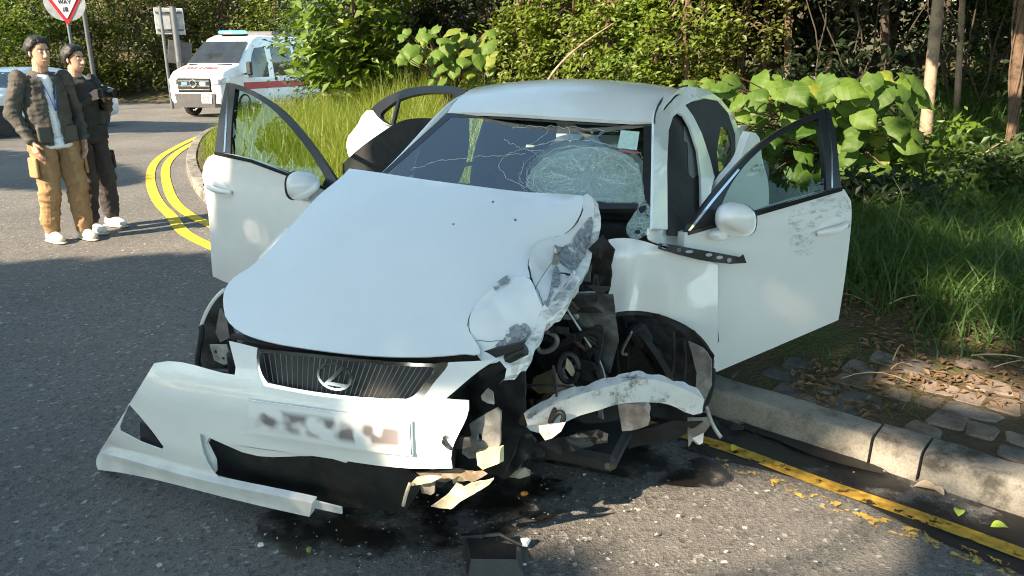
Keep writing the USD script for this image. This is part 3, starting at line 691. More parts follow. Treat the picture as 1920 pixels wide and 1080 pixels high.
# ---- lower body, boot, cabin floor and seats
def loft(secs):
    """closed cross-sections with the same number of points -> capped tube"""
    S = np.array(secs); n, k = S.shape[:2]
    i, j = np.meshgrid(np.arange(n - 1), np.arange(k), indexing='ij')
    q = np.stack([i * k + j, i * k + (j + 1) % k, (i + 1) * k + (j + 1) % k, (i + 1) * k + j], -1).reshape(-1, 4)
    f = [q[:, [0, 1, 2]], q[:, [0, 2, 3]]]
    c = np.arange(1, k - 1)
    f += [np.stack([np.zeros_like(c), c + 1, c], 1), np.stack([np.zeros_like(c), c, c + 1], 1) + (n - 1) * k]
    v, f = S.reshape(-1, 3), np.vstack(f)
    m = trimesh.Trimesh(v, f, process=False)
    if m.volume < 0: f = f[:, ::-1]
    return v, f
secs = []
for x, hw, zt, zb in ((-2.15, 0.86, 0.93, 0.30), (-2.6, 0.875, 0.97, 0.32), (-3.0, 0.87, 1.0, 0.36), (-3.4, 0.82, 0.99, 0.36), (-3.62, 0.74, 0.93, 0.36), (-3.72, 0.66, 0.80, 0.40)):
    a = np.linspace(0, 2 * PI, 36, endpoint=False)
    e = 0.30
    secs.append(np.c_[np.full(36, x), np.sign(np.cos(a)) * np.abs(np.cos(a)) ** e * hw, (zt + zb) / 2 + np.sign(np.sin(a)) * np.abs(np.sin(a)) ** e * (zt - zb) / 2])
obj('rear_body', loft(secs), M_WHITE, car, smooth=45)
obj('floor_pan', box((-3.5, -0.80, 0.17), (0.30, 0.80, 0.24), 0.02), M_BLACK, car)
for s in (-1, 1):
    obj('sill', box((-2.2, s * 0.74, 0.20), (-0.45, s * 0.86, 0.36), 0.03), M_WHITE, car, smooth=30)
obj('bulkhead', box((-0.62, -0.74, 0.2), (-0.56, 0.76, 0.90), 0.01), M_LINER, car)
dash = hull(np.vstack([box((-0.95, -0.72, 0.60), (-0.60, 0.74, 0.86))[0], box((-0.62, -0.70, 0.86), (-0.42, 0.74, 0.93))[0]]))
obj('dashboard', dash, M_BLACK, car, smooth=30)
st = lathe([(0.175, 0.0), (0.187, 0.012), (0.199, 0.0), (0.187, -0.012), (0.175, 0.0)], 30)
sw = thing('steering_wheel', parent=car, loc=(-1.02, -0.36, 0.90))
obj('rim', xf(st, rot('y', 65)), M_BLACK, sw, smooth=True)
obj('hub', xf(box((-0.07, -0.09, -0.025), (0.07, 0.09, 0.025), 0.02), rot('y', 65)), M_BLACK, sw, smooth=30)
for s in (-0.37, 0.37):
    seat = thing('front_seat', parent=car)
    obj('seat_cushion', box((-1.95, s - 0.25, 0.28), (-1.35, s + 0.25, 0.50), 0.06), M_SEAT, seat, smooth=30)
    obj('seat_back', xf(box((-0.08, -0.25, 0), (0.08, 0.25, 0.62), 0.06), rot('y', -18), (-1.90, s, 0.46)), M_SEAT, seat, smooth=30)
    obj('headrest', xf(box((-0.06, -0.14, 0), (0.05, 0.14, 0.19), 0.05), rot('y', -14), (-2.10, s, 1.07)), M_SEAT, seat, smooth=30)
obj('rear_seat', cat_(box((-2.75, -0.66, 0.3), (-2.3, 0.66, 0.5), 0.06), xf(box((-0.08, -0.66, 0), (0.08, 0.66, 0.6), 0.06), rot('y', -22), (-2.75, 0, 0.45))), M_SEAT, car, smooth=30)
obj('parcel_shelf', box((-3.1, -0.6, 0.96), (-2.7, 0.6, 1.0), 0.01), M_BLACK, car)
# airbags: one big cushion on the passenger side, a limp one below it
ico = trimesh.creation.icosphere(4)
v = np.array(ico.vertices)
def bag(c, r, seed, amp=0.05):
    p = v * (1 + amp * (meshkit.fbm(v * 2.2 + seed, 4, seed)[:, None] - 0.5) * 2)
    return p * r + c, np.array(ico.faces)
bagc = hit([(1105, 322)], g_ws, CO, CR)[0]
def behind(p, d):
    r = p - CCAM; return p + r / np.linalg.norm(r) * d
obj('airbag', bag(behind(bagc, 0.41), (0.24, 0.31, 0.165), 3, 0.12), M_BAG, car, smooth=True)
bag2 = hit([(1120, 372)], g_ws, CO, CR)[0]
obj('airbag', bag(behind(bag2, 0.30), (0.13, 0.25, 0.085), 9, 0.2), M_BAG, car, smooth=True)
for x0, x1 in ((-1.50, -0.95), (-2.65, -1.72)):
    sv, sf, sl = tri2d(np.array([(x0, 0.62), (x1, 0.62), (x1, 1.30 if x1 < -1.2 else 1.22), ((x0 + x1) / 2, 1.33), (x0, 1.31)]), 0.05)
    sp = np.c_[sv[:, 0], -0.66 + 0.03 * np.sin(sv[:, 0] * 18) * np.cos(sv[:, 1] * 9) - (0.95 - sv[:, 1]) * 0.25, sv[:, 1]]
    obj('side_curtain', solidify(sp, sf, sl, 0.015), plain('curtain_cloth', (0.10, 0.105, 0.11), 0.9) if x1 > -1 else UsdShade.Material.Get(stage, '/World/Looks/curtain_cloth'), car, smooth=True)
mir = hit([(980, 255)], g_ws, CO, CR)[0]
obj('inside_mirror', box(mir + (-0.11, -0.11, -0.035), mir + (-0.07, 0.11, 0.035), 0.015), M_BLACK, car, smooth=30)
# rear window frame and its light glass
bw = np.array([(-2.55, -0.56, 1.36), (-2.55, 0.56, 1.36), (-3.15, 0.66, 1.0), (-3.15, -0.66, 1.0)])
obj('rear_window', (bw, np.array([[0, 1, 2], [0, 2, 3]])), M_GLASS, car)

# ---- doors
def hinge_plane(h, ang, side, tumble=0.0):
    a = math.radians(ang); d = np.array([-math.cos(a), side * math.sin(a), 0])
    n = np.array([math.sin(a), side * math.cos(a), 0])
    h = np.asarray(h, float)
    def g(P):
        s = (P - h) @ d; z = P[..., 2]
        lower = 0.045 * np.clip((0.62 - z) / 0.35, 0, 1.2) ** 2 + 0.02 * np.clip((z - 0.72) / 0.25, 0, 1) ** 2
        t = tumble * np.clip(z - 0.96, 0, 1)
        return (P - h) @ n + lower + t + 0.02 * ((s - 0.55) / 0.55) ** 2
    return g, d, n
def door(name, label, h, ang, side, panel_px, frame_out, frame_in, extra=None):
    D = thing(name, parent=car, label=label)
    gb, d, n = hinge_plane(h, ang, side); gt, _, _ = hinge_plane(h, ang, side, 0.42)
    obj('door_skin', panel_mesh(panel_px, gb, step=12, thick=0.05), M_WHITE, D, smooth=35)
    obj('window_frame', panel_mesh(frame_out, gt, step=9, thick=0.03, holes=[frame_in]), M_BLACKG, D, smooth=30)
    obj('window_glass', panel_mesh(frame_in, gt, step=16, thick=0.0, off=-0.012), M_GLASS, D)
    return D, gb, gt
# front right (at the left of the picture)
fo = smooth_poly([(402, 287), (410, 225), (424, 155), (436, 156), (470, 168), (520, 199), (562, 242), (600, 292), (633, 342), (620, 358), (545, 331), (470, 302)], 3, corners=(0, 2, 8, 9))
fi = smooth_poly([(432, 288), (434, 235), (441, 166), (470, 178), (512, 206), (550, 246), (585, 292), (610, 335), (604, 348), (545, 323), (480, 301)], 3, corners=(0, 2, 7, 8))
D1, g1, g1t = door('front_door', 'sunlit open front door on the right side', (-0.50, -0.87, 0), 77, -1,
    smooth_poly([(384, 305), (392, 293), (404, 288), (470, 303), (545, 330), (600, 352), (648, 372), (660, 480), (655, 610), (560, 570), (470, 545), (425, 530), (399, 518), (394, 450), (386, 370)], 3, corners=(2, 6, 8, 12)), fo, fi)
obj('chrome_strip', panel_mesh([(426, 160), (429, 160), (422, 285), (419, 285)], g1t, step=8, off=0.004, thick=0.002), M_CHROME, D1)
obj('belt_trim', panel_mesh([(402, 284), (470, 299), (545, 327), (615, 353), (613, 358), (545, 333), (470, 305), (401, 290)], g1, step=9, off=0.012, thick=0.01), M_BLACKG, D1)
def handle(D, g, px, keyhole):
    h = thing('door_handle', parent=D)
    p = hit(spl(px, 9), g, CO, CR); dd = CCAM - p; dd /= np.linalg.norm(dd, axis=1, keepdims=True)
    nrm = np.cross(p[-1] - p[0], (0, 0, 1.0)); nrm /= np.linalg.norm(nrm); nrm *= np.sign(nrm @ dd[0])
    q = p + nrm * (0.012 + 0.028 * np.sin(np.linspace(0, PI, 9)))[:, None]
    obj('grip', xf(tube(q, 0.013 + 0.004 * np.sin(np.linspace(0, PI, 9)), 8)), M_WHITE, h, smooth=True)
    c = hit([keyhole], g, CO, CR)[0] + nrm * 0.034
    obj('keyhole', tube([c - nrm * 0.01, c + nrm * 0.004], 0.008, 10), M_BLACK, h)
    r = hit([(np.mean([a[0] for a in px]), np.mean([a[1] for a in px]) + 1)], g, CO, CR)[0]
    obj('recess', xf(lathe([(0.0, 0.006), (0.05, 0.004), (0.075, 0.0)], 18), np.c_[(p[-1] - p[0]) / np.linalg.norm(p[-1] - p[0]), np.cross(nrm, (p[-1] - p[0]) / np.linalg.norm(p[-1] - p[0])), nrm], r, (1.3, 0.7, 1)), M_WHITE, h, smooth=True)
handle(D1, g1, [(388, 342), (402, 349), (420, 356), (437, 360)], (393, 345))
def mirror(D, dome, back, c_off, m2=None):
    Mr = thing('wing_mirror', parent=D)
    return Mr
# mirror of the front right door: a shell seen from behind its edge
mp = hit([(570, 347)], g1, CO, CR)[0]
Mr = thing('wing_mirror', parent=D1)
toC = CCAM - mp; toC /= np.linalg.norm(toC); rgt = np.cross(toC, (0, 0, 1.0)); rgt /= np.linalg.norm(rgt)   # towards picture left
F = -rgt; U = np.cross(toC, F); U = np.array([0, 0, 1.0])
def shell(c, ax, size, cut=0.55, seed=0):
    """an egg-shaped mirror housing, flat at the glass side"""
    s = np.array(trimesh.creation.icosphere(3).vertices); f = np.array(trimesh.creation.icosphere(3).faces)
    s[:, 1:] = np.sign(s[:, 1:]) * np.abs(s[:, 1:]) ** 0.82
    s[:, 0] = np.maximum(s[:, 0], -cut)
    s[:, 1:] *= (1 - 0.34 * np.clip(s[:, :1] + 0.3, 0, 1.3)); s[:, 2:] += 0.18 * s[:, 1:2] * np.clip(s[:, :1], -1, 1)
    A = np.stack(ax, 1)
    return (s * size) @ A.T + c, f
c = mp + toC * 0.13
obj('mirror_shell', shell(c, (0.86 * F + 0.5 * toC, np.cross((0, 0, 1.0), 0.86 * F + 0.5 * toC), np.array([0, 0, 1.0])), (0.085, 0.11, 0.078)), M_WHITE, Mr, smooth=40)
cf = c - (0.86 * F + 0.5 * toC) * 0.047
obj('mirror_rim', shell(cf, (0.86 * F + 0.5 * toC, np.cross((0, 0, 1.0), 0.86 * F + 0.5 * toC), np.array([0, 0, 1.0])), (0.012, 0.108, 0.077)), M_BLACK, Mr, smooth=40)
obj('mirror_arm', tube([mp - toC * 0.01 + (0, 0, -0.05), mp + toC * 0.09 + (0, 0, -0.06)], [0.035, 0.025], 8), M_WHITE, Mr, smooth=True)
# front left (at the right of the picture)
fo = smooth_poly([(1286, 436), (1330, 372), (1380, 312), (1440, 257), (1500, 223), (1553, 201), (1561, 225), (1571, 285), (1579, 357), (1545, 366), (1440, 394), (1340, 423)], 3, corners=(0, 5, 8))
fi = smooth_poly([(1346, 414), (1352, 388), (1392, 316), (1440, 270), (1496, 237), (1535, 222), (1541, 250), (1547, 300), (1550, 356), (1480, 376), (1420, 393)], 3, corners=(0, 5, 8))
D2, g2, g2t = door('front_door', 'scuffed open front door on the left side beside the kerb', (-0.42, 0.90, 0), 42, 1,
    smooth_poly([(1338, 420), (1440, 392), (1545, 363), (1583, 355), (1595, 374), (1597, 405), (1592, 460), (1583, 530), (1572, 600), (1460, 648), (1345, 697), (1325, 690), (1325, 560), (1288, 500), (1284, 436)], 2, corners=(0, 3, 8, 10, 11, 14)), fo, fi)
obj('chrome_strip', panel_mesh([(1548, 208), (1551, 208), (1562, 290), (1562, 352), (1559, 352), (1559, 290)], g2t, step=8, off=0.004, thick=0.002), M_CHROME, D2)
obj('chrome_strip', panel_mesh([(1290, 432), (1334, 375), (1384, 316), (1387, 319), (1338, 378), (1294, 434)], g2t, step=8, off=0.004, thick=0.002), M_CHROME, D2)
obj('belt_trim', panel_mesh([(1292, 434), (1440, 391), (1578, 352), (1580, 358), (1440, 399), (1292, 441)], g2, step=9, off=0.012, thick=0.01), M_BLACKG, D2)
obj('scuff', panel_mesh(smooth_poly([(1480, 392), (1520, 377), (1576, 362), (1592, 380), (1592, 412), (1560, 410), (1530, 412), (1530, 470), (1500, 480), (1478, 430)], 3), g2, step=9, off=0.003, thick=0.001), M_RUB, D2)
handle(D2, g2, [(1528, 437), (1545, 430), (1565, 424), (1586, 418)], (1578, 421))
mp = hit([(1395, 425)], g2, CO, CR)[0]
toC = CCAM - mp; toC /= np.linalg.norm(toC); F = np.cross(toC, (0, 0, 1.0)); F /= np.linalg.norm(F)          # towards picture right is -rgt
F = -F if (CR @ F)[0] < 0 else F                                                                            # F points to picture right
Mr = thing('wing_mirror', parent=D2)
c = mp + toC * 0.16 + (0, 0, 0.028) - F * 0.045
ax = (0.90 * toC - 0.42 * F); ax /= np.linalg.norm(ax)
obj('mirror_shell', shell(c, (ax, np.cross((0, 0, 1.0), ax), np.array([0, 0, 1.0])), (0.085, 0.094, 0.076)), M_WHITE, Mr, smooth=40)
obj('mirror_rim', shell(c - ax * 0.041, (ax, np.cross((0, 0, 1.0), ax), np.array([0, 0, 1.0])), (0.012, 0.091, 0.074)), M_BLACK, Mr, smooth=40)
c2 = c - F * 0.055 + (0, 0, -0.072)
obj('mirror_foot', shell(c2, (toC, np.cross((0, 0, 1.0), toC), np.array([0, 0, 1.0])), (0.045, 0.042, 0.024)), M_WHITE, Mr, smooth=40)
# rear right: white skin, black frame, dark inner face turned to us
DR = thing('rear_door', parent=car, label='open rear door on the right side, its black frame against the grass')
g3, _, _ = hinge_plane((-1.6, -0.88, 0), 72, -1); g3t, _, _ = hinge_plane((-1.6, -0.88, 0), 72, -1, 0.42)
obj('door_skin', panel_mesh(smooth_poly([(655, 252), (668, 238), (675, 224), (688, 207), (720, 235), (760, 236), (815, 240), (815, 330), (700, 330), (657, 300)], 3, corners=(3, 5, 6, 7)), g3, step=9, thick=0.05), M_WHITE, DR, smooth=35)
fo = smooth_poly([(731, 243), (708, 226), (694, 209), (703, 197), (724, 182), (760, 167), (800, 161), (850, 162), (874, 168), (866, 190), (830, 236), (780, 240)], 3, corners=(0, 8, 9))
fi = smooth_poly([(736, 238), (720, 225), (713, 216), (724, 203), (742, 190), (768, 180), (805, 174), (852, 176), (852, 190), (820, 228), (780, 234)], 3, corners=(0, 7, 8))
obj('window_frame', panel_mesh(fo, g3t, step=8, thick=0.03, holes=[fi], off=0.01), M_BLACKG, DR, smooth=30)
obj('window_divider', panel_mesh([(747, 178), (751, 177), (736, 240), (731, 240)], g3t, step=8, thick=0.02, off=0.012), M_BLACKG, DR)
obj('inner_trim', panel_mesh(smooth_poly([(642, 308), (658, 292), (728, 240), (752, 227), (790, 222), (815, 224), (800, 260), (760, 330), (690, 340), (645, 330)], 3, corners=(0, 5, 6)), hinge_plane((-1.35, -0.86, 0), 74, -1)[0], step=9, thick=0.04), M_CLOTH, DR, smooth=30)
# rear left: stands a little open behind the front door's glass
DL = thing('rear_door', parent=car, label='rear door on the left side standing ajar')
g4, _, _ = hinge_plane((-1.6, 0.885, 0), 27, 1)
obj('door_skin', panel_mesh(smooth_poly([(1345, 352), (1368, 322), (1386, 300), (1400, 262), (1410, 246), (1418, 250), (1428, 290), (1438, 330), (1442, 372), (1438, 440), (1345, 520)], 3, corners=(0, 9, 10)), g4, step=9, thick=0.05), M_WHITE, DL, smooth=35)
handle(DL, g4, [(1407, 318), (1414, 313), (1421, 309)], (1419, 310))
panel('rear_quarter', smooth_poly([(1384, 240), (1396, 234), (1412, 238), (1420, 252), (1408, 268), (1392, 290), (1380, 300)], 3), lambda P: P[..., 1] - 0.80, M_WHITE, step=8, thick=0.03)

# ---- left front wing, torn outwards, with the clip strip that hung on it
g2o = lambda P: g2(P) - 0.035
WA, WB = ch([(1346, 500), (1346, 692)], g2o)
WC = ch([(1143, 447)], const(2, 0.96))[0]
g_wing0 = plane3(WA, WB, WC)
_wn = np.cross(WB - WA, WC - WA); _wn /= np.linalg.norm(_wn); _wn *= np.sign(_wn @ (CCAM - WA))
_wu = (WC - WA); _wu[2] = 0; _wl = np.linalg.norm(_wu); _wu /= _wl
def g_wing(P):
    u = ((P - WA) @ _wu) / _wl; z = P[..., 2]
    bulge = 0.05 * np.clip(1 - ((u - 0.45) / 0.55) ** 2, 0, 1) * np.clip((z - 0.45) / 0.3, 0, 1) + 0.02 * np.exp(-((u - 0.85) / 0.06) ** 2) - 0.05 * np.clip((z - 0.86) / 0.1, 0, 1) ** 2
    return (P - WA) @ _wn - bulge
wing_px = [(1141, 449), (1168, 446), (1190, 448), (1240, 463), (1300, 482), (1346, 497), (1346, 600), (1345, 694), (1339, 690), (1338, 668), (1325, 644), (1300, 619), (1268, 601), (1235, 589), (1200, 583), (1165, 584), (1128, 594), (1126, 580), (1135, 530), (1144, 480)]
wing = panel('front_wing', smooth_poly(wing_px, 3, corners=(0, 5, 7, 8, 16)), g_wing, M_WHITE, step=9, thick=0.006, label='front wing torn loose on the left side')
panel('arch_lip', smooth_poly([(1128, 594), (1165, 584), (1200, 583), (1235, 589), (1268, 601), (1300, 619), (1325, 644), (1338, 668), (1342, 700), (1338, 730), (1325, 765), (1312, 780), (1306, 778), (1320, 755), (1331, 725), (1334, 700), (1330, 672), (1318, 650), (1296, 627), (1265, 609), (1235, 597), (1200, 591), (1165, 592), (1130, 600)], 2, corners=(0, 11, 12, 23)), g_wing, M_BLACK, wing, step=8, off=-0.01, thick=0.03)
panel('wing_corner', smooth_poly([(1218, 428), (1240, 418), (1262, 440), (1290, 455), (1296, 468), (1250, 462), (1222, 452)], 3), const(1, 0.80), M_WHITE, step=8, thick=0.01, label='crumpled top of the front wing at the pillar')
def strip_holes():
    H = []
    for px, rx, ry in (((1247, 462), 7, 5), ((1274, 469), 5, 4.5), ((1293, 472), 8, 3), ((1330, 478), 7, 3.5), ((1350, 483), 7, 3.5), ((1368, 488), 5, 4.5)):
        a = np.linspace(0, 2 * PI, 11)[:-1]; H.append(np.c_[px[0] + rx * np.cos(a), px[1] + ry * np.sin(a)])
    return H
panel('clip_strip', [(1236, 456), (1262, 459), (1300, 466), (1345, 474), (1388, 482), (1394, 477), (1400, 493), (1370, 495), (1340, 492), (1310, 487), (1270, 477), (1234, 466)], lambda P: g_wing(P) - 0.03, M_BLACK, step=5, thick=0.003, holes=strip_holes(), label='black perforated clip strip sticking out over the left door')
# right front wing: the narrow edge seen beyond the bonnet
xs_ = np.linspace(-0.50, 0.40, 26)
WR = []
for x in xs_:
    u = (x + 0.5) / 0.9
    zt = 1.0 - 0.20 * u ** 1.3; yo = -0.86 - 0.035 * np.sin(u * PI) + 0.12 * u ** 3
    arch = 0.20 + 0.46 * np.sqrt(max(0, 1 - ((x - 0.0) / 0.36) ** 2)) if abs(x) < 0.36 else 0.20
    prof = [(yo + 0.17, zt - 0.0), (yo + 0.10, zt - 0.012), (yo + 0.04, zt - 0.04), (yo + 0.01, zt - 0.10), (yo, zt - 0.2)]
    prof += [(yo + 0.004, (zt - 0.2) * (1 - t) + arch * t) for t in (0.33, 0.66, 1.0)]
    WR.append([(x, y, z) for y, z in prof])
WR = np.array(WR); n_, k_ = WR.shape[:2]
i_, j_ = np.meshgrid(np.arange(n_ - 1), np.arange(k_ - 1), indexing='ij'); b_ = (i_ * k_ + j_).ravel()
WF = np.vstack([np.stack([b_, b_ + 1, b_ + k_], 1), np.stack([b_ + 1, b_ + k_ + 1, b_ + k_], 1)])
obj('front_wing', (WR.reshape(-1, 3), WF), M_WHITE, car, smooth=40, label='right front wing beyond the bonnet')

# ---- bumper skin (its right end has swung out), grille, emblem, number plate
def x_bump(y, z):
    return 0.86 - 0.07 * ((y + 0.25) / 0.9) ** 2 - 0.13 * np.clip((z - 0.45) / 0.3, 0, 2) ** 1.5 + 0.02 * np.sin(y * 5)
def g_bump(P):
    y, z = P[..., 1], P[..., 2]
    return P[..., 0] - x_bump(y, z) + 0.05 * np.clip((0.30 - z) / 0.2, 0, 1) ** 2 * (1 if True else 0)
bump_px = [(289, 681), (316, 677), (380, 689), (440, 703), (442, 689), (429, 639), (455, 645), (482, 652), (482, 690), (494, 724), (560, 737), (640, 748), (769, 756), (792, 730), (815, 690), (842, 679), (890, 677), (933, 674), (905, 690), (870, 718), (836, 747), (858, 749), (879, 750), (876, 780), (866, 802), (852, 830), (848, 878), (778, 879), (700, 872), (640, 863), (547, 849), (470, 838), (427, 831), (374, 813), (378, 838), (387, 866), (402, 889), (471, 911), (560, 932), (640, 952), (641, 964), (560, 946), (400, 902), (290, 873), (187, 846), (210, 810), (249, 747)]
fog_px = [(241, 757), (262, 780), (285, 808), (307, 838), (302, 843), (264, 829), (224, 808), (223, 800)]
bumper = panel('front_bumper', smooth_poly(bump_px, 2, corners=(0, 3, 4, 5, 7, 9, 12, 14, 15, 17, 20, 22, 26, 33, 37, 39, 40, 44)), g_bump, M_WHITE, step=10, thick=0.005, holes=[fog_px], label='loose front bumper skin')
panel('bumper_lip', smooth_poly([(187, 848), (290, 876), (400, 905), (500, 926), (585, 944), (580, 969), (490, 949), (400, 927), (290, 899), (184, 881), (180, 868)], 3, corners=(0, 4, 5, 9)), lambda P: g_bump(P) - 0.025, plain('grimy_white_lip', (0.66, 0.66, 0.65), 0.35, var=0.15, scale=8), bumper, step=9, thick=0.03)
panel('intake_edge', smooth_poly([(374, 813), (427, 831), (547, 849), (649, 864), (649, 868), (545, 856), (430, 838), (386, 822), (396, 862), (408, 886), (402, 889), (387, 866), (378, 838)], 2, corners=(0, 3, 4, 10)), lambda P: g_bump(P) + 0.02, M_WHITE, bumper, step=8, thick=0.02)
panel('fog_lamp_blank', [(262, 792), (275, 800), (307, 838), (300, 842), (263, 828)], lambda P: g_bump(P) + 0.03, M_BLACK, bumper, step=10, thick=0.01)
panel('lower_grille', [(380, 815), (547, 848), (760, 878), (800, 900), (760, 960), (640, 950), (402, 889), (384, 860)], lambda P: g_bump(P) + 0.10, M_LINER, bumper, step=14, thick=0.01)
g_gr = lambda P: g_bump(P) + 0.012
gout = smooth_poly([(481, 654), (560, 661), (700, 675), (816, 682), (840, 681), (815, 716), (790, 747), (769, 757), (640, 749), (494, 725), (484, 700)], 3, corners=(0, 3, 7, 9))
gin = smooth_poly([(488, 661), (560, 667), (700, 682), (806, 688), (813, 692), (800, 712), (780, 738), (762, 748), (640, 741), (502, 718), (490, 698)], 3, corners=(0, 3, 7, 9))
grille = thing('grille', parent=car)
obj('grille_surround', panel_mesh(gout, g_gr, step=7, thick=0.02, holes=[gin], off=0.012), M_CHROME, grille, smooth=30)
obj('grille_back', panel_mesh(gin, lambda P: g_bump(P) + 0.05, step=14, thick=0.01), M_BLACK, grille)
GP = sg.Polygon(gin)
for k in range(30):
    t = (k + 0.5) / 30
    top = np.array([488 + t * 322, 660 + t * 28]); bot = np.array([500 + t * 268, 722 + t * 28])
    ln = GP.intersection(sg.LineString([top + (top - bot) * 0.3, bot + (bot - top) * 0.3]))
    if ln.is_empty: continue
    q = np.array(ln.coords) if ln.geom_type == 'LineString' else np.array(ln.geoms[0].coords)
    p = hit(q, lambda P: g_bump(P) + 0.03, CO, CR)
    obj('slat', tube(p, 0.0013, 5), M_GREYMET, grille)
# emblem: an oval ring with a slanted stroke inside
em = thing('emblem', parent=grille)
def g_em(d): return lambda P: g_bump(P) - d
a = np.linspace(0, 2 * PI, 40, endpoint=False)
tilt = 0.16
ring = lambda rx, ry: np.c_[627 + rx * np.cos(a) - ry * tilt * 0 * np.sin(a), 706 + ry * np.sin(a) + rx * tilt * np.cos(a)]
obj('emblem_ring', panel_mesh(ring(33, 26), g_em(0.012), step=4, thick=0.01, holes=[ring(28.5, 21.5)]), M_CHROME, grille, smooth=30)
obj('emblem_stroke', panel_mesh([(640, 687), (648, 690), (620, 716), (655, 722), (650, 728), (606, 720)], g_em(0.012), step=4, thick=0.01), M_CHROME, grille, smooth=30)
# number plate: the characters cannot be read
M_PLATE = mat('plate_print', {'uv': ('texture_coordinate', {}), 'mp': ('mapping', {'scale': (8.5, 1.6, 1.0)}), 'n': ('noise_texture', {'dimensions': '2D', 'scale': 1.0, 'detail': 1.0, 'roughness': 0.4}),
    'r': ('rgb_ramp', {'ramp': [(0.40, (0.0, 0.0, 0.0)), (0.58, (1, 1, 1))]}), 'sx': ('separate_xyz', {}), 'vr': ('rgb_ramp', {'ramp': [(0.10, (0, 0, 0)), (0.30, (1, 1, 1)), (0.70, (1, 1, 1)), (0.90, (0, 0, 0))]}),
    'ur': ('rgb_ramp', {'ramp': [(0.03, (0, 0, 0)), (0.10, (1, 1, 1)), (0.92, (1, 1, 1)), (0.98, (0, 0, 0))]}), 'm1': ('mix_color', {'blend_type': 'multiply', 'fac': 1.0}), 'm2': ('mix_color', {'blend_type': 'multiply', 'fac': 1.0}),
    'c': ('mix_color', {'a': (0.72, 0.72, 0.71), 'b': (0.20, 0.17, 0.17)}), 'p': ('principled_bsdf', {'roughness': 0.4})},
    [('uv.UV', 'mp.vector'), ('mp.vector', 'n.vector'), ('n.fac', 'r.fac'), ('uv.UV', 'sx.vector'), ('sx.y', 'vr.fac'), ('sx.x', 'ur.fac'), ('r.color', 'm1.a'), ('vr.color', 'm1.b'), ('m1.result', 'm2.a'), ('ur.color', 'm2.b'), ('m2.result', 'c.fac'), ('c.result', 'p.base_color')])
gp = lambda P: g_bump(P) - 0.020
pt, pb = spl([(466, 752), (560, 765), (660, 779), (768, 793)], 24), spl([(466, 812), (560, 826), (660, 841), (770, 853)], 24)
NR = 7
PV = np.vstack([hit(pb + (pt - pb) * w, gp, CO, CR) for w in np.linspace(0, 1, NR)]); PU = np.vstack([np.c_[np.linspace(0, 1, 24), np.full(24, w)] for w in np.linspace(0, 1, NR)])
bi = (np.arange(NR - 1)[:, None] * 24 + np.arange(23)).ravel(); PF = np.vstack([np.c_[bi, bi + 1, bi + 24], np.c_[bi + 1, bi + 25, bi + 24]])
obj('number_plate', (PV, PF), M_PLATE, bumper, uv=PU, label='number plate with its characters smeared beyond reading')
panel('plate_holder', [(463, 749), (560, 762), (660, 776), (771, 790), (773, 856), (660, 844), (560, 829), (463, 815)], lambda P: g_bump(P) - 0.015, M_WHITE, bumper, step=9, thick=0.012)
# ---- the crushed corner: sooty cavity, beam, brackets, hoses
def sheet(name, poly, x, m, amp=0.03, thick=0.006, step=9, label=None, smooth=30, holes=(), corners=None, freq=14, parent=None, g=None):
    pl = smooth_poly(poly, 2, corners=corners) if corners is not None else np.array(poly, float)
    w = lambda p: p + (meshkit.fbm(p * freq + x * 7, 3, int(abs(x) * 100) % 17)[:, None] - 0.5) * 2 * amp * np.array([1.0, 0.35, 0.35])
    return panel(name, pl, g or const(0, x), m, step=step, thick=thick, warp=w, label=label, smooth=smooth, holes=holes, parent=parent)
def hose(name, px, x, r, m=None, xs=None, label=None):
    px = np.array(px, float)
    xx = np.linspace(x, x if xs is None else xs, len(px))
    p = np.array([hit([q], const(0, d), CO, CR)[0] for q, d in zip(px, xx)])
    return obj(name, tube(spl(p, max(8, len(p) * 6)), r, 8), m or M_BLACK, car, smooth=True, label=label)
sheet('engine_bay_wall', [(1020, 380), (1225, 380), (1250, 470), (1310, 560), (1320, 640), (1330, 740), (1300, 780), (1000, 850), (880, 850), (880, 640)], -0.55, M_LINER, amp=0.06, step=14)
sheet('inner_wing', [(1010, 560), (1130, 440), (1150, 470), (1135, 600), (1140, 690), (1080, 760), (1000, 740), (960, 680)], -0.02, M_LINER, amp=0.09, step=10)
sheet('strut_shield', [(1047, 557), (1105, 549), (1150, 552), (1160, 640), (1142, 700), (1128, 690), (1104, 645), (1075, 598)], 0.12, plain('dull_grey_sheet', (0.075, 0.075, 0.074), 0.45, metal=0.3, var=0.4, scale=10, bump=0.4), amp=0.02)
hose('bent_edge', [(1047, 556), (1076, 600), (1105, 646), (1128, 688), (1138, 735), (1140, 748)], 0.15, 0.006, M_STEEL)
hose('bent_edge', [(1047, 556), (1078, 550), (1128, 549)], 0.15, 0.004, M_STEEL)
sheet('arch_liner', [(1128, 592), (1165, 584), (1235, 590), (1300, 620), (1338, 668), (1330, 730), (1306, 775), (1250, 740), (1190, 725), (1140, 735), (1128, 660)], -0.26, M_LINER, amp=0.045, step=8)
sheet('arch_liner', [(1290, 640), (1318, 652), (1334, 675), (1334, 720), (1318, 765), (1300, 760), (1308, 700)], -0.16, M_GREYMET, amp=0.03, step=7)
hub_c = hit([(1222, 668)], const(0, -0.20), CO, CR)[0]
Hb = thing('brake_assembly', parent=car)
obj('brake_disc', xf(lathe([(0.03, -0.012), (0.14, -0.012), (0.14, 0.012), (0.03, 0.012), (0.03, 0.04), (0.0, 0.04)], 28, 'y'), rot('x', 35) @ rot('z', 30), hub_c), M_LINER, Hb, smooth=35)
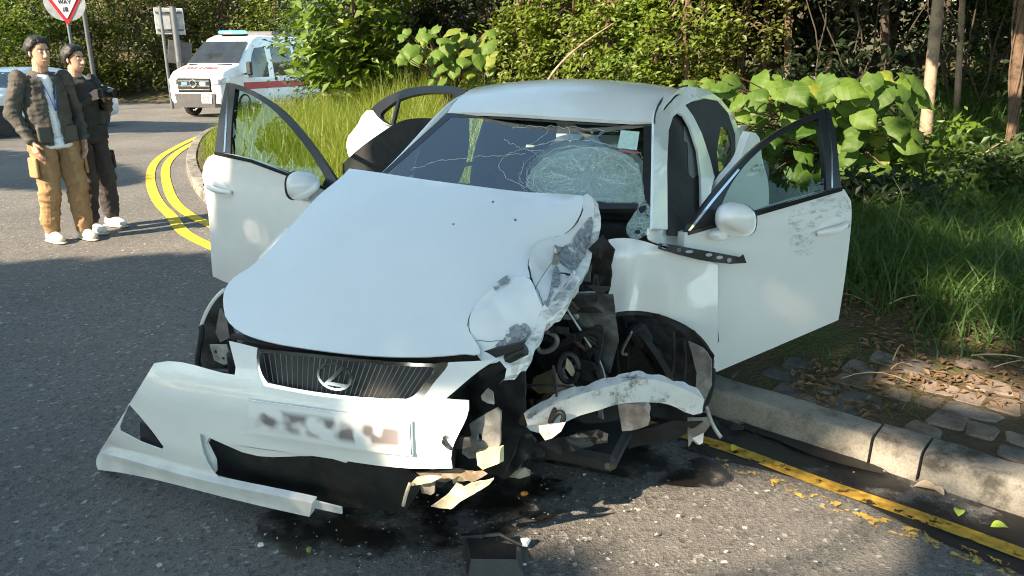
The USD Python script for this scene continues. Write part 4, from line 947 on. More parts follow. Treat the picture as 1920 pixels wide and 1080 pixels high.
obj('caliper', xf(box((-0.05, -0.04, 0.06), (0.06, 0.04, 0.15), 0.015), rot('x', 35) @ rot('z', 30), hub_c), M_LINER, Hb, smooth=30)
hose('steering_link', [(1183, 622), (1172, 645), (1168, 664), (1176, 664)], -0.14, 0.007, M_STEEL)
for k, (x0, y0, x1, y1) in enumerate(((1150, 612, 1158, 720), (1172, 605, 1176, 690), (1262, 622, 1256, 715), (1282, 640, 1280, 722))):
    hose('liner_rib', [(x0, y0), ((x0 + x1) / 2 + 4, (y0 + y1) / 2), (x1, y1)], -0.20, 0.007, M_LINER)
# white chassis leg, bent into an arc
beam_top = [(987, 790), (1007, 777), (1053, 753), (1120, 730), (1163, 719), (1197, 712), (1230, 712), (1263, 722), (1297, 737), (1321, 749)]
beam_bot = [(1317, 774), (1300, 778), (1267, 763), (1233, 755), (1187, 755), (1153, 759), (1120, 770), (1080, 782), (1060, 792), (1020, 800), (990, 801)]
_b1 = hit([(1318, 760)], const(0, 0.30), CO, CR)[0]
g_beam = plane3(hit([(990, 790)], const(0, 0.58), CO, CR)[0], _b1, _b1 + (0.03, 0.0, 0.5))
obj('chassis_leg', panel_mesh(smooth_poly(beam_top + beam_bot, 2, corners=(0, 9, 10, 20)), g_beam, step=8, thick=0.06, warp=lambda p: p + (meshkit.fbm(p * 18, 3, 3)[:, None] - 0.5) * 0.009), M_DIRTYWHITE, car, smooth=50, label='bent grimy white chassis leg')
sheet('crushed_end', [(987, 800), (1060, 792), (1052, 808), (1035, 822), (1022, 826), (1012, 812), (995, 808)], 0.59, M_DIRTYWHITE, amp=0.02, step=6)
sheet('alloy_arm', [(1158, 758), (1192, 757), (1208, 764), (1220, 785), (1216, 798), (1190, 807), (1166, 808), (1163, 785)], 0.18, plain('stained_alloy', (0.46, 0.38, 0.33), 0.45, metal=0.4, var=0.35, scale=14, bump=0.5), amp=0.02, step=7, thick=0.05, label='pale curved suspension arm')
sheet('grey_flap', [(1289, 783), (1330, 782), (1336, 790), (1318, 815), (1316, 832), (1308, 834), (1298, 826), (1290, 838)], 0.05, M_GREYMET, amp=0.015, step=6)
sheet('white_tip', [(1298, 822), (1320, 812), (1318, 830), (1312, 834)], 0.08, M_WHITE, amp=0.01, step=6)
hose('loose_rod', [(1325, 762), (1336, 795), (1352, 820)], 0.05, 0.008, M_STEEL)
sheet('splash_tray', [(930, 880), (1000, 850), (1080, 815), (1180, 812), (1260, 790), (1315, 790), (1290, 812), (1240, 832), (1160, 842), (1060, 850), (985, 878), (950, 920)], 0.05, M_LINER, amp=0.03, step=10, thick=0.02)
sheet('torn_undertray', [(940, 800), (985, 790), (1005, 830), (1090, 812), (1130, 830), (1060, 850), (985, 862), (945, 900), (925, 880)], 0.45, M_BLACK, amp=0.04, step=8, thick=0.01)
sheet('grey_ribbed_plate', [(1080, 812), (1120, 806), (1140, 815), (1138, 830), (1085, 838)], 0.40, plain('ribbed_grey', (0.06, 0.06, 0.06), 0.5, var=0.3, scale=20), amp=0.01, step=7)
# dull yellow and beige pieces deep in the bay
sheet('yellowed_moulding', [(1000, 708), (1040, 690), (1046, 735), (1010, 738), (996, 726)], 0.22, plain('dull_yellow_plastic', (0.15, 0.125, 0.065), 0.6, var=0.4, scale=16, bump=0.4), amp=0.02, step=6)
sheet('pale_vane', [(1042, 700), (1052, 702), (1080, 728), (1084, 737), (1060, 742), (1044, 742)], 0.30, M_BEIGE, amp=0.012, step=6)
sheet('pale_vane', [(1062, 672), (1070, 680), (1078, 700), (1080, 710), (1070, 704), (1060, 690)], 0.30, M_BEIGE, amp=0.01, step=5)
a = np.linspace(0.3, 2 * PI, 14)
hose('pulley_ring', np.c_[1066 + 18 * np.cos(a), 690 + 26 * np.sin(a)], 0.31, 0.010, M_BLACK)
hose('hanging_wire', [(1037, 685), (1042, 715), (1042, 768)], 0.50, 0.004, M_BLACK)
hose('hook_clip', [(1042, 768), (1036, 778), (1032, 792), (1040, 780), (1054, 774), (1057, 784), (1052, 790)], 0.56, 0.009, M_BLACK)
hose('wire', [(938, 728), (980, 724), (1020, 722), (1080, 728)], 0.42, 0.005, M_BLACK)
hose('wire', [(1040, 735), (1062, 728), (1085, 726)], 0.40, 0.004, M_GREYMET)
rh = np.random.default_rng(12)
M_BARKISH = plain('rusty_brown', (0.10, 0.065, 0.04), 0.7, var=0.5, scale=20, bump=0.5)
for k in range(30):
    x0, y0 = rh.uniform(965, 1125), rh.uniform(560, 760)
    pts = [(x0, y0)]
    for _ in range(3):
        pts.append((pts[-1][0] + rh.normal(10, 28), pts[-1][1] + rh.normal(8, 26)))
    pts = [(min(1125, max(960, a_)), min(775, max(520, b_))) for a_, b_ in pts]
    hose('hose', pts, rh.uniform(0.0, 0.2), rh.uniform(0.004, 0.014), (M_LINER, M_BLACK, M_GREYMET, M_LINER, M_BARKISH)[k % 5])
for k in range(44):
    x0, y0 = rh.uniform(960, 1130), rh.uniform(480, 775)
    if x0 < 1040 and y0 < 600: continue
    w, h_ = rh.uniform(5, 24), rh.uniform(4, 22); sk = rh.normal(0, 9)
    sheet('broken_bracket', [(x0 - w, y0 - h_), (x0 + w + sk, y0 - h_ * 0.7), (x0 + w * 0.8, y0 + h_), (x0 - w * 0.6 + sk, y0 + h_ * 0.8)], rh.uniform(-0.05, 0.30), (M_LINER, M_BLACK, M_LINER, M_GREYMET, M_LINER, M_BARKISH, M_LINER, M_STEEL)[k % 8], amp=0.035, step=6, thick=0.008)
# the battered carrier at the torn end of the bumper
sheet('radiator_carrier', [(880, 795), (905, 780), (930, 765), (938, 772), (938, 830), (934, 842), (905, 858), (880, 860), (866, 850), (868, 832), (884, 822)], 0.74, M_GREYMET, amp=0.012, step=6, thick=0.012,
      holes=[np.c_[899 + 5 * np.cos(np.linspace(0, 2 * PI, 11)[:-1]), 820 + 8 * np.sin(np.linspace(0, 2 * PI, 11)[:-1])]], label='bent grey radiator carrier')
sheet('carrier_tip', [(902, 742), (914, 728), (924, 736), (926, 758), (914, 756), (904, 750)], 0.72, M_ALU, amp=0.012, step=5)
sheet('black_bracket', [(838, 826), (850, 818), (880, 820), (884, 836), (868, 842), (842, 840), (836, 834)], 0.80, M_BLACK, amp=0.01, step=6, thick=0.02)
sheet('black_backing', [(848, 750), (900, 700), (950, 680), (985, 660), (985, 800), (945, 890), (850, 884), (866, 800)], 0.52, M_LINER, amp=0.04, step=9, thick=0.01)
sheet('foam_block', [(893, 848), (938, 842), (936, 868), (905, 881), (895, 872)], 0.76, M_FOAM, amp=0.012, step=6, thick=0.03, label='torn yellow foam block')
hose('bracket_loop', [(836, 818), (838, 832), (846, 842), (838, 838), (834, 824)], 0.84, 0.004, M_BLACK)
hose('slam_panel', [(900, 700), (930, 688), (960, 668), (985, 655)], 0.60, 0.02, M_BLACK)
# shreds hanging below the bumper
for nm, pl, x, m in (('torn_strip', [(778, 886), (850, 882), (905, 884), (914, 890), (885, 904), (860, 894), (835, 904), (800, 900)], 0.80, plain('brown_plastic', (0.17, 0.125, 0.085), 0.6, var=0.4, scale=14, bump=0.4)),
                     ('torn_strip', [(768, 908), (782, 894), (805, 889), (830, 892), (812, 902), (786, 908), (772, 912)], 0.84, M_BEIGE),
                     ('torn_strip', [(806, 952), (836, 930), (856, 906), (868, 914), (884, 906), (926, 899), (918, 908), (888, 928), (866, 938), (845, 954)], 0.80, M_BEIGE),
                     ('grey_lump', [(788, 906), (816, 902), (814, 924), (806, 930), (790, 926)], 0.82, plain('stained_grey', (0.24, 0.20, 0.165), 0.6, var=0.3, scale=16)),
                     ('torn_strip', [(848, 892), (905, 886), (912, 892), (880, 902), (850, 906)], 0.78, plain('khaki_plastic', (0.30, 0.27, 0.18), 0.6, var=0.3, scale=16))):
    sheet(nm, pl, x, m, amp=0.03, step=6, thick=0.006, freq=20)
hose('stick', [(756, 948), (762, 925), (769, 906)], 0.86, 0.006, M_BEIGE)
# right headlight bay: empty housing, bracket
sheet('empty_headlight_bay', [(420, 545), (400, 567), (381, 602), (376, 640), (374, 690), (400, 694), (441, 699), (442, 640), (431, 607)], 0.28, M_LINER, amp=0.03, step=8)
hose('wing_edge', [(421, 543), (398, 567), (381, 600), (377, 612)], 0.34, 0.008, M_WHITE)
sheet('grey_plate', [(412, 578), (424, 598), (428, 634), (412, 642), (404, 622)], 0.40, M_GREYMET, amp=0.01, step=7)
sheet('lamp_bracket', [(393, 646), (424, 646), (437, 680), (420, 684), (401, 676)], 0.50, M_ALU, amp=0.008, step=5, holes=[np.c_[404 + 3 * np.cos(np.linspace(0, 2 * PI, 9)[:-1]), 660 + 4 * np.sin(np.linspace(0, 2 * PI, 9)[:-1])], np.c_[419 + 3 * np.cos(np.linspace(0, 2 * PI, 9)[:-1]), 672 + 3 * np.sin(np.linspace(0, 2 * PI, 9)[:-1])]], label='pale lamp bracket with holes')
hose('bay_edge', [(376, 610), (374, 650), (374, 690), (410, 696), (441, 700)], 0.36, 0.012, M_BLACK)
# front structure behind the bumper skin, so that the car is closed from the side
obj('engine_block', cat_(box((-0.35, -0.62, 0.22), (0.55, 0.22, 0.66), 0.06), box((0.56, -0.60, 0.2), (0.68, 0.30, 0.60), 0.03)), M_LINER, car, smooth=30)
# wheels
M_TYRE = plain('tyre_rubber', (0.022, 0.022, 0.022), 0.85, var=0.2, scale=14, bump=0.3)
def wheel(parent, name, loc, R=None, r=0.318, w=0.215, rim=None):
    W = thing(name, parent=parent, loc=loc)
    h = w / 2
    prof = [(r * 0.70, -h * 0.8), (r * 0.88, -h), (r * 0.97, -h * 0.8), (r, -h * 0.4), (r, h * 0.4), (r * 0.97, h * 0.8), (r * 0.88, h), (r * 0.70, h * 0.8), (r * 0.66, 0), (r * 0.70, -h * 0.8)]
    tR = np.eye(3) if R is None else R
    obj('tyre', xf(lathe(prof, 36, 'y'), tR), M_TYRE, W, smooth=35)
    ms = [lathe([(r * 0.70, -h * 0.5), (r * 0.70, h * 0.62), (r * 0.66, h * 0.70), (r * 0.64, h * 0.3), (r * 0.62, -h * 0.4)], 36, 'y'), lathe([(0.0, h * 0.58), (r * 0.16, h * 0.55), (r * 0.18, h * 0.1)], 20, 'y')]
    for k in range(10):
        a = k * 2 * PI / 10
        ms.append(xf(box((r * 0.12, h * 0.2, -r * 0.045), (r * 0.68, h * 0.5, r * 0.045), 0.006), rot('y', math.degrees(a))))
    obj('rim', xf(cat_(*ms), tR), rim or M_ALU, W, smooth=35)
    obj('brake_disc', xf(lathe([(0.0, -0.01), (r * 0.5, -0.01), (r * 0.5, 0.01), (0.0, 0.01)], 24, 'y'), tR), M_BLACK, W)
    return W
wheel(car, 'wheel', (-2.73, 0.76, 0.318)); wheel(car, 'wheel', (-2.73, -0.76, 0.318), rot('z', 180)); wheel(car, 'wheel', (0.0, -0.74, 0.318), rot('z', 180))
wheel(car, 'wheel', (-0.22, 0.52, 0.28), rot('x', 40) @ rot('z', 25), rim=M_GREYMET)

# ================================================================ loose pieces on the road
def on_ground(px, z=0.0):
    return gnd([px], z)[0]
p = on_ground((930, 1052))
d = thing('plastic_debris', 'broken dark plastic cover lying on the road at the bottom edge', 'debris', (p[0], p[1], 0.0), 0.1)
obj('cover', hull(np.array([(-0.10, -0.09, 0.0), (0.09, -0.10, 0.0), (0.10, 0.06, 0.0), (-0.11, 0.07, 0.0), (-0.085, -0.06, 0.06), (0.06, -0.07, 0.055), (0.075, 0.04, 0.03), (-0.095, 0.05, 0.062)])), M_BLACK, d, smooth=20)
obj('torn_edge', cat_(box((-0.12, 0.05, 0.045), (-0.04, 0.08, 0.066), 0.006), tube([(-0.1, 0.07, 0.05), (0.02, 0.075, 0.05), (0.09, 0.05, 0.02)], 0.008, 6)), M_BLACK, d)
def chunk(name, px, s, m, label, cat, seed, sq=(1, 1, 0.6)):
    q = on_ground(px); r = np.random.default_rng(seed)
    pts = r.normal(0, 1, (14, 3)); pts /= np.linalg.norm(pts, axis=1, keepdims=True)
    h_ = hull(pts * np.array(sq) * s)
    h_ = (h_[0] - (0, 0, h_[0][:, 2].min() - 0.013), h_[1])
    return obj(name, xf(h_, None, (q[0], q[1], 0)), m, None, label=label, cat=cat)
chunk('plastic_chunk', (972, 898), 0.045, M_BEIGE, 'beige chunk of plastic on the road beside the black shadow', 'debris', 1, (1.2, 0.6, 0.6))
chunk('plastic_shard', (985, 1027), 0.022, M_WHITE, 'small white shard on the road near the bottom dark cover', 'debris', 2)
chunk('amber_shard', (983, 934), 0.016, plain('amber_plastic', (0.6, 0.22, 0.03), 0.3), 'small amber lens shard on the sunlit road', 'debris', 3)
chunk('plastic_shard', (580, 1040), 0.014, plain('olive_leaf', (0.16, 0.17, 0.03), 0.5), 'olive green scrap on the road left of the bottom dark cover', 'debris', 4)
chunk('plastic_shard', (490, 1030), 0.012, M_WHITE, 'tiny white shard on the dark road below the bumper lip', 'debris', 5)
chunk('plastic_shard', (1385, 812), 0.035, M_BLACK, 'black plastic piece lying in the gutter beside the kerb', 'debris', 6, (1.4, 0.6, 0.35))
M_LEAFY = plain('yellow_leaf', (0.55, 0.48, 0.05), 0.6, var=0.2, scale=30)
M_LEAFG = plain('lime_leaf', (0.34, 0.45, 0.06), 0.6, var=0.2, scale=30)
M_LEAFD = plain('dry_leaf', (0.42, 0.33, 0.22), 0.8, var=0.3, scale=30)
def leaf_on(px, L, ang, m, label, z=0.014):
    q = on_ground(px)
    u = np.linspace(0, 1, 9); w = 0.36 * np.sin(PI * u ** 0.85) * L
    c = np.c_[(u - 0.5) * L, 0 * u, 0.012 * np.sin(u * 3) + 0 * u]
    l = c + np.c_[0 * u, w, 0.25 * w]; r = c + np.c_[0 * u, -w, 0.25 * w]
    v = np.vstack([l, c, r]); i = np.arange(8)
    f = np.vstack([np.c_[i, i + 9, i + 1], np.c_[i + 1, i + 9, i + 10], np.c_[i + 9, i + 18, i + 10], np.c_[i + 10, i + 18, i + 19]])
    obj('fallen_leaf', xf((v, f), rot('z', ang), (q[0], q[1], z)), m, None, smooth=True, label=label, cat='leaf')
leaf_on((1796, 968), 0.05, 60, M_LEAFG, 'small upright lime leaf in the dark gutter near the right edge')
leaf_on((1873, 996), 0.06, -10, M_LEAFG, 'lime yellow leaf in the gutter closest to the right edge')
leaf_on((1378, 848), 0.05, 40, M_LEAFY, 'yellow leaf on the kerbside line near the wrecked corner')
leaf_on((1735, 922), 0.09, 160, M_LEAFD, 'larger dry pale leaf against the foot of the kerb')
leaf_on((1755, 928), 0.06, 120, M_LEAFD, 'smaller dry leaf beside the larger one at the kerb foot')

rq = np.random.default_rng(404)
cr_ = []
for k in range(240):
    q = on_ground((rq.normal(900, 330), rq.uniform(880, 1075)))
    if shapely.contains_xy(_vp, q[0], q[1]) or q[1] > 3.6: continue
    sz = rq.uniform(0.0012, 0.0035) * (2.0 if rq.random() < 0.08 else 1)
    m_ = hull(rq.normal(0, 1, (7, 3)) * np.array([1, 1, 0.5]) * sz)
    cr_.append((m_[0] - (0, 0, m_[0][:, 2].min()) + np.array([q[0], q[1], 0.013]), m_[1]))
obj('glass_crumbs', cat_(*cr_), plain('crumb_glass', (0.34, 0.36, 0.35), 0.25, var=0.6, scale=40), None, label='tiny crumbs of glass and plastic strewn over the road', cat='debris', kind='stuff')
# ================================================================ PEOPLE
def skel(bones, edge=0.018, it=12):
    """bones: ((p, r), (q, r)) or longer tuples; one smooth closed surface"""
    parts = []
    for b in bones:
        pts = []
        for p, r in b:
            s = m3.Manifold.sphere(1.0, 14).to_mesh().vert_properties[:, :3]
            r3 = np.broadcast_to(r, 3)
            pts.append(s * r3 + np.asarray(p, float))
        parts.append(m3.Manifold.hull_points(np.vstack(pts)))
    m = m3.Manifold.batch_boolean(parts, m3.OpType.Add).refine_to_length(edge).to_mesh()
    t = trimesh.Trimesh(m.vert_properties[:, :3], m.tri_verts, process=True)
    trimesh.smoothing.filter_taubin(t, lamb=0.5, nu=0.52, iterations=it)
    return np.array(t.vertices), np.array(t.faces)
def crease(mesh, amp, freq, seed, sq=(1, 1, 1)):
    """cloth folds: sharp-crested ridges along the surface"""
    v, f = mesh
    t = trimesh.Trimesh(v, f, process=False)
    n = np.array(t.vertex_normals)
    q = v * np.array(sq) * freq
    q = q + 0.8 * (np.stack([meshkit.noise(q * 0.6 + k * 17, seed + k) for k in range(3)], -1) - 0.5)
    r = 1 - 2 * np.abs(meshkit.noise(q, seed) - 0.5)
    d = r ** 3 - 0.3 + 0.35 * (meshkit.noise(q * 2.3, seed + 9) - 0.5)
    return v + n * (d * amp)[:, None], f
M_SKIN = plain('skin', (0.46, 0.27, 0.19), 0.5, var=0.1, scale=8)
M_HAIR = plain('black_hair', (0.012, 0.010, 0.009), 0.5, var=0.3, scale=40, bump=0.6)
M_JACKET = plain('charcoal_jacket', (0.060, 0.055, 0.047), 0.8, var=0.25, scale=7, bump=0.4)
M_JACKET2 = plain('black_jacket', (0.022, 0.022, 0.024), 0.75, var=0.3, scale=7, bump=0.4)
M_TEE = plain('white_tee', (0.72, 0.73, 0.76), 0.85, var=0.06)
M_KHAKI = plain('khaki_cotton', (0.30, 0.18, 0.085), 0.85, var=0.16, scale=6, bump=0.4)
M_BLKTROU = plain('black_trousers', (0.040, 0.033, 0.033), 0.8, var=0.25, scale=6, bump=0.4)
M_SHOE = plain('cream_trainer', (0.62, 0.56, 0.47), 0.7, var=0.12, scale=20, bump=0.3)
M_SHOEW = plain('white_trainer', (0.78, 0.77, 0.75), 0.7, var=0.06, scale=20, bump=0.3)
M_SOLE = plain('rubber_sole', (0.55, 0.50, 0.42), 0.8, var=0.1)
M_LAN = plain('blue_lanyard', (0.06, 0.10, 0.30), 0.7)

def hand(c, axis, palm_n, thumb, curl=0.5):
    """palm, four fingers of different lengths, thumb leaving the side of the palm; axis = towards the finger tips"""
    a = np.asarray(axis, float); a /= np.linalg.norm(a); n = np.asarray(palm_n, float); n -= a * (n @ a); n /= np.linalg.norm(n); s = np.cross(n, a); s *= np.sign(s @ np.asarray(thumb, float)) or 1
    b = [((c + s * 0.028, 0.014), (c - s * 0.028, 0.013), (c + a * 0.085 + s * 0.034, 0.012), (c + a * 0.08 - s * 0.032, 0.011))]
    for k, (off, L) in enumerate(((0.031, 0.070), (0.011, 0.078), (-0.010, 0.072), (-0.030, 0.056))):
        p = c + a * 0.085 + s * off; d = a.copy()
        for j, (fr, r) in enumerate(((0.45, 0.0095), (0.32, 0.0088), (0.23, 0.0080))):
            ang = curl * (0.5 + 0.45 * j); d = a * math.cos(ang) + n * math.sin(ang)
            q = p + d * L * fr; b.append(((p, r), (q, r * 0.93))); p = q
    p = c + a * 0.02 + s * 0.034; q = p + (a * 0.7 + s * 0.6 + n * 0.35) * 0.038; r_2 = q + (a * 0.9 + s * 0.15 + n * 0.5) * 0.03
    b += [((p, 0.013), (q, 0.0105)), ((q, 0.0105), (r_2, 0.0085))]
    return b
def person(label, px, face_deg, H, jacket, trousers, shoes, arms, stance, hair_long=0.0, tee=True):
    g = on_ground(px)
    P = thing('person', label, 'person', (g[0], g[1], 0), math.radians(face_deg))
    k = H / 1.76
    X = lambda *v: np.array(v, float) * k
    hipL, hipR = X(0, 0.095, 0.93), X(0, -0.095, 0.93)
    (fL, fR) = stance
    knee = lambda h, f: (h + np.array([f[0], f[1], 0.10]) * 1.0) / 2 * np.array([1, 1, 0]) + np.array([0.035, 0, 0.50 * k])
    kL, kR = knee(hipL, fL), knee(hipR, fR)
    aL, aR = np.array([fL[0] - 0.02, fL[1], 0.095]), np.array([fR[0] - 0.02, fR[1], 0.095])
    shL, shR = X(-0.01, 0.185, 1.425), X(-0.01, -0.185, 1.425)
    # head: skull, jaw, nose, ears
    hc = X(0.035, 0, 1.635)
    head = [((hc + X(-0.015, 0, 0.035), np.array([0.095, 0.076, 0.088]) * k), (hc + X(0.02, 0, -0.055), np.array([0.062, 0.056, 0.055]) * k), (hc + X(0.045, 0, -0.085), 0.03 * k)),
            ((hc + X(0.088, 0, 0.01), 0.010 * k), (hc + X(0.104, 0, -0.028), 0.014 * k), (hc + X(0.078, 0, -0.03), 0.016 * k)),
            ((hc + X(0.075, 0, -0.063), np.array([0.014, 0.026, 0.008]) * k), (hc + X(0.068, 0, -0.063), np.array([0.014, 0.028, 0.012]) * k)),
            ((hc + X(-0.01, 0.078, 0.015), np.array([0.018, 0.009, 0.028]) * k), (hc + X(-0.005, 0.076, -0.015), np.array([0.012, 0.008, 0.018]) * k)),
            ((hc + X(-0.01, -0.078, 0.015), np.array([0.018, 0.009, 0.028]) * k), (hc + X(-0.005, -0.076, -0.015), np.array([0.012, 0.008, 0.018]) * k)),
            ((X(-0.005, 0, 1.42), 0.062 * k), (hc + X(-0.02, 0, -0.05), 0.056 * k))]
    skin = list(head) + [((X(0, 0, 1.40), np.array([0.09, 0.15, 0.06]) * k), (X(0, 0, 0.95), np.array([0.09, 0.14, 0.08]) * k)), ((hipL, 0.08 * k), (kL, 0.055 * k)), ((kL, 0.055 * k), (aL, 0.04 * k)), ((hipR, 0.08 * k), (kR, 0.055 * k)), ((kR, 0.055 * k), (aR, 0.04 * k)), ((X(0, 0.1, 0.95), 0.09 * k), (X(0, -0.1, 0.95), 0.09 * k))]
    jk = [((X(-0.005, 0, 1.40), np.array([0.115, 0.175, 0.07]) * k), (X(0.005, 0, 1.15), np.array([0.13, 0.185, 0.1]) * k)), ((X(0.005, 0, 1.15), np.array([0.13, 0.185, 0.1]) * k), (X(0, 0, 0.90), np.array([0.14, 0.19, 0.06]) * k)),
          ((X(-0.02, 0, 1.47), np.array([0.075, 0.08, 0.035]) * k), (X(-0.01, 0, 1.40), np.array([0.10, 0.15, 0.05]) * k))]
    hands_ = []
    for sh, (el, wr, axis, pn, th, curl) in zip((shL, shR), arms):
        el, wr = X(*el), X(*wr)
        jk += [((sh, 0.070 * k), (el, 0.056 * k)), ((el, 0.056 * k), (el + (wr - el) * 0.93, 0.045 * k))]
        skin += [((sh, 0.05 * k), (el, 0.042 * k)), ((el, 0.042 * k), (wr, 0.030 * k)), ((wr, 0.030 * k), (wr + np.asarray(axis) * 0.02, 0.022 * k))]
        hands_ += hand(wr + np.asarray(axis) / np.linalg.norm(axis) * 0.02, axis, pn, th, curl)
    skin_mesh = skel(skin, 0.016, 6); 
    obj('body', cat_(skin_mesh, skel(hands_, 0.006, 3)), M_SKIN, P, smooth=True)
    j = skel(jk, 0.012, 18); j = crease(j, 0.014, 8, 3, (1, 1, 1.5)); j = crease(j, 0.008, 17, 8, (1, 1, 1.8))
    # open front: push the strip over the breastbone inwards so that the shirt shows
    if tee:
        v, f = j
        m = (v[:, 0] > 0.02) & (np.abs(v[:, 1] + 0.02) < 0.052 * k * (1 + 0.3 * np.sin(v[:, 2] * 4))) & (v[:, 2] < 1.47 * k) & (np.abs(v[:, 2]) > 0)
        keep = ~m[f].all(1); j = (v, f[keep])
        tm = skel([((X(0.0, 0, 1.40), np.array([0.095, 0.13, 0.05]) * k), (X(0.012, 0, 1.15), np.array([0.104, 0.145, 0.1]) * k)), ((X(0.012, 0, 1.15), np.array([0.104, 0.145, 0.1]) * k), (X(0.0, 0, 0.94), np.array([0.115, 0.155, 0.05]) * k)), ((X(0.0, 0, 0.93), np.array([0.125, 0.165, 0.04]) * k), (X(0.01, 0, 0.865), np.array([0.132, 0.17, 0.04]) * k)), ((X(0, 0, 1.455), np.array([0.07, 0.07, 0.02]) * k), (X(0, 0, 1.40), np.array([0.095, 0.13, 0.05]) * k))], 0.018, 10)
        obj('tee_shirt', crease(tm, 0.006, 12, 5), M_TEE, P, smooth=True)
    obj('jacket', j, jacket, P, smooth=True)
    for s, y in (('pocket', 0.10), ('pocket', -0.115)):
        p3 = skel([((X(0.118, y - 0.045, 1.02), 0.016 * k), (X(0.118, y + 0.045, 1.02), 0.016 * k), (X(0.122, y + 0.045, 0.91), 0.016 * k), (X(0.122, y - 0.045, 0.91), 0.016 * k))], 0.014, 4)
        obj('jacket_pocket', p3, jacket, P, smooth=True)
    tr = [((X(0, 0.09, 0.95), 0.105 * k), (X(0, -0.09, 0.95), 0.105 * k))]
    for h, kn, an in ((hipL, kL, aL), (hipR, kR, aR)):
        tr += [((h, 0.112 * k), (kn, 0.088 * k)), ((kn, 0.088 * k), (an + np.array([0.0, 0, 0.10]), 0.072 * k)), ((an + np.array([0, 0, 0.10]), 0.074 * k), (an + np.array([0, 0, 0.03]), 0.062 * k))]
    t = skel(tr, 0.012, 12); t = crease(t, 0.015, 7, 11, (1, 1, 1.3)); t = crease(t, 0.007, 15, 4, (1, 1, 1.6))
    obj('trousers', t, trousers, P, smooth=True)
    for s, kn in ((1, kL), (-1, kR)):
        c = (hipL if s > 0 else hipR) * 0.45 + kn * 0.55 + np.array([0.0, s * 0.10 * k, 0.0])
        obj('leg_pocket', skel([((c + (-0.05, 0, 0.07), 0.014), (c + (0.06, 0, 0.07), 0.014), (c + (0.06, s * 0.004, -0.08), 0.016), (c + (-0.05, s * 0.004, -0.08), 0.016))], 0.014, 3), trousers, P, smooth=True)
    for f_ in (fL, fR):
        x, y = f_
        S = thing('shoe', parent=P)
        obj('upper', skel([((x - 0.07, y, 0.07), (0.045, 0.040, 0.045)) and ((x - 0.07, y, 0.065), 0.042), ] and [(((x - 0.07, y, 0.065), 0.042), ((x - 0.02, y, 0.10), 0.044)), (((x - 0.07, y, 0.055), 0.042), ((x + 0.10, y, 0.048), np.array([0.05, 0.045, 0.034]))), (((x - 0.0, y, 0.085), 0.040), ((x + 0.09, y, 0.05), np.array([0.05, 0.043, 0.034])))], 0.010, 5), shoes, S, smooth=True)
        obj('sole', skel([(((x - 0.085, y, 0.014), np.array([0.05, 0.043, 0.014])), ((x + 0.10, y, 0.014), np.array([0.062, 0.05, 0.014])))], 0.012, 2), M_SOLE, S, smooth=40)
    sk = skel([((hc + X(-0.015, 0, 0.035), np.array([0.095, 0.076, 0.088]) * k), (hc + X(0.02, 0, -0.055), np.array([0.062, 0.056, 0.055]) * k))], 0.007, 4)
    rel = (sk[0] - hc) / k
    line = np.interp(rel[:, 0], [-0.12, -0.045, -0.015, 0.03, 0.055, 0.10], [-0.075, -0.065, -0.015, 0.03, 0.075, 0.082]) + 0.016 * (meshkit.noise(rel * 60, 3) - 0.5)
    on = rel[:, 2] > line
    tn = np.array(trimesh.Trimesh(*sk, process=False).vertex_normals)
    depth = np.where(on, 0.010 + 0.012 * np.clip((rel[:, 2] - line) / 0.05, 0, 1) + 0.012 * (meshkit.noise(rel * np.array([40, 70, 25]), 8) - 0.4), -0.006)
    obj('hair', (sk[0] + tn * (depth * k)[:, None], sk[1]), M_HAIR, P, smooth=True)
    for s in (-1, 1):
        obj('eye', skel([((hc + X(0.076, s * 0.031, 0.008), 0.010 * k), (hc + X(0.077, s * 0.031, 0.008), 0.010 * k))], 0.006, 0), plain('eye_white', (0.5, 0.48, 0.45), 0.3) if '/World/Looks/eye_white' not in _looks else UsdShade.Material.Get(stage, '/World/Looks/eye_white'), P, smooth=True); _looks.add('/World/Looks/eye_white')
        obj('eyebrow', skel([((hc + X(0.082, s * 0.016, 0.030), 0.004 * k), (hc + X(0.076, s * 0.046, 0.030), 0.004 * k))], 0.006, 1), M_HAIR, P)
    return P, X
_looks = set()
down = (0.0, 0.0, -1.0)
armsA = [((-0.04, 0.265, 1.14), (0.08, 0.225, 0.90), (0.25, -0.15, -1.0), (0, -1, 0), (1, 0, 0), 0.5), ((-0.05, -0.265, 1.14), (0.08, -0.215, 0.92), (0.30, 0.15, -1.0), (0, 1, 0), (1, 0, 0), 0.5)]
P1, X1 = person('person in charcoal jacket and khaki cargo trousers standing nearer the camera', (132, 452), -32, 1.80, M_JACKET, M_KHAKI, M_SHOE, armsA, ((0.07, 0.12), (-0.05, -0.11)))
obj('lanyard', cat_(tube(spl([X1(0.06, 0.07, 1.46), X1(0.125, 0.03, 1.30), X1(0.142, 0.0, 1.16)], 10), 0.006, 6), tube(spl([X1(0.06, -0.07, 1.46), X1(0.125, -0.035, 1.30), X1(0.142, -0.005, 1.16)], 10), 0.006, 6)), M_LAN, P1, smooth=True)
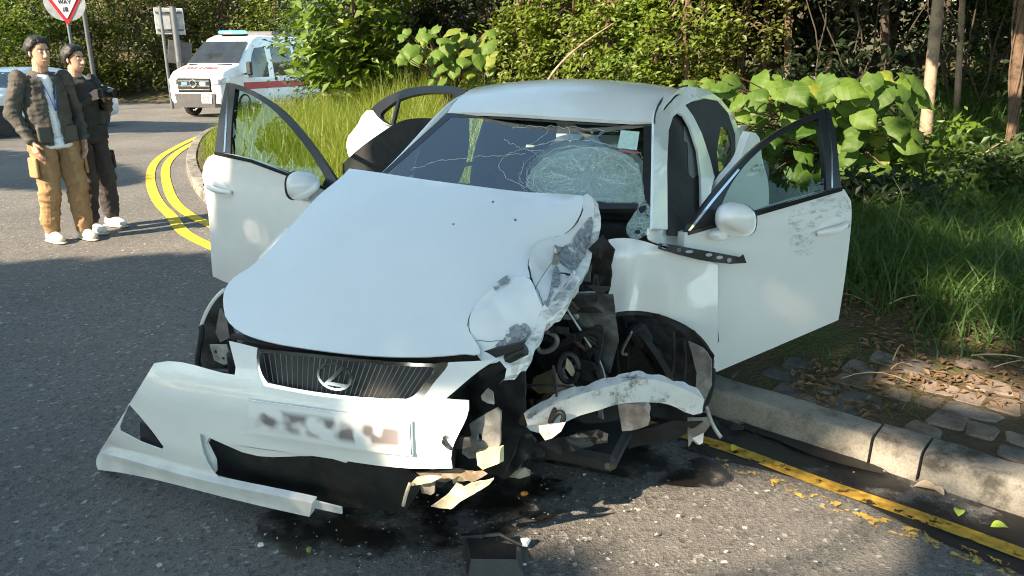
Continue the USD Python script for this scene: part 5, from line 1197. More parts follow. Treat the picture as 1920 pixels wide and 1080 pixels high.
# second person: holds a camera in front of the chest
armsB = [((0.02, 0.27, 1.16), (0.25, 0.10, 1.30), (0.55, -0.60, 0.25), (0.3, -0.9, 0), (0, 0, 1), 0.9), ((0.02, -0.27, 1.16), (0.25, -0.10, 1.30), (0.55, 0.60, 0.25), (0.3, 0.9, 0), (0, 0, 1), 0.9)]
P2, X2 = person('person in black jacket and black trousers holding a camera', (188, 431), -20, 1.74, M_JACKET2, M_BLKTROU, M_SHOEW, armsB, ((0.02, 0.16), (0.10, -0.15)), tee=False)
g2p = on_ground((188, 431))
camr = thing('camera_body', 'black camera held in both hands by the person in black', 'camera', (g2p[0], g2p[1], 0), math.radians(-20))
cb = X2(0.345, 0, 1.335)
obj('camera_case', box(cb + (-0.03, -0.065, -0.045), cb + (0.03, 0.065, 0.045), 0.01), M_BLACK, camr, smooth=30)
obj('lens', xf(lathe([(0.0, 0.0), (0.036, 0.0), (0.038, 0.07), (0.042, 0.075), (0.042, 0.10), (0.034, 0.10), (0.03, 0.085), (0.0, 0.085)], 24, 'x'), None, cb + (0.03, 0, 0)), M_BLACKG, camr, smooth=30)
obj('viewfinder', box(cb + (-0.025, -0.025, 0.045), cb + (0.02, 0.025, 0.07), 0.006), M_BLACK, camr)

# ================================================================ VEHICLES IN THE BACKGROUND
def body_loft(st, n=40, e=0.35):
    """st: rows (x, half width, z bottom, z top, shoulder z, half width at the top)"""
    S = []
    for x, hw, zb, zt, zs, ht in st:
        pts = [(0, zb)]
        prof = [(hw * 0.90, zb), (hw * 0.99, zb + 0.10), (hw, zb + 0.25 * (zs - zb) + 0.05), (hw, zs - 0.02), (hw * 0.985, zs + 0.02)]
        up = zt - zs
        prof += [(hw + (ht - hw) * 0.45, zs + up * 0.45), (ht, zs + up * 0.86), (ht - 0.04, zs + up * 0.95), (ht - 0.14, zt - 0.004), (ht * 0.4, zt + 0.006)]
        full = [(y, z) for y, z in prof] + [(-y, z) for y, z in prof[::-1]]
        S.append([(x, y, z) for y, z in full])
    return loft(S)
def yh(st, x, z):
    """half width of such a body at x, z"""
    st = np.array(st); c = [np.interp(x, st[:, 0][::1], st[:, i]) for i in range(1, 6)]
    hw, zb, zt, zs, ht = c
    return hw if z <= zs else np.interp((z - zs) / max(zt - zs, 1e-3), [0, 0.45, 0.86, 1], [hw * 0.985, hw + (ht - hw) * 0.45, ht, ht - 0.1])
M_VWHITE = plain('van_white', (0.74, 0.74, 0.73), 0.3, var=0.05, coat=0.6)
M_VDARK = plain('dark_window', (0.02, 0.024, 0.028), 0.06, var=0.3, scale=3)
M_RED = plain('red_film', (0.42, 0.02, 0.03), 0.4, var=0.1)
M_LAMP = plain('lamp_lens', (0.55, 0.56, 0.58), 0.12, var=0.2, scale=20, metal=0.3)
M_BLUE = mat('blue_strobe', {'e': ('emission', {'color': (0.08, 0.45, 1.0), 'strength': 2.2})}, [], surface='e.emission')
M_CYAN = mat('bright_strobe', {'e': ('emission', {'color': (0.35, 0.8, 1.0), 'strength': 7.0})}, [], surface='e.emission')
VH = math.radians(-104)
vd = np.array([math.cos(VH), math.sin(VH)])
vo = np.array([-9.2, 22.4]) 
van = thing('ambulance_van', 'white ambulance van with flashing blue lights behind the tall grass', 'van', (vo[0], vo[1], 0), VH)
# local: x forward (front at 0), y left
vst = [(-5.9, 0.92, 0.40, 2.30, 1.05, 0.80), (-5.7, 0.98, 0.38, 2.36, 1.05, 0.84), (-4.0, 0.99, 0.36, 2.38, 1.05, 0.85), (-2.3, 0.99, 0.36, 2.37, 1.05, 0.85), (-1.95, 0.985, 0.36, 2.28, 1.06, 0.83), (-1.75, 0.98, 0.36, 2.16, 1.07, 0.82),
       (-1.35, 0.975, 0.36, 1.84, 1.16, 0.86), (-0.95, 0.965, 0.36, 1.50, 1.20, 0.90), (-0.6, 0.95, 0.36, 1.42, 1.20, 0.88), (-0.25, 0.92, 0.36, 1.32, 1.15, 0.84), (-0.08, 0.88, 0.38, 1.22, 1.08, 0.80), (0.0, 0.82, 0.42, 1.14, 1.02, 0.74)]
obj('body', body_loft(vst), M_VWHITE, van, smooth=40)
ztop = lambda x: np.interp(x, [r[0] for r in vst], [r[3] for r in vst])
def on_top(poly_xy, d, m, name, parent=van, step=0.08, th=0.008):
    v2, f, l = tri2d(poly_xy, step); return obj(name, solidify(np.c_[v2, ztop(v2[:, 0]) + d], f, l, th), m, parent, smooth=30)
def on_side(poly_xz, s, d, m, name, parent=van, st=vst, step=0.10, th=0.008):
    v2, f, l = tri2d(poly_xz, step)
    y = np.array([yh(st, a_, b_) for a_, b_ in v2]) + d
    p = np.c_[v2[:, 0], s * y, v2[:, 1]]
    if s > 0: f = f[:, ::-1]; l = [q[::-1] for q in l]
    return obj(name, solidify(p, f, l, th), m, parent, smooth=30)
wsx = [(-0.98, -0.86), (-0.98, 0.86), (-1.74, 0.74), (-1.74, -0.74)]
on_top(wsx, 0.018, M_VDARK, 'windscreen')
for s in (1, -1):
    on_side([(-1.28, 1.12), (-1.75, 1.80), (-1.92, 1.98), (-2.42, 2.02), (-2.42, 1.12)], s, 0.012, M_VDARK, 'door_window')
    on_side([(-2.75, 1.15), (-2.75, 2.02), (-4.0, 2.02), (-4.0, 1.15)], s, 0.012, M_VDARK, 'side_window')
    on_side([(-4.2, 1.15), (-4.2, 2.02), (-5.5, 2.02), (-5.5, 1.15)], s, 0.012, M_VDARK, 'side_window')
    on_side([(-1.0, 0.78), (-1.0, 0.98), (-5.6, 0.98), (-5.6, 0.78)], s, 0.010, M_RED, 'red_stripe')
    on_side([(-0.35, 0.96), (-0.30, 1.16), (-0.06, 1.10), (-0.02, 0.96)], s, 0.02, M_LAMP, 'headlight')
    obj('headlight_lens', box((-0.10, s * 0.56, 0.94), (0.035, s * 0.84, 1.11), 0.03), M_LAMP, van, smooth=30)
    Mv = thing('wing_mirror', parent=van)
    obj('mirror_arm', tube([(-1.15, s * 0.95, 1.22), (-1.05, s * 1.12, 1.25)], 0.03, 6), M_BLACK, Mv)
    obj('mirror_shell', box((-1.12, s * 1.08, 1.18), (-1.0, s * 1.26, 1.58), 0.04), M_BLACK, Mv, smooth=30)
on_top([(-0.85, -0.75), (-0.85, -0.45), (-0.93, -0.45), (-0.93, -0.75)], 0.014, M_BLACK, 'scuttle_vent')
on_top([(-0.85, 0.20), (-0.85, 0.70), (-0.93, 0.70), (-0.93, 0.20)], 0.014, M_BLACK, 'scuttle_vent')
obj('grille', box((-0.06, -0.56, 0.72), (0.03, 0.56, 1.12), 0.03), M_BLACKG, van, smooth=30)
for z in (0.80, 0.90, 1.04):
    obj('grille_bar', box((0.02, -0.52, z - 0.012), (0.042, 0.52, z + 0.012), 0.005), M_GREYMET, van)
obj('bumper', hull(np.array([(0.02, -0.62, 0.30), (0.02, 0.62, 0.30), (-0.30, 1.0, 0.30), (-0.30, -1.0, 0.30), (0.04, -0.66, 0.68), (0.04, 0.66, 0.68), (-0.30, 1.0, 0.70), (-0.30, -1.0, 0.70), (-0.5, 1.0, 0.34), (-0.5, -1.0, 0.34)])), plain('bumper_grey', (0.06, 0.06, 0.062), 0.6, var=0.2), van, smooth=20)
st_ = thing('emblem', parent=van)
tor = trimesh.creation.torus(0.10, 0.011, major_sections=32, minor_sections=8)
obj('emblem_ring', xf(tor, rot('y', 90), (0.055, 0, 0.97)), M_CHROME, st_, smooth=True)
obj('emblem_star', cat_(*[hull(np.array([(0.045, -0.016, 0.0), (0.045, 0.016, 0.0), (0.065, 0, 0.0), (0.052, 0, 0.098)]) @ rot('x', a_).T + (0, 0, 0.97)) for a_ in (0, 120, 240)]), M_CHROME, st_)
for y in (0.30, -0.30):
    obj('grille_strobe', box((0.03, y - 0.085, 0.93), (0.06, y + 0.085, 1.01), 0.012), M_CYAN if y > 0 else M_BLUE, van)
lb = thing('light_bar', parent=van)
obj('light_bar_base', box((-2.30, -0.45, 2.365), (-2.02, 0.45, 2.40), 0.01), M_BLACK, lb)
obj('light_bar_lens', box((-2.28, -0.44, 2.40), (-2.04, 0.44, 2.49), 0.03), M_BLUE, lb, smooth=30)
obj('light_bar_flash', box((-2.045, -0.22, 2.41), (-2.025, 0.05, 2.48), 0.008), M_CYAN, lb)
obj('roof_unit', box((-4.9, -0.6, 2.36), (-3.5, 0.6, 2.52), 0.05), plain('roof_unit_grey', (0.10, 0.10, 0.11), 0.5), van, smooth=30)
pl_ = thing('number_plate', parent=van)
obj('plate', box((0.035, 0.22, 0.42), (0.055, 0.56, 0.66), 0.004), plain('plate_white', (0.72, 0.70, 0.70), 0.4), pl_)
def text_on(t, h, org, xdir, ydir, m, parent, depth=0.003, bold=True, name='lettering', center=True):
    tm = meshkit.text_mesh(t, h, depth, bold); v = np.array(tm.vertices)
    if center: v[:, 0] -= (v[:, 0].max() + v[:, 0].min()) / 2
    xdir, ydir = np.asarray(xdir, float), np.asarray(ydir, float); zd = np.cross(xdir, ydir)
    return obj(name, (np.asarray(org) + v[:, :1] * xdir + v[:, 1:2] * ydir + v[:, 2:] * zd, np.array(tm.faces)), m, parent)
text_on('BOR', 0.085, (0.056, 0.39, 0.55), (0, 1, 0), (0, 0, 1), M_RED, pl_); text_on('175', 0.085, (0.056, 0.39, 0.44), (0, 1, 0), (0, 0, 1), M_RED, pl_)
# mirror-written word on the bonnet
tm = meshkit.text_mesh('AMBULANCE', 0.15, 0.003, False); v = np.array(tm.vertices); v[:, 0] -= v[:, 0].mean()
yy, tt = -v[:, 0] * 0.98 - 0.05, v[:, 1]
xx = -0.36 - tt * 1.5
obj('mirrored_lettering', (np.c_[xx, yy, ztop(xx) + 0.012 + v[:, 2]], np.array(tm.faces)), M_RED, van)
for x, y, r_w in ((-1.0, 0.86, 0), (-4.6, 0.86, 0), (-1.0, -0.86, 180), (-4.6, -0.86, 180)):
    wheel(van, 'wheel', (x, y, 0.34), rot('z', r_w), r=0.34, w=0.24)
# white car at the left edge
cst = [(-2.2, 0.74, 0.34, 0.86, 0.74, 0.62), (-2.12, 0.82, 0.28, 0.95, 0.80, 0.70), (-1.75, 0.87, 0.24, 1.06, 0.88, 0.70), (-1.25, 0.88, 0.22, 1.36, 0.92, 0.58), (-0.6, 0.885, 0.22, 1.46, 0.92, 0.57), (0.1, 0.885, 0.22, 1.46, 0.92, 0.57), (0.55, 0.885, 0.22, 1.33, 0.92, 0.60),
       (0.95, 0.885, 0.22, 1.05, 0.92, 0.72), (1.25, 0.88, 0.22, 0.96, 0.88, 0.72), (1.9, 0.86, 0.24, 0.84, 0.76, 0.68), (2.15, 0.76, 0.26, 0.74, 0.66, 0.60), (2.25, 0.60, 0.32, 0.66, 0.58, 0.5)]
wg = on_ground((8, 258)); ch_ = math.radians(-104)
cdir = np.array([math.cos(ch_), math.sin(ch_)]); cl = np.array([-cdir[1], cdir[0]])
cc_ = wg[:2] - cdir * 1.35 - cl * 0.78
pcar = thing('parked_car', 'white car cut off by the left edge behind the standing people', 'car', (cc_[0], cc_[1], 0), ch_)
obj('body', body_loft(cst), M_VWHITE, pcar, smooth=40)
for s in (1, -1):
    on_side([(0.72, 0.97), (0.36, 1.32), (-0.12, 1.37), (-0.12, 0.97)], s, 0.008, M_VDARK, 'side_window', pcar, cst)
    on_side([(-0.22, 0.97), (-0.22, 1.37), (-0.85, 1.33), (-1.2, 1.14), (-1.25, 0.97)], s, 0.008, M_VDARK, 'side_window', pcar, cst)
    obj('wing_mirror', box((0.62, s * 0.90, 0.96), (0.76, s * 1.06, 1.08), 0.03), M_VWHITE, pcar, smooth=30)
    obj('headlight', box((1.95, s * 0.50, 0.60), (2.16, s * 0.78, 0.70), 0.03), M_LAMP, pcar, smooth=30)
ztop = lambda x: np.interp(x, [r[0] for r in cst], [r[3] for r in cst])
on_top([(0.98, -0.70), (0.98, 0.70), (0.48, 0.52), (0.48, -0.52)], 0.012, M_VDARK, 'windscreen', pcar)
on_top([(-1.68, -0.62), (-1.68, 0.62), (-1.22, 0.52), (-1.22, -0.52)], 0.012, M_VDARK, 'rear_window', pcar)
obj('sill', box((-1.1, 0.86, 0.24), (1.0, 0.895, 0.36), 0.01), plain('silver_sill', (0.4, 0.41, 0.4), 0.4, metal=0.5), pcar)
for x, y, r_w in ((1.35, 0.80, 0), (-1.35, 0.80, 0), (1.35, -0.80, 180), (-1.35, -0.80, 180)):
    wheel(pcar, 'wheel', (x, y, 0.315), rot('z', r_w), r=0.315, w=0.21)
    obj('wheel_arch', xf(lathe([(0.36, -0.01), (0.36, 0.095), (0.0, 0.095)], 30, 'y'), None, (x, y if y > 0 else y - 0.085, 0.32)), M_BLACK, pcar)

# ================================================================ SIGNS AND POSTS
M_POST = plain('galvanised_post', (0.11, 0.12, 0.13), 0.55, metal=0.4, var=0.2, scale=3)
M_SIGNW = plain('sign_white', (0.75, 0.75, 0.74), 0.4, var=0.05)
M_SIGNR = plain('sign_red', (0.50, 0.02, 0.03), 0.4, var=0.1)
M_SIGNG = plain('sign_grey_back', (0.36, 0.37, 0.38), 0.5, var=0.25, scale=5)
M_INK = plain('black_ink', (0.02, 0.02, 0.02), 0.5)
b = at((121, 5), 19.0); yaw = math.degrees(math.atan2(-b[0], b[1]))          # turned to the camera
gw = thing('give_way_sign', 'red and white triangular give way sign on a grey post', 'road sign', (b[0], b[1], 0), math.atan2(b[0], -b[1]) * 0 + math.radians(yaw * 0.85))
zc = b[2]
obj('post', tube([(0, 0.03, -0.05), (0, 0.03, zc + 0.38)], 0.038, 12), M_POST, gw, smooth=True)
obj('back_plate', xf(lathe([(0.0, -0.006), (0.44, -0.006), (0.44, 0.006), (0.0, 0.006)], 40, 'y'), None, (0, -0.012, zc + 0.02)), M_SIGNG, gw, smooth=30)
def tri(s, y):
    q = smooth_poly([(-0.5, 0.30), (0.5, 0.30), (0.0, -0.56)], 1, corners=(0, 1, 2)) * s
    P_ = sg.Polygon(q).buffer(-0.03 * s).buffer(0.03 * s)
    v2, f, l = tri2d(np.array(P_.exterior.coords)[:-1], 1e9)
    p = np.c_[v2[:, 0], np.full(len(v2), y), v2[:, 1] + zc]
    return solidify(p, f, l, 0.006, (0, 1, 0))
obj('red_border', tri(0.92, -0.026), M_SIGNR, gw); obj('white_field', tri(0.66, -0.036), M_SIGNW, gw)
text_on('GIVE', 0.085, (0, -0.038, zc + 0.085), (1, 0, 0), (0, 0, 1), M_INK, gw); text_on('WAY', 0.085, (0, -0.038, zc - 0.025), (1, 0, 0), (0, 0, 1), M_INK, gw)
def strokes(segs, w, org, m, parent, name):
    """a character drawn with straight strokes in a unit box"""
    ms = []
    for (x0, z0), (x1, z1) in segs:
        d_ = np.array([x1 - x0, z1 - z0]); L = np.linalg.norm(d_); n_2 = np.array([-d_[1], d_[0]]) / L * w / 2
        q = np.array([(x0, z0), (x1, z1)]); pts = [q[0] + n_2, q[0] - n_2, q[1] - n_2, q[1] + n_2]
        ms.append(hull([(a_, y_, c_) for a_, c_ in pts for y_ in (0, -0.003)]))
    return obj(name, xf(cat_(*ms), None, org), m, parent)
s_ = 0.12
yang = [((0.08, .92), (.18, .85)), ((.02, .74), (.26, .74)), ((.05, .60), (.24, .60)), ((.05, .47), (.24, .47)), ((.05, .33), (.05, .08)), ((.05, .33), (.24, .33)), ((.24, .33), (.24, .08)), ((.05, .08), (.24, .08)),
        ((.62, .97), (.62, .88)), ((.36, .86), (.96, .86)), ((.42, .76), (.42, .62)), ((.42, .76), (.60, .76)), ((.60, .76), (.60, .62)), ((.42, .62), (.60, .62)), ((.70, .76), (.70, .62)), ((.70, .76), (.90, .76)), ((.90, .76), (.90, .62)), ((.70, .62), (.90, .62)),
        ((.38, .50), (.94, .50)), ((.40, .38), (.92, .38)), ((.36, .25), (.97, .25)), ((.54, .56), (.54, .25)), ((.76, .56), (.76, .25)), ((.56, .25), (.56, .02)), ((.56, .02), (.68, .08)), ((.66, .25), (.94, .0)), ((.86, .2), (.76, .12))]
strokes([((a_[0] * s_ - s_ / 2, a_[1] * s_), (b_[0] * s_ - s_ / 2, b_[1] * s_)) for a_, b_ in yang], 0.009, (0, -0.038, zc - 0.21), M_INK, gw, 'lettering')
b = at((163, 60), 26.0)
lamp = thing('lamp_post', 'tall thin dark lamp post right of the give way sign', 'lamp post', (b[0], b[1], 0))
obj('post', tube([(0, 0, -0.1), (0, 0, 3.0), (0, 0, 7.6)], [0.075, 0.065, 0.05], 12), plain('dark_post', (0.06, 0.065, 0.07), 0.6), lamp, smooth=True)
obj('base_sleeve', tube([(0, 0, -0.1), (0, 0, 1.1)], 0.095, 12), plain('dark_sleeve', (0.07, 0.075, 0.08), 0.6), lamp, smooth=True)
obj('arm', tube(spl([(0, 0, 7.5), (0.25, -0.1, 7.8), (0.9, -0.3, 7.95)], 12), 0.03, 8), M_POST, lamp, smooth=True)
obj('lantern', box((0.8, -0.45, 7.88), (1.4, -0.2, 8.0), 0.04), M_SIGNG, lamp, smooth=30)
b = at((318, 40), 27.0)
sb_ = thing('direction_sign', 'grey back of a boxy sign on two posts left of the ambulance', 'road sign', (b[0], b[1], 0), math.radians(22))
zc = b[2]
obj('sign_board', box((-0.46, -0.04, zc - 0.43), (0.46, 0.04, zc + 0.43), 0.02), M_SIGNG, sb_, smooth=30)
for zz in (zc - 0.28, zc + 0.28):
    obj('rail', box((-0.42, -0.08, zz - 0.025), (0.42, -0.043, zz + 0.025), 0.006), M_POST, sb_)
obj('lower_board', xf(box((-0.38, -0.02, -0.38), (0.38, 0.02, 0.38), 0.01), rot('y', 8), (0.2, 0.05, zc - 1.02)), plain('dark_board', (0.07, 0.075, 0.08), 0.5, var=0.3), sb_)
for x, r in ((-0.25, 0.055), (0.15, 0.10)):
    obj('post', tube([(x, -0.19, -0.1), (x, -0.19, zc + 0.46)], r, 14), M_POST, sb_, smooth=True)
# ================================================================ VEGETATION
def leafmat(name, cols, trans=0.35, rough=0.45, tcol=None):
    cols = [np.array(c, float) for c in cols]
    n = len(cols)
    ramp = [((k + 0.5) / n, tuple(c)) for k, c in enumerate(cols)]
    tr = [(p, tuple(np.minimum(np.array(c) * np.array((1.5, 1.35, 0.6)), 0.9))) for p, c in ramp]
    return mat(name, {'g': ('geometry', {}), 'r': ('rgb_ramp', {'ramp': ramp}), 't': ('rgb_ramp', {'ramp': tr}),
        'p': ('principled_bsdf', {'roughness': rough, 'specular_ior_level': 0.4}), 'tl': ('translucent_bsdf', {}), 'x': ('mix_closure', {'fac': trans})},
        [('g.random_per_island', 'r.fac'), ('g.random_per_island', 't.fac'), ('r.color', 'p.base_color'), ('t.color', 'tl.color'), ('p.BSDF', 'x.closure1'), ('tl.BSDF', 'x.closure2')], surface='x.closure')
L_LIME = leafmat('lime_leaves', [(0.11, 0.155, 0.016), (0.22, 0.275, 0.03), (0.31, 0.35, 0.045), (0.15, 0.20, 0.02)])
L_OLIVE = leafmat('olive_leaves', [(0.08, 0.095, 0.018), (0.15, 0.165, 0.025), (0.21, 0.20, 0.04), (0.10, 0.12, 0.02), (0.18, 0.11, 0.05)])
L_MID = leafmat('mid_green_leaves', [(0.035, 0.065, 0.014), (0.06, 0.10, 0.018), (0.09, 0.14, 0.022)])
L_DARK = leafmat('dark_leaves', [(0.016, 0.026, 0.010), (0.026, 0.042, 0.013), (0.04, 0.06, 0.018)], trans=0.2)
L_BRIGHT = leafmat('bright_leaves', [(0.09, 0.15, 0.018), (0.14, 0.21, 0.025), (0.18, 0.25, 0.035)])
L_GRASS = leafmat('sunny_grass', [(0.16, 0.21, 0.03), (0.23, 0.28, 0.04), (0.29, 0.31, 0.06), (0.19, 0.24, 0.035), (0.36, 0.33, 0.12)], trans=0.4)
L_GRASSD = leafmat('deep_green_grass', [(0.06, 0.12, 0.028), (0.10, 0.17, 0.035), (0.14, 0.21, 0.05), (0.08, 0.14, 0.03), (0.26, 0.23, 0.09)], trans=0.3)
L_DRY = leafmat('dry_litter', [(0.16, 0.10, 0.055), (0.26, 0.18, 0.10), (0.12, 0.07, 0.04), (0.33, 0.26, 0.16), (0.20, 0.09, 0.05)], trans=0.1, rough=0.8)
M_BARK = stone_mat('reddish_bark', (0.12, 0.08, 0.055), 0.4, 9.0)
M_BARKP = stone_mat('pale_bark', (0.30, 0.225, 0.165), 0.5, 8.0)
M_BARKD = stone_mat('dark_bark', (0.06, 0.045, 0.035), 0.5, 8.0)

def leaves(P, size, seed, up=0.35, face=None, aspect=0.5, droop=0.0):
    """one folded leaf (two triangles) at each point"""
    r = np.random.default_rng(seed); n = len(P)
    nrm = r.normal(0, 1, (n, 3)); nrm[:, 2] = np.abs(nrm[:, 2]) + up
    if face is not None: nrm = nrm + np.asarray(face)
    nrm /= np.linalg.norm(nrm, axis=1, keepdims=True)
    ax = r.normal(0, 1, (n, 3)); ax[:, 2] -= droop
    ax -= nrm * (ax * nrm).sum(1, keepdims=True); ax /= np.linalg.norm(ax, axis=1, keepdims=True) + 1e-9
    sd = np.cross(nrm, ax)
    s = size * r.uniform(0.6, 1.3, (n, 1))
    b = P - ax * s / 2; t = P + ax * s / 2
    m = P - ax * s * 0.06
    l = m + sd * s * aspect / 2 + nrm * s * 0.10; q = m - sd * s * aspect / 2 + nrm * s * 0.10
    v = np.stack([b, l, t, q], 1).reshape(-1, 3); i = np.arange(n)[:, None] * 4
    return v, np.vstack([i + [0, 2, 1], i + [0, 3, 2]])
def clumps(c, rad, n_cl, per, spread, seed, shell=0.6, flat=0.75):
    r = np.random.default_rng(seed)
    d = r.normal(0, 1, (n_cl, 3)); d /= np.linalg.norm(d, axis=1, keepdims=True)
    k = r.uniform(0, 1, (n_cl, 1)) ** (1 / 3); k = shell * (0.75 + 0.3 * r.uniform(0, 1, (n_cl, 1))) + (1 - shell) * k
    C = np.asarray(c) + d * k * np.asarray(rad)
    sp = spread * r.uniform(0.5, 1.4, (n_cl, 1, 1))
    P = C[:, None] + r.normal(0, 1, (n_cl, per, 3)) * sp * np.array([1, 1, flat])
    return P.reshape(-1, 3), C
def gz(x, y):
    p = np.array([[x, y]], float)
    return float(verge_h(p)[0]) if _vp.contains(sg.Point(x, y)) else (float(bank_h(p)[0]) if sg.Polygon(_bank).contains(sg.Point(x, y)) else 0.0)
def limb(a, b, r0, r1, seed, wob=0.12, n=9):
    r = np.random.default_rng(seed); a, b = np.asarray(a, float), np.asarray(b, float)
    t = np.linspace(0, 1, n)[:, None]; L = np.linalg.norm(b - a)
    p = a + (b - a) * t + np.cumsum(r.normal(0, 1, (n, 3)), 0) * wob * L / n * np.sin(PI * np.clip(t, 0, 1)) ** 0.5
    p[0] = a
    return tube(p, np.linspace(r0, r1, n), 7)
def plant(name, label, cat, x, y, crowns, lm, leaf, trunk=None, bark=None, seed=0, droop=0.0, aspect=0.5, z=None, twigs=10, face=None, group=None, smooth=False):
    """trunk: (radius, height, lean x, lean y); crowns: (centre offset, radii, clumps, leaves per clump, spread)"""
    z0 = gz(x, y) if z is None else z
    T = thing(name, label, cat, (x, y, z0), group=group)
    Pa, Ca = [], []
    for k, (o, rad, nc, per, sp) in enumerate(crowns):
        P, C = clumps(o, rad, nc, per, sp, seed * 31 + k)
        P = P[P[:, 2] > 0.02]
        Pa.append(P); Ca.append(C)
    if face is None and lm is not L_DARK: face = SUN * 1.1
    obj('crown', leaves(np.vstack(Pa), leaf, seed + 5, droop=droop, aspect=aspect, face=face), lm, T, kind='stuff')
    rg = np.random.default_rng(seed + 77)
    Cc = np.vstack(Ca)
    if trunk:
        r, h, lx, ly = trunk
        obj('trunk', limb((0, 0, -0.15), (lx, ly, h), r, r * 0.6, seed, 0.06, 14), bark or M_BARK, T, smooth=True)
        st_p = np.array([lx, ly, h])
    else:
        st_p = np.array([0, 0, 0.1]); r = 0.03
    ms = []
    for k in range(twigs):
        e = Cc[rg.integers(len(Cc))]
        s = st_p * rg.uniform(0.45, 1.0) if trunk else np.array([rg.normal(0, 0.15), rg.normal(0, 0.15), 0.0])
        ms.append(limb(s, e, max(0.012, r * 0.35), 0.006, seed * 9 + k, 0.25))
    if ms: obj('branches', cat_(*ms), bark or M_BARK, T, smooth=True, kind='stuff')
    return T
def px_at(px, y):
    p = at((px, 200), y); return p[0]

# ---- far bank, left: sunlit hedge of small trees
FARL = [(-60, 27, 'first'), (25, 31, ''), (105, 31, ''), (185, 31.5, ''), (262, 32, ''), (345, 33.5, ''), (430, 34, ''), (520, 34, ''), (600, 33, '')]
lab = ['yellow green tree at the far left edge behind the give way sign', 'bushy yellow green tree directly behind the give way sign', 'rounded lime tree between the give way sign and lamp post', 'sunlit tree right behind the tall lamp post', 'olive tree with bare brown branches left of the boxy sign',
       'brownish tree behind the boxy grey sign', 'olive tree rising behind the ambulance cab', 'lime tree behind the ambulance roof unit', 'tree beyond the rear end of the ambulance']
for k, (px, y, _) in enumerate(FARL):
    x = px_at(px, y)
    plant('roadside_tree', lab[k], 'tree', x, y, [((0, 0, 1.6), (1.5, 1.2, 1.5), 70, 42, 0.26), ((0.3, 0.8, 4.0), (2.2, 1.8, 1.9), 70, 34, 0.36), ((0.2, -0.5, 0.55), (1.5, 0.7, 0.5), 26, 40, 0.2)], (L_LIME, L_LIME, L_BRIGHT, L_OLIVE, L_OLIVE, L_OLIVE, L_OLIVE, L_LIME, L_MID)[k], 0.17, (0.11, 3.2, 0.2, 0.2), M_BARK, seed=100 + k, twigs=26 if 3 <= k <= 6 else 12)
for k, px in enumerate(range(-160, 760, 130)):
    y = 39 + (k % 3) * 1.5; x = px_at(px, y)
    plant('backdrop_tree', ['tall dark tree beyond the left edge of the far bank', 'tall dark tree high behind the parked white car', 'tall dark tree high behind the give way sign', 'tall dark tree high behind the lamp post', 'tall dark tree high behind the boxy sign', 'tall dark tree high behind the ambulance cab', 'tall dark tree high behind the ambulance rear', 'tall dark tree in the gap beyond the tall grass'][k], 'tree', x, y,
          [((0, 0, 3.0), (3.2, 2, 3.0), 90, 32, 0.5), ((0, 0, 7.0), (3.4, 2.4, 2.6), 60, 26, 0.5)], L_MID if k % 2 else L_DARK, 0.30, (0.2, 5, 0.3, 0), M_BARKD, seed=200 + k)
for k, (px, y) in enumerate(((-170, 29), (-290, 28), (-420, 27), (-560, 26))):
    x = px_at(px, y)
    plant('roadside_tree', ['sunlit tree beyond the left edge of the frame', 'second sunlit tree beyond the left edge of the frame', 'third sunlit tree beyond the left edge of the frame', 'last sunlit tree beyond the left edge of the frame'][k], 'tree', x, y, [((0, 0, 1.6), (1.8, 1.2, 1.5), 60, 34, 0.32), ((0.3, 0.8, 4.0), (2.4, 1.8, 1.9), 60, 30, 0.4)], L_LIME if k % 2 else L_OLIVE, 0.2, (0.12, 3.2, 0.2, 0.2), M_BARK, seed=150 + k)
# ---- middle distance behind the wreck
plant('broadleaf_tree', 'sunlit tree with drooping broad leaves behind the tall grass', 'tree', px_at(672, 13.5), 13.5, [((0, 0, 2.2), (0.92, 0.9, 1.5), 85, 20, 0.22), ((-0.2, 0.1, 1.0), (0.9, 0.6, 0.5), 26, 18, 0.2), ((0.6, 0.5, 4.0), (1.1, 1.0, 1.0), 40, 20, 0.3)], L_BRIGHT, 0.24, (0.07, 3.0, 0.1, 0.2), M_BARK, seed=301, droop=1.2, aspect=0.55)
plant('broadleaf_tree', 'sunlit small tree with drooping leaves set back behind the broad leaves', 'tree', px_at(735, 17.5), 17.5, [((0, 0, 2.0), (1.0, 0.8, 1.4), 70, 20, 0.26), ((0.0, 0.3, 4.0), (1.6, 1.2, 1.2), 40, 20, 0.35)], L_LIME, 0.20, (0.06, 2.6, -0.1, 0.2), M_BARK, seed=302, droop=0.9)
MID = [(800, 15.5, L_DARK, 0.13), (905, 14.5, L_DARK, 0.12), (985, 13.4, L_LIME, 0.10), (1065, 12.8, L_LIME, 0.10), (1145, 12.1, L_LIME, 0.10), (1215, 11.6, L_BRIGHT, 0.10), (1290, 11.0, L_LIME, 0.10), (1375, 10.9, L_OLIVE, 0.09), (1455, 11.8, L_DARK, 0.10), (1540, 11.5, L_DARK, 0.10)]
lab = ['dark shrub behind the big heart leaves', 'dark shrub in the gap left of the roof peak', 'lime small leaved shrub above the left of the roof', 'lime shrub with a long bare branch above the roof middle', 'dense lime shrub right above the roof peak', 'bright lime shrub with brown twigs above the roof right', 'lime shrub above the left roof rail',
       'olive shrub behind the start of the big leaved plant', 'dark shrub with red brown stems behind the big leaved plant', 'dark shrub behind the tip of the open left door']
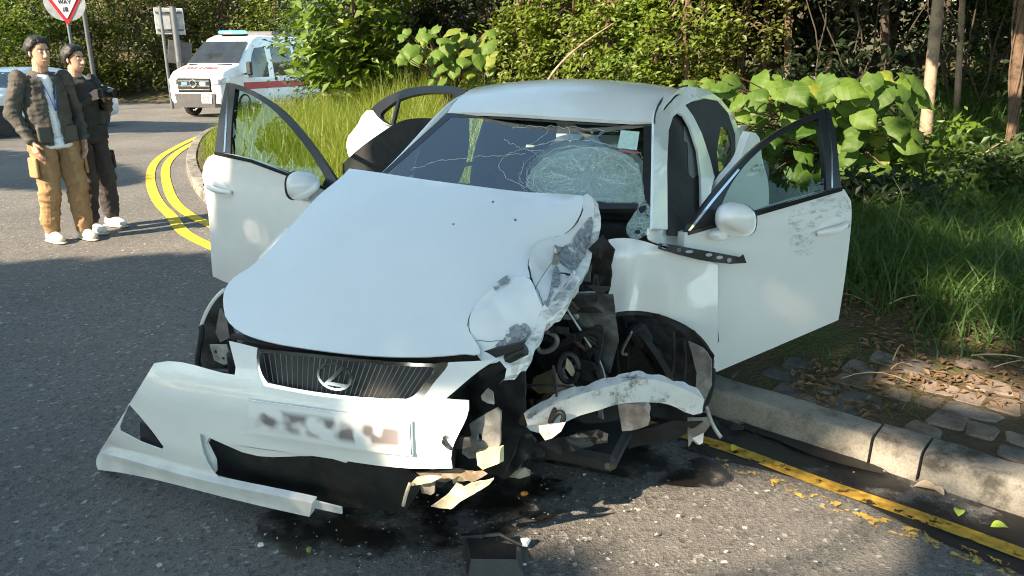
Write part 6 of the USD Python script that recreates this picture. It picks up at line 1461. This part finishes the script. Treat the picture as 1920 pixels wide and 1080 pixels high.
for k, (px, y, lm, ls) in enumerate(MID):
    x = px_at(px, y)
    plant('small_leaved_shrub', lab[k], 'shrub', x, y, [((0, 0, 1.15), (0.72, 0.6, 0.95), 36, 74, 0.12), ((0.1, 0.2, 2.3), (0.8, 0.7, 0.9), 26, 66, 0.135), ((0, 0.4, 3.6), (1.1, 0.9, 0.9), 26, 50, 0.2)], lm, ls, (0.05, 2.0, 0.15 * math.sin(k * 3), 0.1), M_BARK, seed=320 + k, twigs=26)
    if k == 3:
        shr = stage.GetPrimAtPath('/World/small_leaved_shrub_003'); o_ = np.array([x, y, gz(x, y)])
        obj('long_branch', tube(spl(np.array([at((1020, 165), 11.6), at((1060, 110), 11.5), at((1110, 70), 11.5), at((1160, 38), 11.6)]) - o_, 14), np.linspace(0.022, 0.008, 14), 6), M_BARKP, shr, smooth=True)
BK = [(650, 22), (720, 19.5), (840, 18.5), (980, 17.5), (1110, 17), (1240, 16.5), (1380, 16), (1510, 15.5), (1650, 14.5), (1800, 14), (1960, 13.5), (2120, 13)]
for k, (px, y) in enumerate(BK):
    x = px_at(px, y)
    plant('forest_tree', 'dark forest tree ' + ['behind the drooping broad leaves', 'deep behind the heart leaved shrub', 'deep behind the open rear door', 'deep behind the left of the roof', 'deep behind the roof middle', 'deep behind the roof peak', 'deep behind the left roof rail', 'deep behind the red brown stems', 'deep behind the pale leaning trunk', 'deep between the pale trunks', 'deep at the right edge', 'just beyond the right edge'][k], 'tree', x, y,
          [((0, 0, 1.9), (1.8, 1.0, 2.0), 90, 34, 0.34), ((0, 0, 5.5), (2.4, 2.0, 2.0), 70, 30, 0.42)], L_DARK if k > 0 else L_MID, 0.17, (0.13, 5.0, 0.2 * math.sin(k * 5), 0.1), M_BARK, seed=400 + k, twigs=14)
# ---- right: trunks, vines, undergrowth
def trunk_tree(name, label, px_top, px_base, yb, r_px, bark, seed, crown=True, lm=L_DARK, H=7.0, vines=0):
    b = at(px_base, yb); tp = at(px_top, yb + 0.3)
    z0 = gz(b[0], b[1]); T = thing(name, label, 'tree', (b[0], b[1], z0))
    base = np.array([0, 0, -0.2]); dirn = (tp - b); dirn = dirn / dirn[2]
    hh = H; top = np.array([dirn[0] * hh, dirn[1] * hh + 0.2, hh])
    r = 0.66 * r_px / FPX * yb
    n = 26; t = np.linspace(0, 1, n)[:, None]; rg = np.random.default_rng(seed)
    p = base + (top - base) * t + np.c_[np.sin(t * 7 + seed) * 0.05, np.cos(t * 5 + seed) * 0.05, 0 * t] * t
    obj('trunk', tube(p, r * (1.12 - 0.5 * t[:, 0]) * (1 + 0.25 * np.exp(-t[:, 0] * 30)), 12), bark, T, smooth=True)
    for v_ in range(vines):
        ph = rg.uniform(0, 6); tt = np.linspace(0, 0.5, 40)
        q = base + (top - base) * tt[:, None] + np.c_[np.cos(tt * 22 + ph), np.sin(tt * 22 + ph), 0 * tt] * (r * 1.15)
        obj('vine', tube(q, 0.010 + 0.004 * np.sin(tt * 60), 5), M_BARK, T, smooth=True)
    if crown:
        P, C = clumps(top + (0, -0.3, 0.2), (2.0, 1.7, 1.2), 75, 32, 0.34, seed)
        obj('crown', leaves(P, 0.17, seed), lm, T, kind='stuff')
        obj('branches', cat_(*[limb(p[int(18 + k % 6)], C[k * 3], r * 0.4, 0.008, seed + k, 0.2) for k in range(14)]), bark, T, smooth=True, kind='stuff')
    return T
trunk_tree('slim_tree', 'pale slim trunk leaning left beside the tip of the big leaved plant', (1763, 0), (1722, 372), 7.9, 15, M_BARKP, 501)
trunk_tree('slim_tree', 'thin straight pale trunk right of the leaning pale trunk', (1803, 0), (1784, 312), 8.6, 7.5, M_BARKP, 502)
trunk_tree('slim_tree', 'brown vine wrapped trunk near the right edge', (1905, 90), (1880, 408), 7.4, 13, M_BARK, 503, vines=5)
trunk_tree('slim_tree', 'dark trunk at the upper right edge', (1898, 0), (1900, 300), 9.5, 13, M_BARKD, 504, vines=2)
trunk_tree('slim_tree', 'dark slender trunk left of the pale leaning trunk', (1655, 0), (1648, 300), 9.8, 10, M_BARKD, 505, vines=1)
trunk_tree('slim_tree', 'reddish trunk above the middle of the big leaved plant', (1480, 0), (1472, 250), 10.5, 8, M_BARK, 506, vines=3)
trunk_tree('slim_tree', 'reddish twin trunk left of the big leaved plant', (1440, 0), (1428, 230), 10.9, 7, M_BARK, 507, vines=2)
trunk_tree('slim_tree', 'thin red brown trunk behind the left roof rail', (1352, 0), (1340, 220), 11.2, 9, M_BARK, 508)
trunk_tree('slim_tree', 'dark thin trunk between the two pale trunks', (1762, 60), (1752, 320), 10.4, 7, M_BARKD, 509)
trunk_tree('slim_tree', 'dark trunk close right of the thin pale trunk', (1842, 0), (1838, 330), 9.4, 9, M_BARKD, 510)
def under(label, px, y, rad, n, per, sp, lm, ls, seed, dz=0.3, face=None):
    b = at(px, y); z0 = gz(b[0], b[1])
    return plant('undergrowth_plant', label, 'plant', b[0], b[1], [((0, 0, dz), rad, n, per, sp)], lm, ls, None, M_BARKD, seed=seed, twigs=8, face=face)
under('bright low plant at the foot of the pale leaning trunk', (1680, 365), 6.6, (0.28, 0.2, 0.12), 26, 22, 0.05, L_BRIGHT, 0.055, 601, 0.38)
under('low plant with fresh oval leaves between the pale trunks', (1780, 330), 7.0, (0.35, 0.25, 0.3), 30, 16, 0.08, L_BRIGHT, 0.10, 602, 0.35)
under('leafy bush at the foot of the vine wrapped trunk', (1870, 430), 6.3, (0.5, 0.35, 0.3), 52, 26, 0.09, L_MID, 0.075, 603, 0.25)
under('leafy bush at the right edge below the trunks', (1935, 400), 6.2, (0.5, 0.4, 0.4), 52, 26, 0.10, L_MID, 0.08, 604, 0.3)
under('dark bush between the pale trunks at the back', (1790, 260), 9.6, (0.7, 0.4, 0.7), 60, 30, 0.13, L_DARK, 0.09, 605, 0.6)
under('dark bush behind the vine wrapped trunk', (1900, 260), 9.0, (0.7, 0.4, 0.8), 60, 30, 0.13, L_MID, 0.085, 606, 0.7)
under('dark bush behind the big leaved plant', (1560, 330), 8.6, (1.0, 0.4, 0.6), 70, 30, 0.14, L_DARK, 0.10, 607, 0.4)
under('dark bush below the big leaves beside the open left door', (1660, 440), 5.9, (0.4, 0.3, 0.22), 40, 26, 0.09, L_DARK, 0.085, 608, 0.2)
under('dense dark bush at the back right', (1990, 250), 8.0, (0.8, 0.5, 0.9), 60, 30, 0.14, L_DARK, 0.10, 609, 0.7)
under('small glossy bright sprig in the shaded grass', (1805, 455), 5.4, (0.13, 0.10, 0.05), 14, 14, 0.035, L_BRIGHT, 0.04, 610, 0.30)
under('climbing leaves left of the pale leaning trunk', (1620, 70), 9.4, (0.9, 0.3, 0.6), 60, 26, 0.13, L_DARK, 0.10, 611, 1.9)
under('hanging leaves at the top right between trunks', (1830, 60), 8.8, (0.8, 0.3, 0.7), 50, 24, 0.13, L_MID, 0.08, 612, 2.0)
# a leafy twig at the right
tw = [at(q, 6.6) for q in ((1812, 318), (1832, 300), (1850, 285), (1868, 272), (1884, 262))]
Tw = thing('leafy_twig', 'curved twig with a few fresh leaves right of the pale trunks', 'twig', tw[0]); tw = np.array(tw) - tw[0]
obj('stem', tube(spl(np.vstack([[tw[0] + (-0.05, 0, -0.5)], tw]), 16), 0.008, 6), M_BARKP, Tw, smooth=True)
# ---- heart shaped big leaves, one by one
def heart(L, W, dome, seed):
    """a broad heart-shaped leaf lying in xy, stalk at the origin, tip at +x"""
    r = np.random.default_rng(seed)
    a = np.linspace(-1, 1, 15)
    u = np.linspace(0, 1, 8)
    V, F = [], []
    for i, t in enumerate(u):
        wdt = W * 0.5 * (np.sin(PI * np.clip(t * 0.86 + 0.13, 0, 1)) ** 0.75) * (1 - t ** 5)
        for s in np.linspace(-1, 1, 7):
            x = L * (t - 0.17 * abs(s) ** 1.6 * (1 - t) ** 1.2 * 1.2)
            V.append((x, s * wdt, -dome * (s ** 2) * W * 0.5 - dome * 0.9 * L * (t - 0.3) ** 2 + 0.04 * W * abs(s) * math.sin(t * 9 + s * 2 + seed)))
    for i in range(7):
        for j in range(6):
            b = i * 7 + j; F += [(b, b + 7, b + 1), (b + 1, b + 7, b + 8)]
    return np.array(V), np.array(F)
def bigleaf_mat(name, c1, c2, vein):
    return mat(name, {'tc': ('texture_coordinate', {}), 'oi': ('object_info', {}), 'n': ('noise_texture', {'scale': 7.0, 'detail': 4.0}), 'r': ('rgb_ramp', {'ramp': [(0.3, c1), (0.7, c2)]}),
        'sx': ('separate_xyz', {}), 'ab': ('math', {'math_type': 'absolute'}), 'k': ('math', {'math_type': 'multiply', 'value2': -0.75}), 'ad': ('math', {'math_type': 'add'}), 'fq': ('math', {'math_type': 'multiply', 'value2': 16.0}), 'fr': ('math', {'math_type': 'pingpong', 'value2': 0.5}),
        'vr': ('rgb_ramp', {'ramp': [(0.0, (0.6, 0.6, 0.6)), (0.04, (0.25, 0.25, 0.25)), (0.09, (0, 0, 0))]}), 'mx': ('mix_color', {'b': vein}),
        'b': ('bump', {'strength': 0.5, 'distance': 0.006, 'invert': True}),
        'tm': ('mix_color', {'blend_type': 'multiply', 'fac': 1.0, 'b': (1.5, 1.35, 0.5)}),
        'p': ('principled_bsdf', {'roughness': 0.55, 'specular_ior_level': 0.35}), 'tl': ('translucent_bsdf', {}), 'x': ('mix_closure', {'fac': 0.38})},
        [('tc.object', 'n.vector'), ('n.fac', 'r.fac'), ('tc.object', 'sx.vector'), ('sx.y', 'ab.value1'), ('ab.value', 'k.value1'), ('sx.x', 'ad.value1'), ('k.value', 'ad.value2'), ('ad.value', 'fq.value1'), ('fq.value', 'fr.value1'), ('fr.value', 'vr.fac'), ('vr.color', 'mx.fac'),
         ('r.color', 'mx.a'), ('mx.result', 'p.base_color'), ('mx.result', 'tm.a'), ('tm.result', 'tl.color'), ('fr.value', 'b.height'), ('b.normal', 'p.normal'), ('p.BSDF', 'x.closure1'), ('tl.BSDF', 'x.closure2')], surface='x.closure')
M_BIG = [bigleaf_mat('big_leaf_bright', (0.075, 0.14, 0.018), (0.11, 0.185, 0.026), (0.17, 0.23, 0.06)), bigleaf_mat('big_leaf_green', (0.05, 0.105, 0.018), (0.085, 0.15, 0.025), (0.13, 0.19, 0.05)), bigleaf_mat('big_leaf_yellow', (0.14, 0.19, 0.025), (0.20, 0.24, 0.035), (0.27, 0.29, 0.09))]
def leaf_obj(T, org, c, W, nrm, tipd, m, seed):
    """leaf whose middle is at world c"""
    nrm = np.asarray(nrm, float); nrm /= np.linalg.norm(nrm); t = np.asarray(tipd, float); t -= nrm * (t @ nrm); t /= np.linalg.norm(t)
    s = np.cross(nrm, t); L = W * 1.05
    v, f = heart(L, W, 0.22, seed)
    A = np.stack([t, s, nrm], 1)
    p = usdkit.mesh(stage, numbered(pathof(T), 'leaf'), (v, f), m, smooth=True)
    M = np.eye(4); M[:3, :3] = A; M[:3, 3] = np.asarray(c) - org - t * L * 0.42
    UsdGeom.Xformable(p).AddTransformOp().Set(Gf.Matrix4d(*M.T.ravel()))
    return M[:3, 3]
rb = np.random.default_rng(33)
def big_plant(name, label, cat, base_px, yb, spots, dist, r_seed, extra=0, box_=None, tip=(0, -0.4, -0.7), mats=(0, 1, 0), lf=1.7):
    b = at(base_px, yb); z0 = gz(b[0], b[1]); org = np.array([b[0], b[1], z0]); T = thing(name, label, cat, org)
    r = np.random.default_rng(r_seed); stalks = []
    S = list(spots)
    for _ in range(extra):
        S.append((r.uniform(box_[0], box_[2]), r.uniform(box_[1], box_[3]), r.uniform(*box_[4:6])))
    for k, (x, y, rad) in enumerate(S):
        d = dist + r.uniform(-0.45, 0.35) + (0.3 if k >= len(spots) else 0.0)
        c = at((x, y), d); W = lf * rad / FPX * d
        n = np.array([r.normal(-0.25, 0.30), r.normal(-0.62, 0.22), 0.62]); 
        q = leaf_obj(T, org, c, W, n, np.array(tip) + r.normal(0, 0.45, 3), M_BIG[mats[k % len(mats)] if r.random() > 0.05 else 2], k + r_seed)
        stalks.append(q)
    hub = np.array([0, 0.3, max(0.4, np.mean([s[2] for s in stalks]) * 0.55)])
    obj('stalks', cat_(*[tube(spl([hub + r.normal(0, 0.06, 3), (hub + s) / 2 + np.array([0, 0, 0.12]), s], 8), 0.006, 5) for s in stalks], tube([(0, 0, -0.1), hub * 0.6, hub], 0.03, 7)), M_BARK, T, smooth=True, kind='stuff')
    return T
Z = lambda L: [(1200 + x / 2.667, 120 + y / 2.667, s / 2.667) for x, y, s in L]
G1 = Z([(480, 190, 62), (600, 150, 60), (680, 118, 60), (590, 205, 58), (790, 150, 75), (880, 135, 52), (960, 120, 75), (1060, 120, 82), (1160, 90, 62), (1200, 170, 74), (1290, 130, 72), (1400, 100, 72), (1410, 160, 88), (740, 232, 62), (840, 212, 50), (1000, 220, 72), (1010, 292, 62), (1125, 272, 72), (1290, 312, 84),
        (1400, 360, 50), (520, 262, 46), (1120, 390, 54), (1190, 380, 52), (1150, 520, 68), (1270, 460, 84), (1360, 400, 72), (1050, 400, 54), (1220, 560, 74), (1330, 570, 72), (830, 320, 72), (760, 325, 62), (680, 370, 60), (900, 540, 74), (800, 540, 72), (1030, 470, 62), (1060, 560, 64), (400, 110, 52), (330, 102, 46), (250, 95, 40),
        (1080, 690, 52), (1250, 640, 60), (930, 160, 55), (1110, 160, 66), (1340, 70, 50), (1240, 55, 44), (700, 150, 50), (440, 150, 44)])
big_plant('big_leaved_plant', 'big heart leaved plant behind the open left front door', 'plant', (1580, 400), 6.9, G1, 6.6, 700, extra=150, box_=(1310, 150, 1725, 450, 16, 30), mats=(0, 1, 0, 1, 1))
G2 = [(790 + 0, 60, 13), (815, 55, 14), (845, 58, 20), (830, 75, 18), (800, 70, 14), (838, 90, 20), (860, 75, 20), (770, 95, 22), (780, 110, 20), (760, 100, 16), (805, 105, 18), (822, 100, 18), (850, 88, 18), (880, 78, 18), (888, 90, 24), (912, 92, 18), (900, 115, 20), (870, 115, 20), (915, 118, 18), (845, 112, 18), (830, 125, 20), (850, 135, 18), (880, 138, 18), (815, 135, 15), (790, 90, 16), (755, 112, 15), (870, 98, 20), (895, 105, 16), (860, 125, 16), (888, 150, 14), (1010 - 130, 165, 14), (838, 110, 16)]
big_plant('big_leaved_plant', 'bright heart leaved shrub behind the grass above the rear door', 'plant', (840, 190), 10.2, G2, 10.0, 720, extra=40, box_=(745, 60, 925, 170, 11, 18), mats=(0, 0, 2, 0), lf=1.45)

# ---- grass
def blades(P, h, seed, w=0.010, bend=0.5, seg=3, lean=None):
    r = np.random.default_rng(seed); n = len(P)
    a = r.uniform(0, 2 * PI, n); d = np.stack([np.cos(a), np.sin(a), 0 * a], 1)
    if lean is not None: d = d + np.asarray(lean); d /= np.linalg.norm(d, axis=1, keepdims=True)
    h = h * r.uniform(0.55, 1.2, n); bd = bend * r.uniform(0.3, 1.6, n)
    s = np.cross(d, (0, 0, 1.0)); tw = r.uniform(0, PI, n); s = s * np.cos(tw)[:, None] + d * np.sin(tw)[:, None] * 0.6
    V = []
    for k in range(seg + 1):
        t = k / seg; c = P + d * (h * bd * t ** 2)[:, None] + np.array([0, 0, 1.0]) * (h * (t - 0.38 * np.minimum(bd, 1.2) * t ** 2.2))[:, None]
        ww = (w * (1 - t ** 1.5) + 0.0006) * r.uniform(0.7, 1.3, n)[:, None] if k < seg else 0.0
        V += [c + s * ww / 2, c - s * ww / 2]
    V = np.stack(V, 1); m = V.shape[1]; i = np.arange(n)[:, None] * m; F = []
    for k in range(seg):
        F += [i + [2 * k, 2 * k + 2, 2 * k + 1], i + [2 * k + 1, 2 * k + 2, 2 * k + 3]]
    return V.reshape(-1, 3), np.vstack(F)
def scatter(n, x0, y0, x1, y1, seed, keep):
    r = np.random.default_rng(seed); p = np.stack([r.uniform(x0, x1, n), r.uniform(y0, y1, n)], 1)
    p = p[shapely.contains_xy(_vp, p[:, 0], p[:, 1])]
    d = shapely.distance(shapely.points(p), KLINE)
    c = (p - CO[:2]) @ CR[:2, :2]
    ok = keep(p, d, r) & ~((np.abs(c[:, 1]) < 0.86) & (c[:, 0] < 0.7) & (c[:, 0] > -3.75))
    p = p[ok]
    return np.c_[p, verge_h(p) - 0.02]
clump = lambda p, f, s: meshkit.fbm(np.c_[p * f, 0 * p[:, :1]], 3, s)
right_side = lambda p: p[:, 0] > 0.55 * (p[:, 1] - 3.0)
P = scatter(60000, -8, 5, 2.5, 15.5, 1, lambda p, d, r: (d > 0.30) & ~right_side(p) & ((p[:, 1] < 6.5) | (p[:, 0] < 0.1 - 0.06 * p[:, 1] + r.normal(0, 0.15, len(p)))) & (clump(p, 1.1, 3) + r.normal(0, 0.06, len(p)) > 0.36) & (d < 7.5))
hgt = np.clip(0.35 + 0.75 * clump(P[:, :2], 0.5, 9) + 0.10 * shapely.distance(shapely.points(P[:, :2]), KLINE), 0.25, 1.25)
hgt *= np.clip(shapely.distance(shapely.points(P[:, :2]), KLINE) / 1.1, 0.3, 1)
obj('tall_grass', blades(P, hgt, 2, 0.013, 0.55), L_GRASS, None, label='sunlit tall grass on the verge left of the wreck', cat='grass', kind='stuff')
P = scatter(30000, -8, 6, -1.5, 20, 31, lambda p, d, r: (d > 0.18) & (d < 1.3) & (clump(p, 1.5, 8) > 0.42))
obj('short_grass', blades(P, 0.14, 32, 0.008, 0.9, 2), L_GRASS, None, label='short dry grass along the kerb at the bend', cat='grass', kind='stuff')
P = scatter(80000, 0.6, 1.5, 9, 10, 3, lambda p, d, r: (d > 0.58) & right_side(p) & (clump(p, 1.3, 5) + np.clip((d - 0.95) * 0.3, -0.2, 0.22) + r.normal(0, 0.05, len(p)) > 0.47))
dd = shapely.distance(shapely.points(P[:, :2]), KLINE)
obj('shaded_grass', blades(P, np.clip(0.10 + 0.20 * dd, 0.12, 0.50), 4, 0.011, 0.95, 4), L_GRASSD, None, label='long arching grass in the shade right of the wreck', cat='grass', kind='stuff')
P = scatter(26000, 0.6, 0.5, 8, 9, 41, lambda p, d, r: (d > 0.24) & (d < 1.3) & right_side(p) & (clump(p, 2.4, 15) + 0.12 * (d - 0.6) > 0.50))
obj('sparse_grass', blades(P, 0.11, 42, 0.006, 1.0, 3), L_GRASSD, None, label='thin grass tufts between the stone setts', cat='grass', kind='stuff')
P = scatter(45000, 0.6, 0.2, 8, 9, 51, lambda p, d, r: (d > 0.14) & (d < 2.6) & right_side(p) & (clump(p, 1.8, 25) > 0.40))
P[:, 2] += 0.035 + np.random.default_rng(5).uniform(0, 0.015, len(P))
obj('leaf_litter', leaves(P, 0.05, 52, up=2.2, aspect=0.45), L_DRY, None, label='dry brown leaf litter over the setts and soil', cat='leaf litter', kind='stuff')
rs = np.random.default_rng(61); ms = []
for k in range(70):
    q = P[rs.integers(len(P))]; a = rs.uniform(0, PI); L = rs.uniform(0.08, 0.35)
    d_ = np.array([math.cos(a), math.sin(a), 0]) * L
    ms.append(tube(spl([q - d_ / 2, q + (0, 0, rs.uniform(0.01, 0.05)), q + d_ / 2], 6), rs.uniform(0.0015, 0.004), 4))
obj('dry_stems', cat_(*ms), plain('straw', (0.36, 0.28, 0.15), 0.8, var=0.25), None, label='straw coloured dry stems lying on the setts', cat='twigs', kind='stuff')
P = scatter(14000, -7, 3, 12, 20, 71, lambda p, d, r: (d > 2.2) & (clump(p, 0.9, 18) > 0.45))
P[:, 2] += 0.08
obj('ground_cover', leaves(P, 0.10, 72, up=1.0), L_DARK, None, label='low dark leaves covering the woodland floor', cat='ground cover', kind='stuff')

# ---- the trees that shade the road: their crowns stand where the sun's rays to the shaded ground pass
EDGE = np.array([(-14, 4.6), (-8, 5.6), (-4.25, 6.0), (-2.75, 6.35), (-1.9, 5.9), (-1.3, 5.05), (-0.6, 5.2), (0.1, 5.6), (0.9, 6.6), (2.5, 7.0), (4.2, 7.4), (6.0, 8.2), (6.6, 12.0), (7.0, 20.0), (20, 22)])
LIT = [((0.74, 2.34), (0.80, 0.45)), ((0.12, 2.72), (0.14, 0.09)), ((1.60, 2.75), (0.27, 0.22)), ((2.05, 2.48), (0.36, 0.26)), ((2.25, 3.35), (0.42, 0.32)), ((3.5, 6.2), (0.3, 0.25)), ((4.4, 6.9), (0.35, 0.3)), ((5.2, 7.3), (0.6, 0.4)), ((4.9, 8.4), (0.8, 0.5)), ((3.9, 7.4), (0.6, 0.5)), ((0.1, 3.1), (0.10, 0.08)), ((3.0, 4.4), (0.34, 0.28)), ((4.0, 5.2), (0.34, 0.3)), ((3.4, 3.9), (0.3, 0.25)), ((6.9, 9.0), (0.6, 0.6)), ((7.4, 11.5), (0.5, 0.8)), ((8.5, 13.0), (0.7, 0.8))]
def shaded(g, r):
    e = np.interp(g[:, 0], EDGE[:, 0], EDGE[:, 1])
    s = g[:, 1] < e - np.abs(r.normal(0, 0.07, len(g)))
    for c, a in LIT:
        s &= (((g - c) / a) ** 2).sum(1) > 1
    right = g[:, 0] > 2.4
    s &= ~(right & (clump(g, 2.3, 77) > 0.66))
    s |= ((((g - (-8.0, 11.9)) @ np.array([[0.8, 0.6], [-0.6, 0.8]])) / (3.4, 1.15)) ** 2).sum(1) < 1
    s |= (((g - (-11.0, 19.2)) / (5.0, 1.6)) ** 2).sum(1) < 1
    return s
rt = np.random.default_rng(88)
Gp = np.stack([rt.uniform(-13, 14, 150000), rt.uniform(-4, 21, 150000)], 1)
Gp = Gp[shaded(Gp, rt)]
# distance up the ray to the crown: the near ones high on the left bank, those of the right wood low above it
isr = (Gp[:, 0] > 5.0) & (Gp[:, 1] > 6.0)
Lr = np.where(isr, rt.uniform(6.5, 9.5, len(Gp)), rt.uniform(14.5, 19.5, len(Gp)))
C3 = np.c_[Gp, 0 * Gp[:, :1]] + SUN * Lr[:, None]
keepn = rt.random(len(C3)) < 0.95
C3, Gp, isr = C3[keepn], Gp[keepn], isr[keepn]
bases = [(-12.5, -7.5), (-14.5, -1.5), (-19, 1.5), (-10.5, -13.0), (-24, 4.0)]
labs = ['large shade tree out of frame to the left behind the camera', 'large shade tree out of frame beside the left road edge', 'large shade tree out of frame further along the left bank', 'large shade tree far behind the camera on the left bank', 'large shade tree out of frame at the far left']
own = np.argmin(np.stack([np.linalg.norm(C3[:, :2] - b, axis=1) for b in bases], 1), 1)
for k, b in enumerate(bases):
    P = C3[(own == k) & ~isr]
    if not len(P): continue
    T = thing('shade_tree', labs[k], 'tree', (b[0], b[1], 0.0))
    o = np.array([b[0], b[1], 0])
    obj('crown', leaves(P - o, 0.32, 900 + k, up=0.1, aspect=0.75), L_MID, T, kind='stuff')
    Pu, _c = clumps((0, 0, 1.8), (3.2, 3.2, 2.0), 60, 30, 0.5, 980 + k)
    obj('understorey', leaves(Pu[Pu[:, 2] > 0], 0.3, 970 + k, aspect=0.7), L_DARK, T, kind='stuff')
    top = np.array([0, 0, 6.0]); mid = P.mean(0) - o
    obj('trunk', limb((0, 0, -0.2), (mid[0] * 0.3, mid[1] * 0.3, 6.5), 0.28, 0.16, k, 0.04, 14), M_BARKD, T, smooth=True)
    obj('branches', cat_(*[limb((mid[0] * 0.25, mid[1] * 0.25, 4.5 + 0.15 * j), P[j * len(P) // 16] - o, 0.10, 0.01, k * 20 + j, 0.15) for j in range(14)]), M_BARKD, T, smooth=True, kind='stuff')
P = np.vstack([C3[isr], clumps((2.0, 9.6, 7.4), (1.8, 1.7, 1.3), 90, 36, 0.34, 991)[0]])
T = thing('overhanging_tree', 'broad tree canopy overhanging the wreck from the right wood', 'tree', (7.4, 9.6, gz(7.4, 9.6)))
o = np.array([7.4, 9.6, gz(7.4, 9.6)])
obj('crown', leaves(P - o, 0.30, 950, up=0.1, aspect=0.7), L_DARK, T, kind='stuff')
obj('trunk', limb((0, 0, -0.2), (-0.8, -0.6, 6.0), 0.16, 0.10, 5, 0.05, 14), M_BARK, T, smooth=True)
obj('branches', cat_(*[limb((-0.7, -0.5, 4.6 + 0.1 * j), P[j * len(P) // 16] - o, 0.06, 0.01, 70 + j, 0.15) for j in range(14)]), M_BARK, T, smooth=True, kind='stuff')

# ---- groups: alike things share a phrase
GROUPS = {'roadside_tree': 'trees on the far bank across the road', 'backdrop_tree': 'tall trees at the back of the far bank', 'small_leaved_shrub': 'small leaved shrubs behind the wreck', 'forest_tree': 'dark forest trees at the back', 'broadleaf_tree': 'broad leaved trees behind the tall grass',
          'slim_tree': 'slim trunks of the wood on the right', 'undergrowth_plant': 'undergrowth of the wood on the right', 'big_leaved_plant': 'plants with big heart shaped leaves', 'fallen_leaf': 'fallen leaves in the gutter', 'plastic_shard': 'plastic shards scattered on the road', 'shade_tree': 'trees on the left bank that shade the road', 'person': 'people standing on the road'}
import re
for p_ in stage.GetPrimAtPath('/World').GetChildren():
    b_ = re.sub(r'_[0-9]{3}$', '', p_.GetName())
    if b_ in GROUPS: p_.SetCustomDataByKey('group', GROUPS[b_])
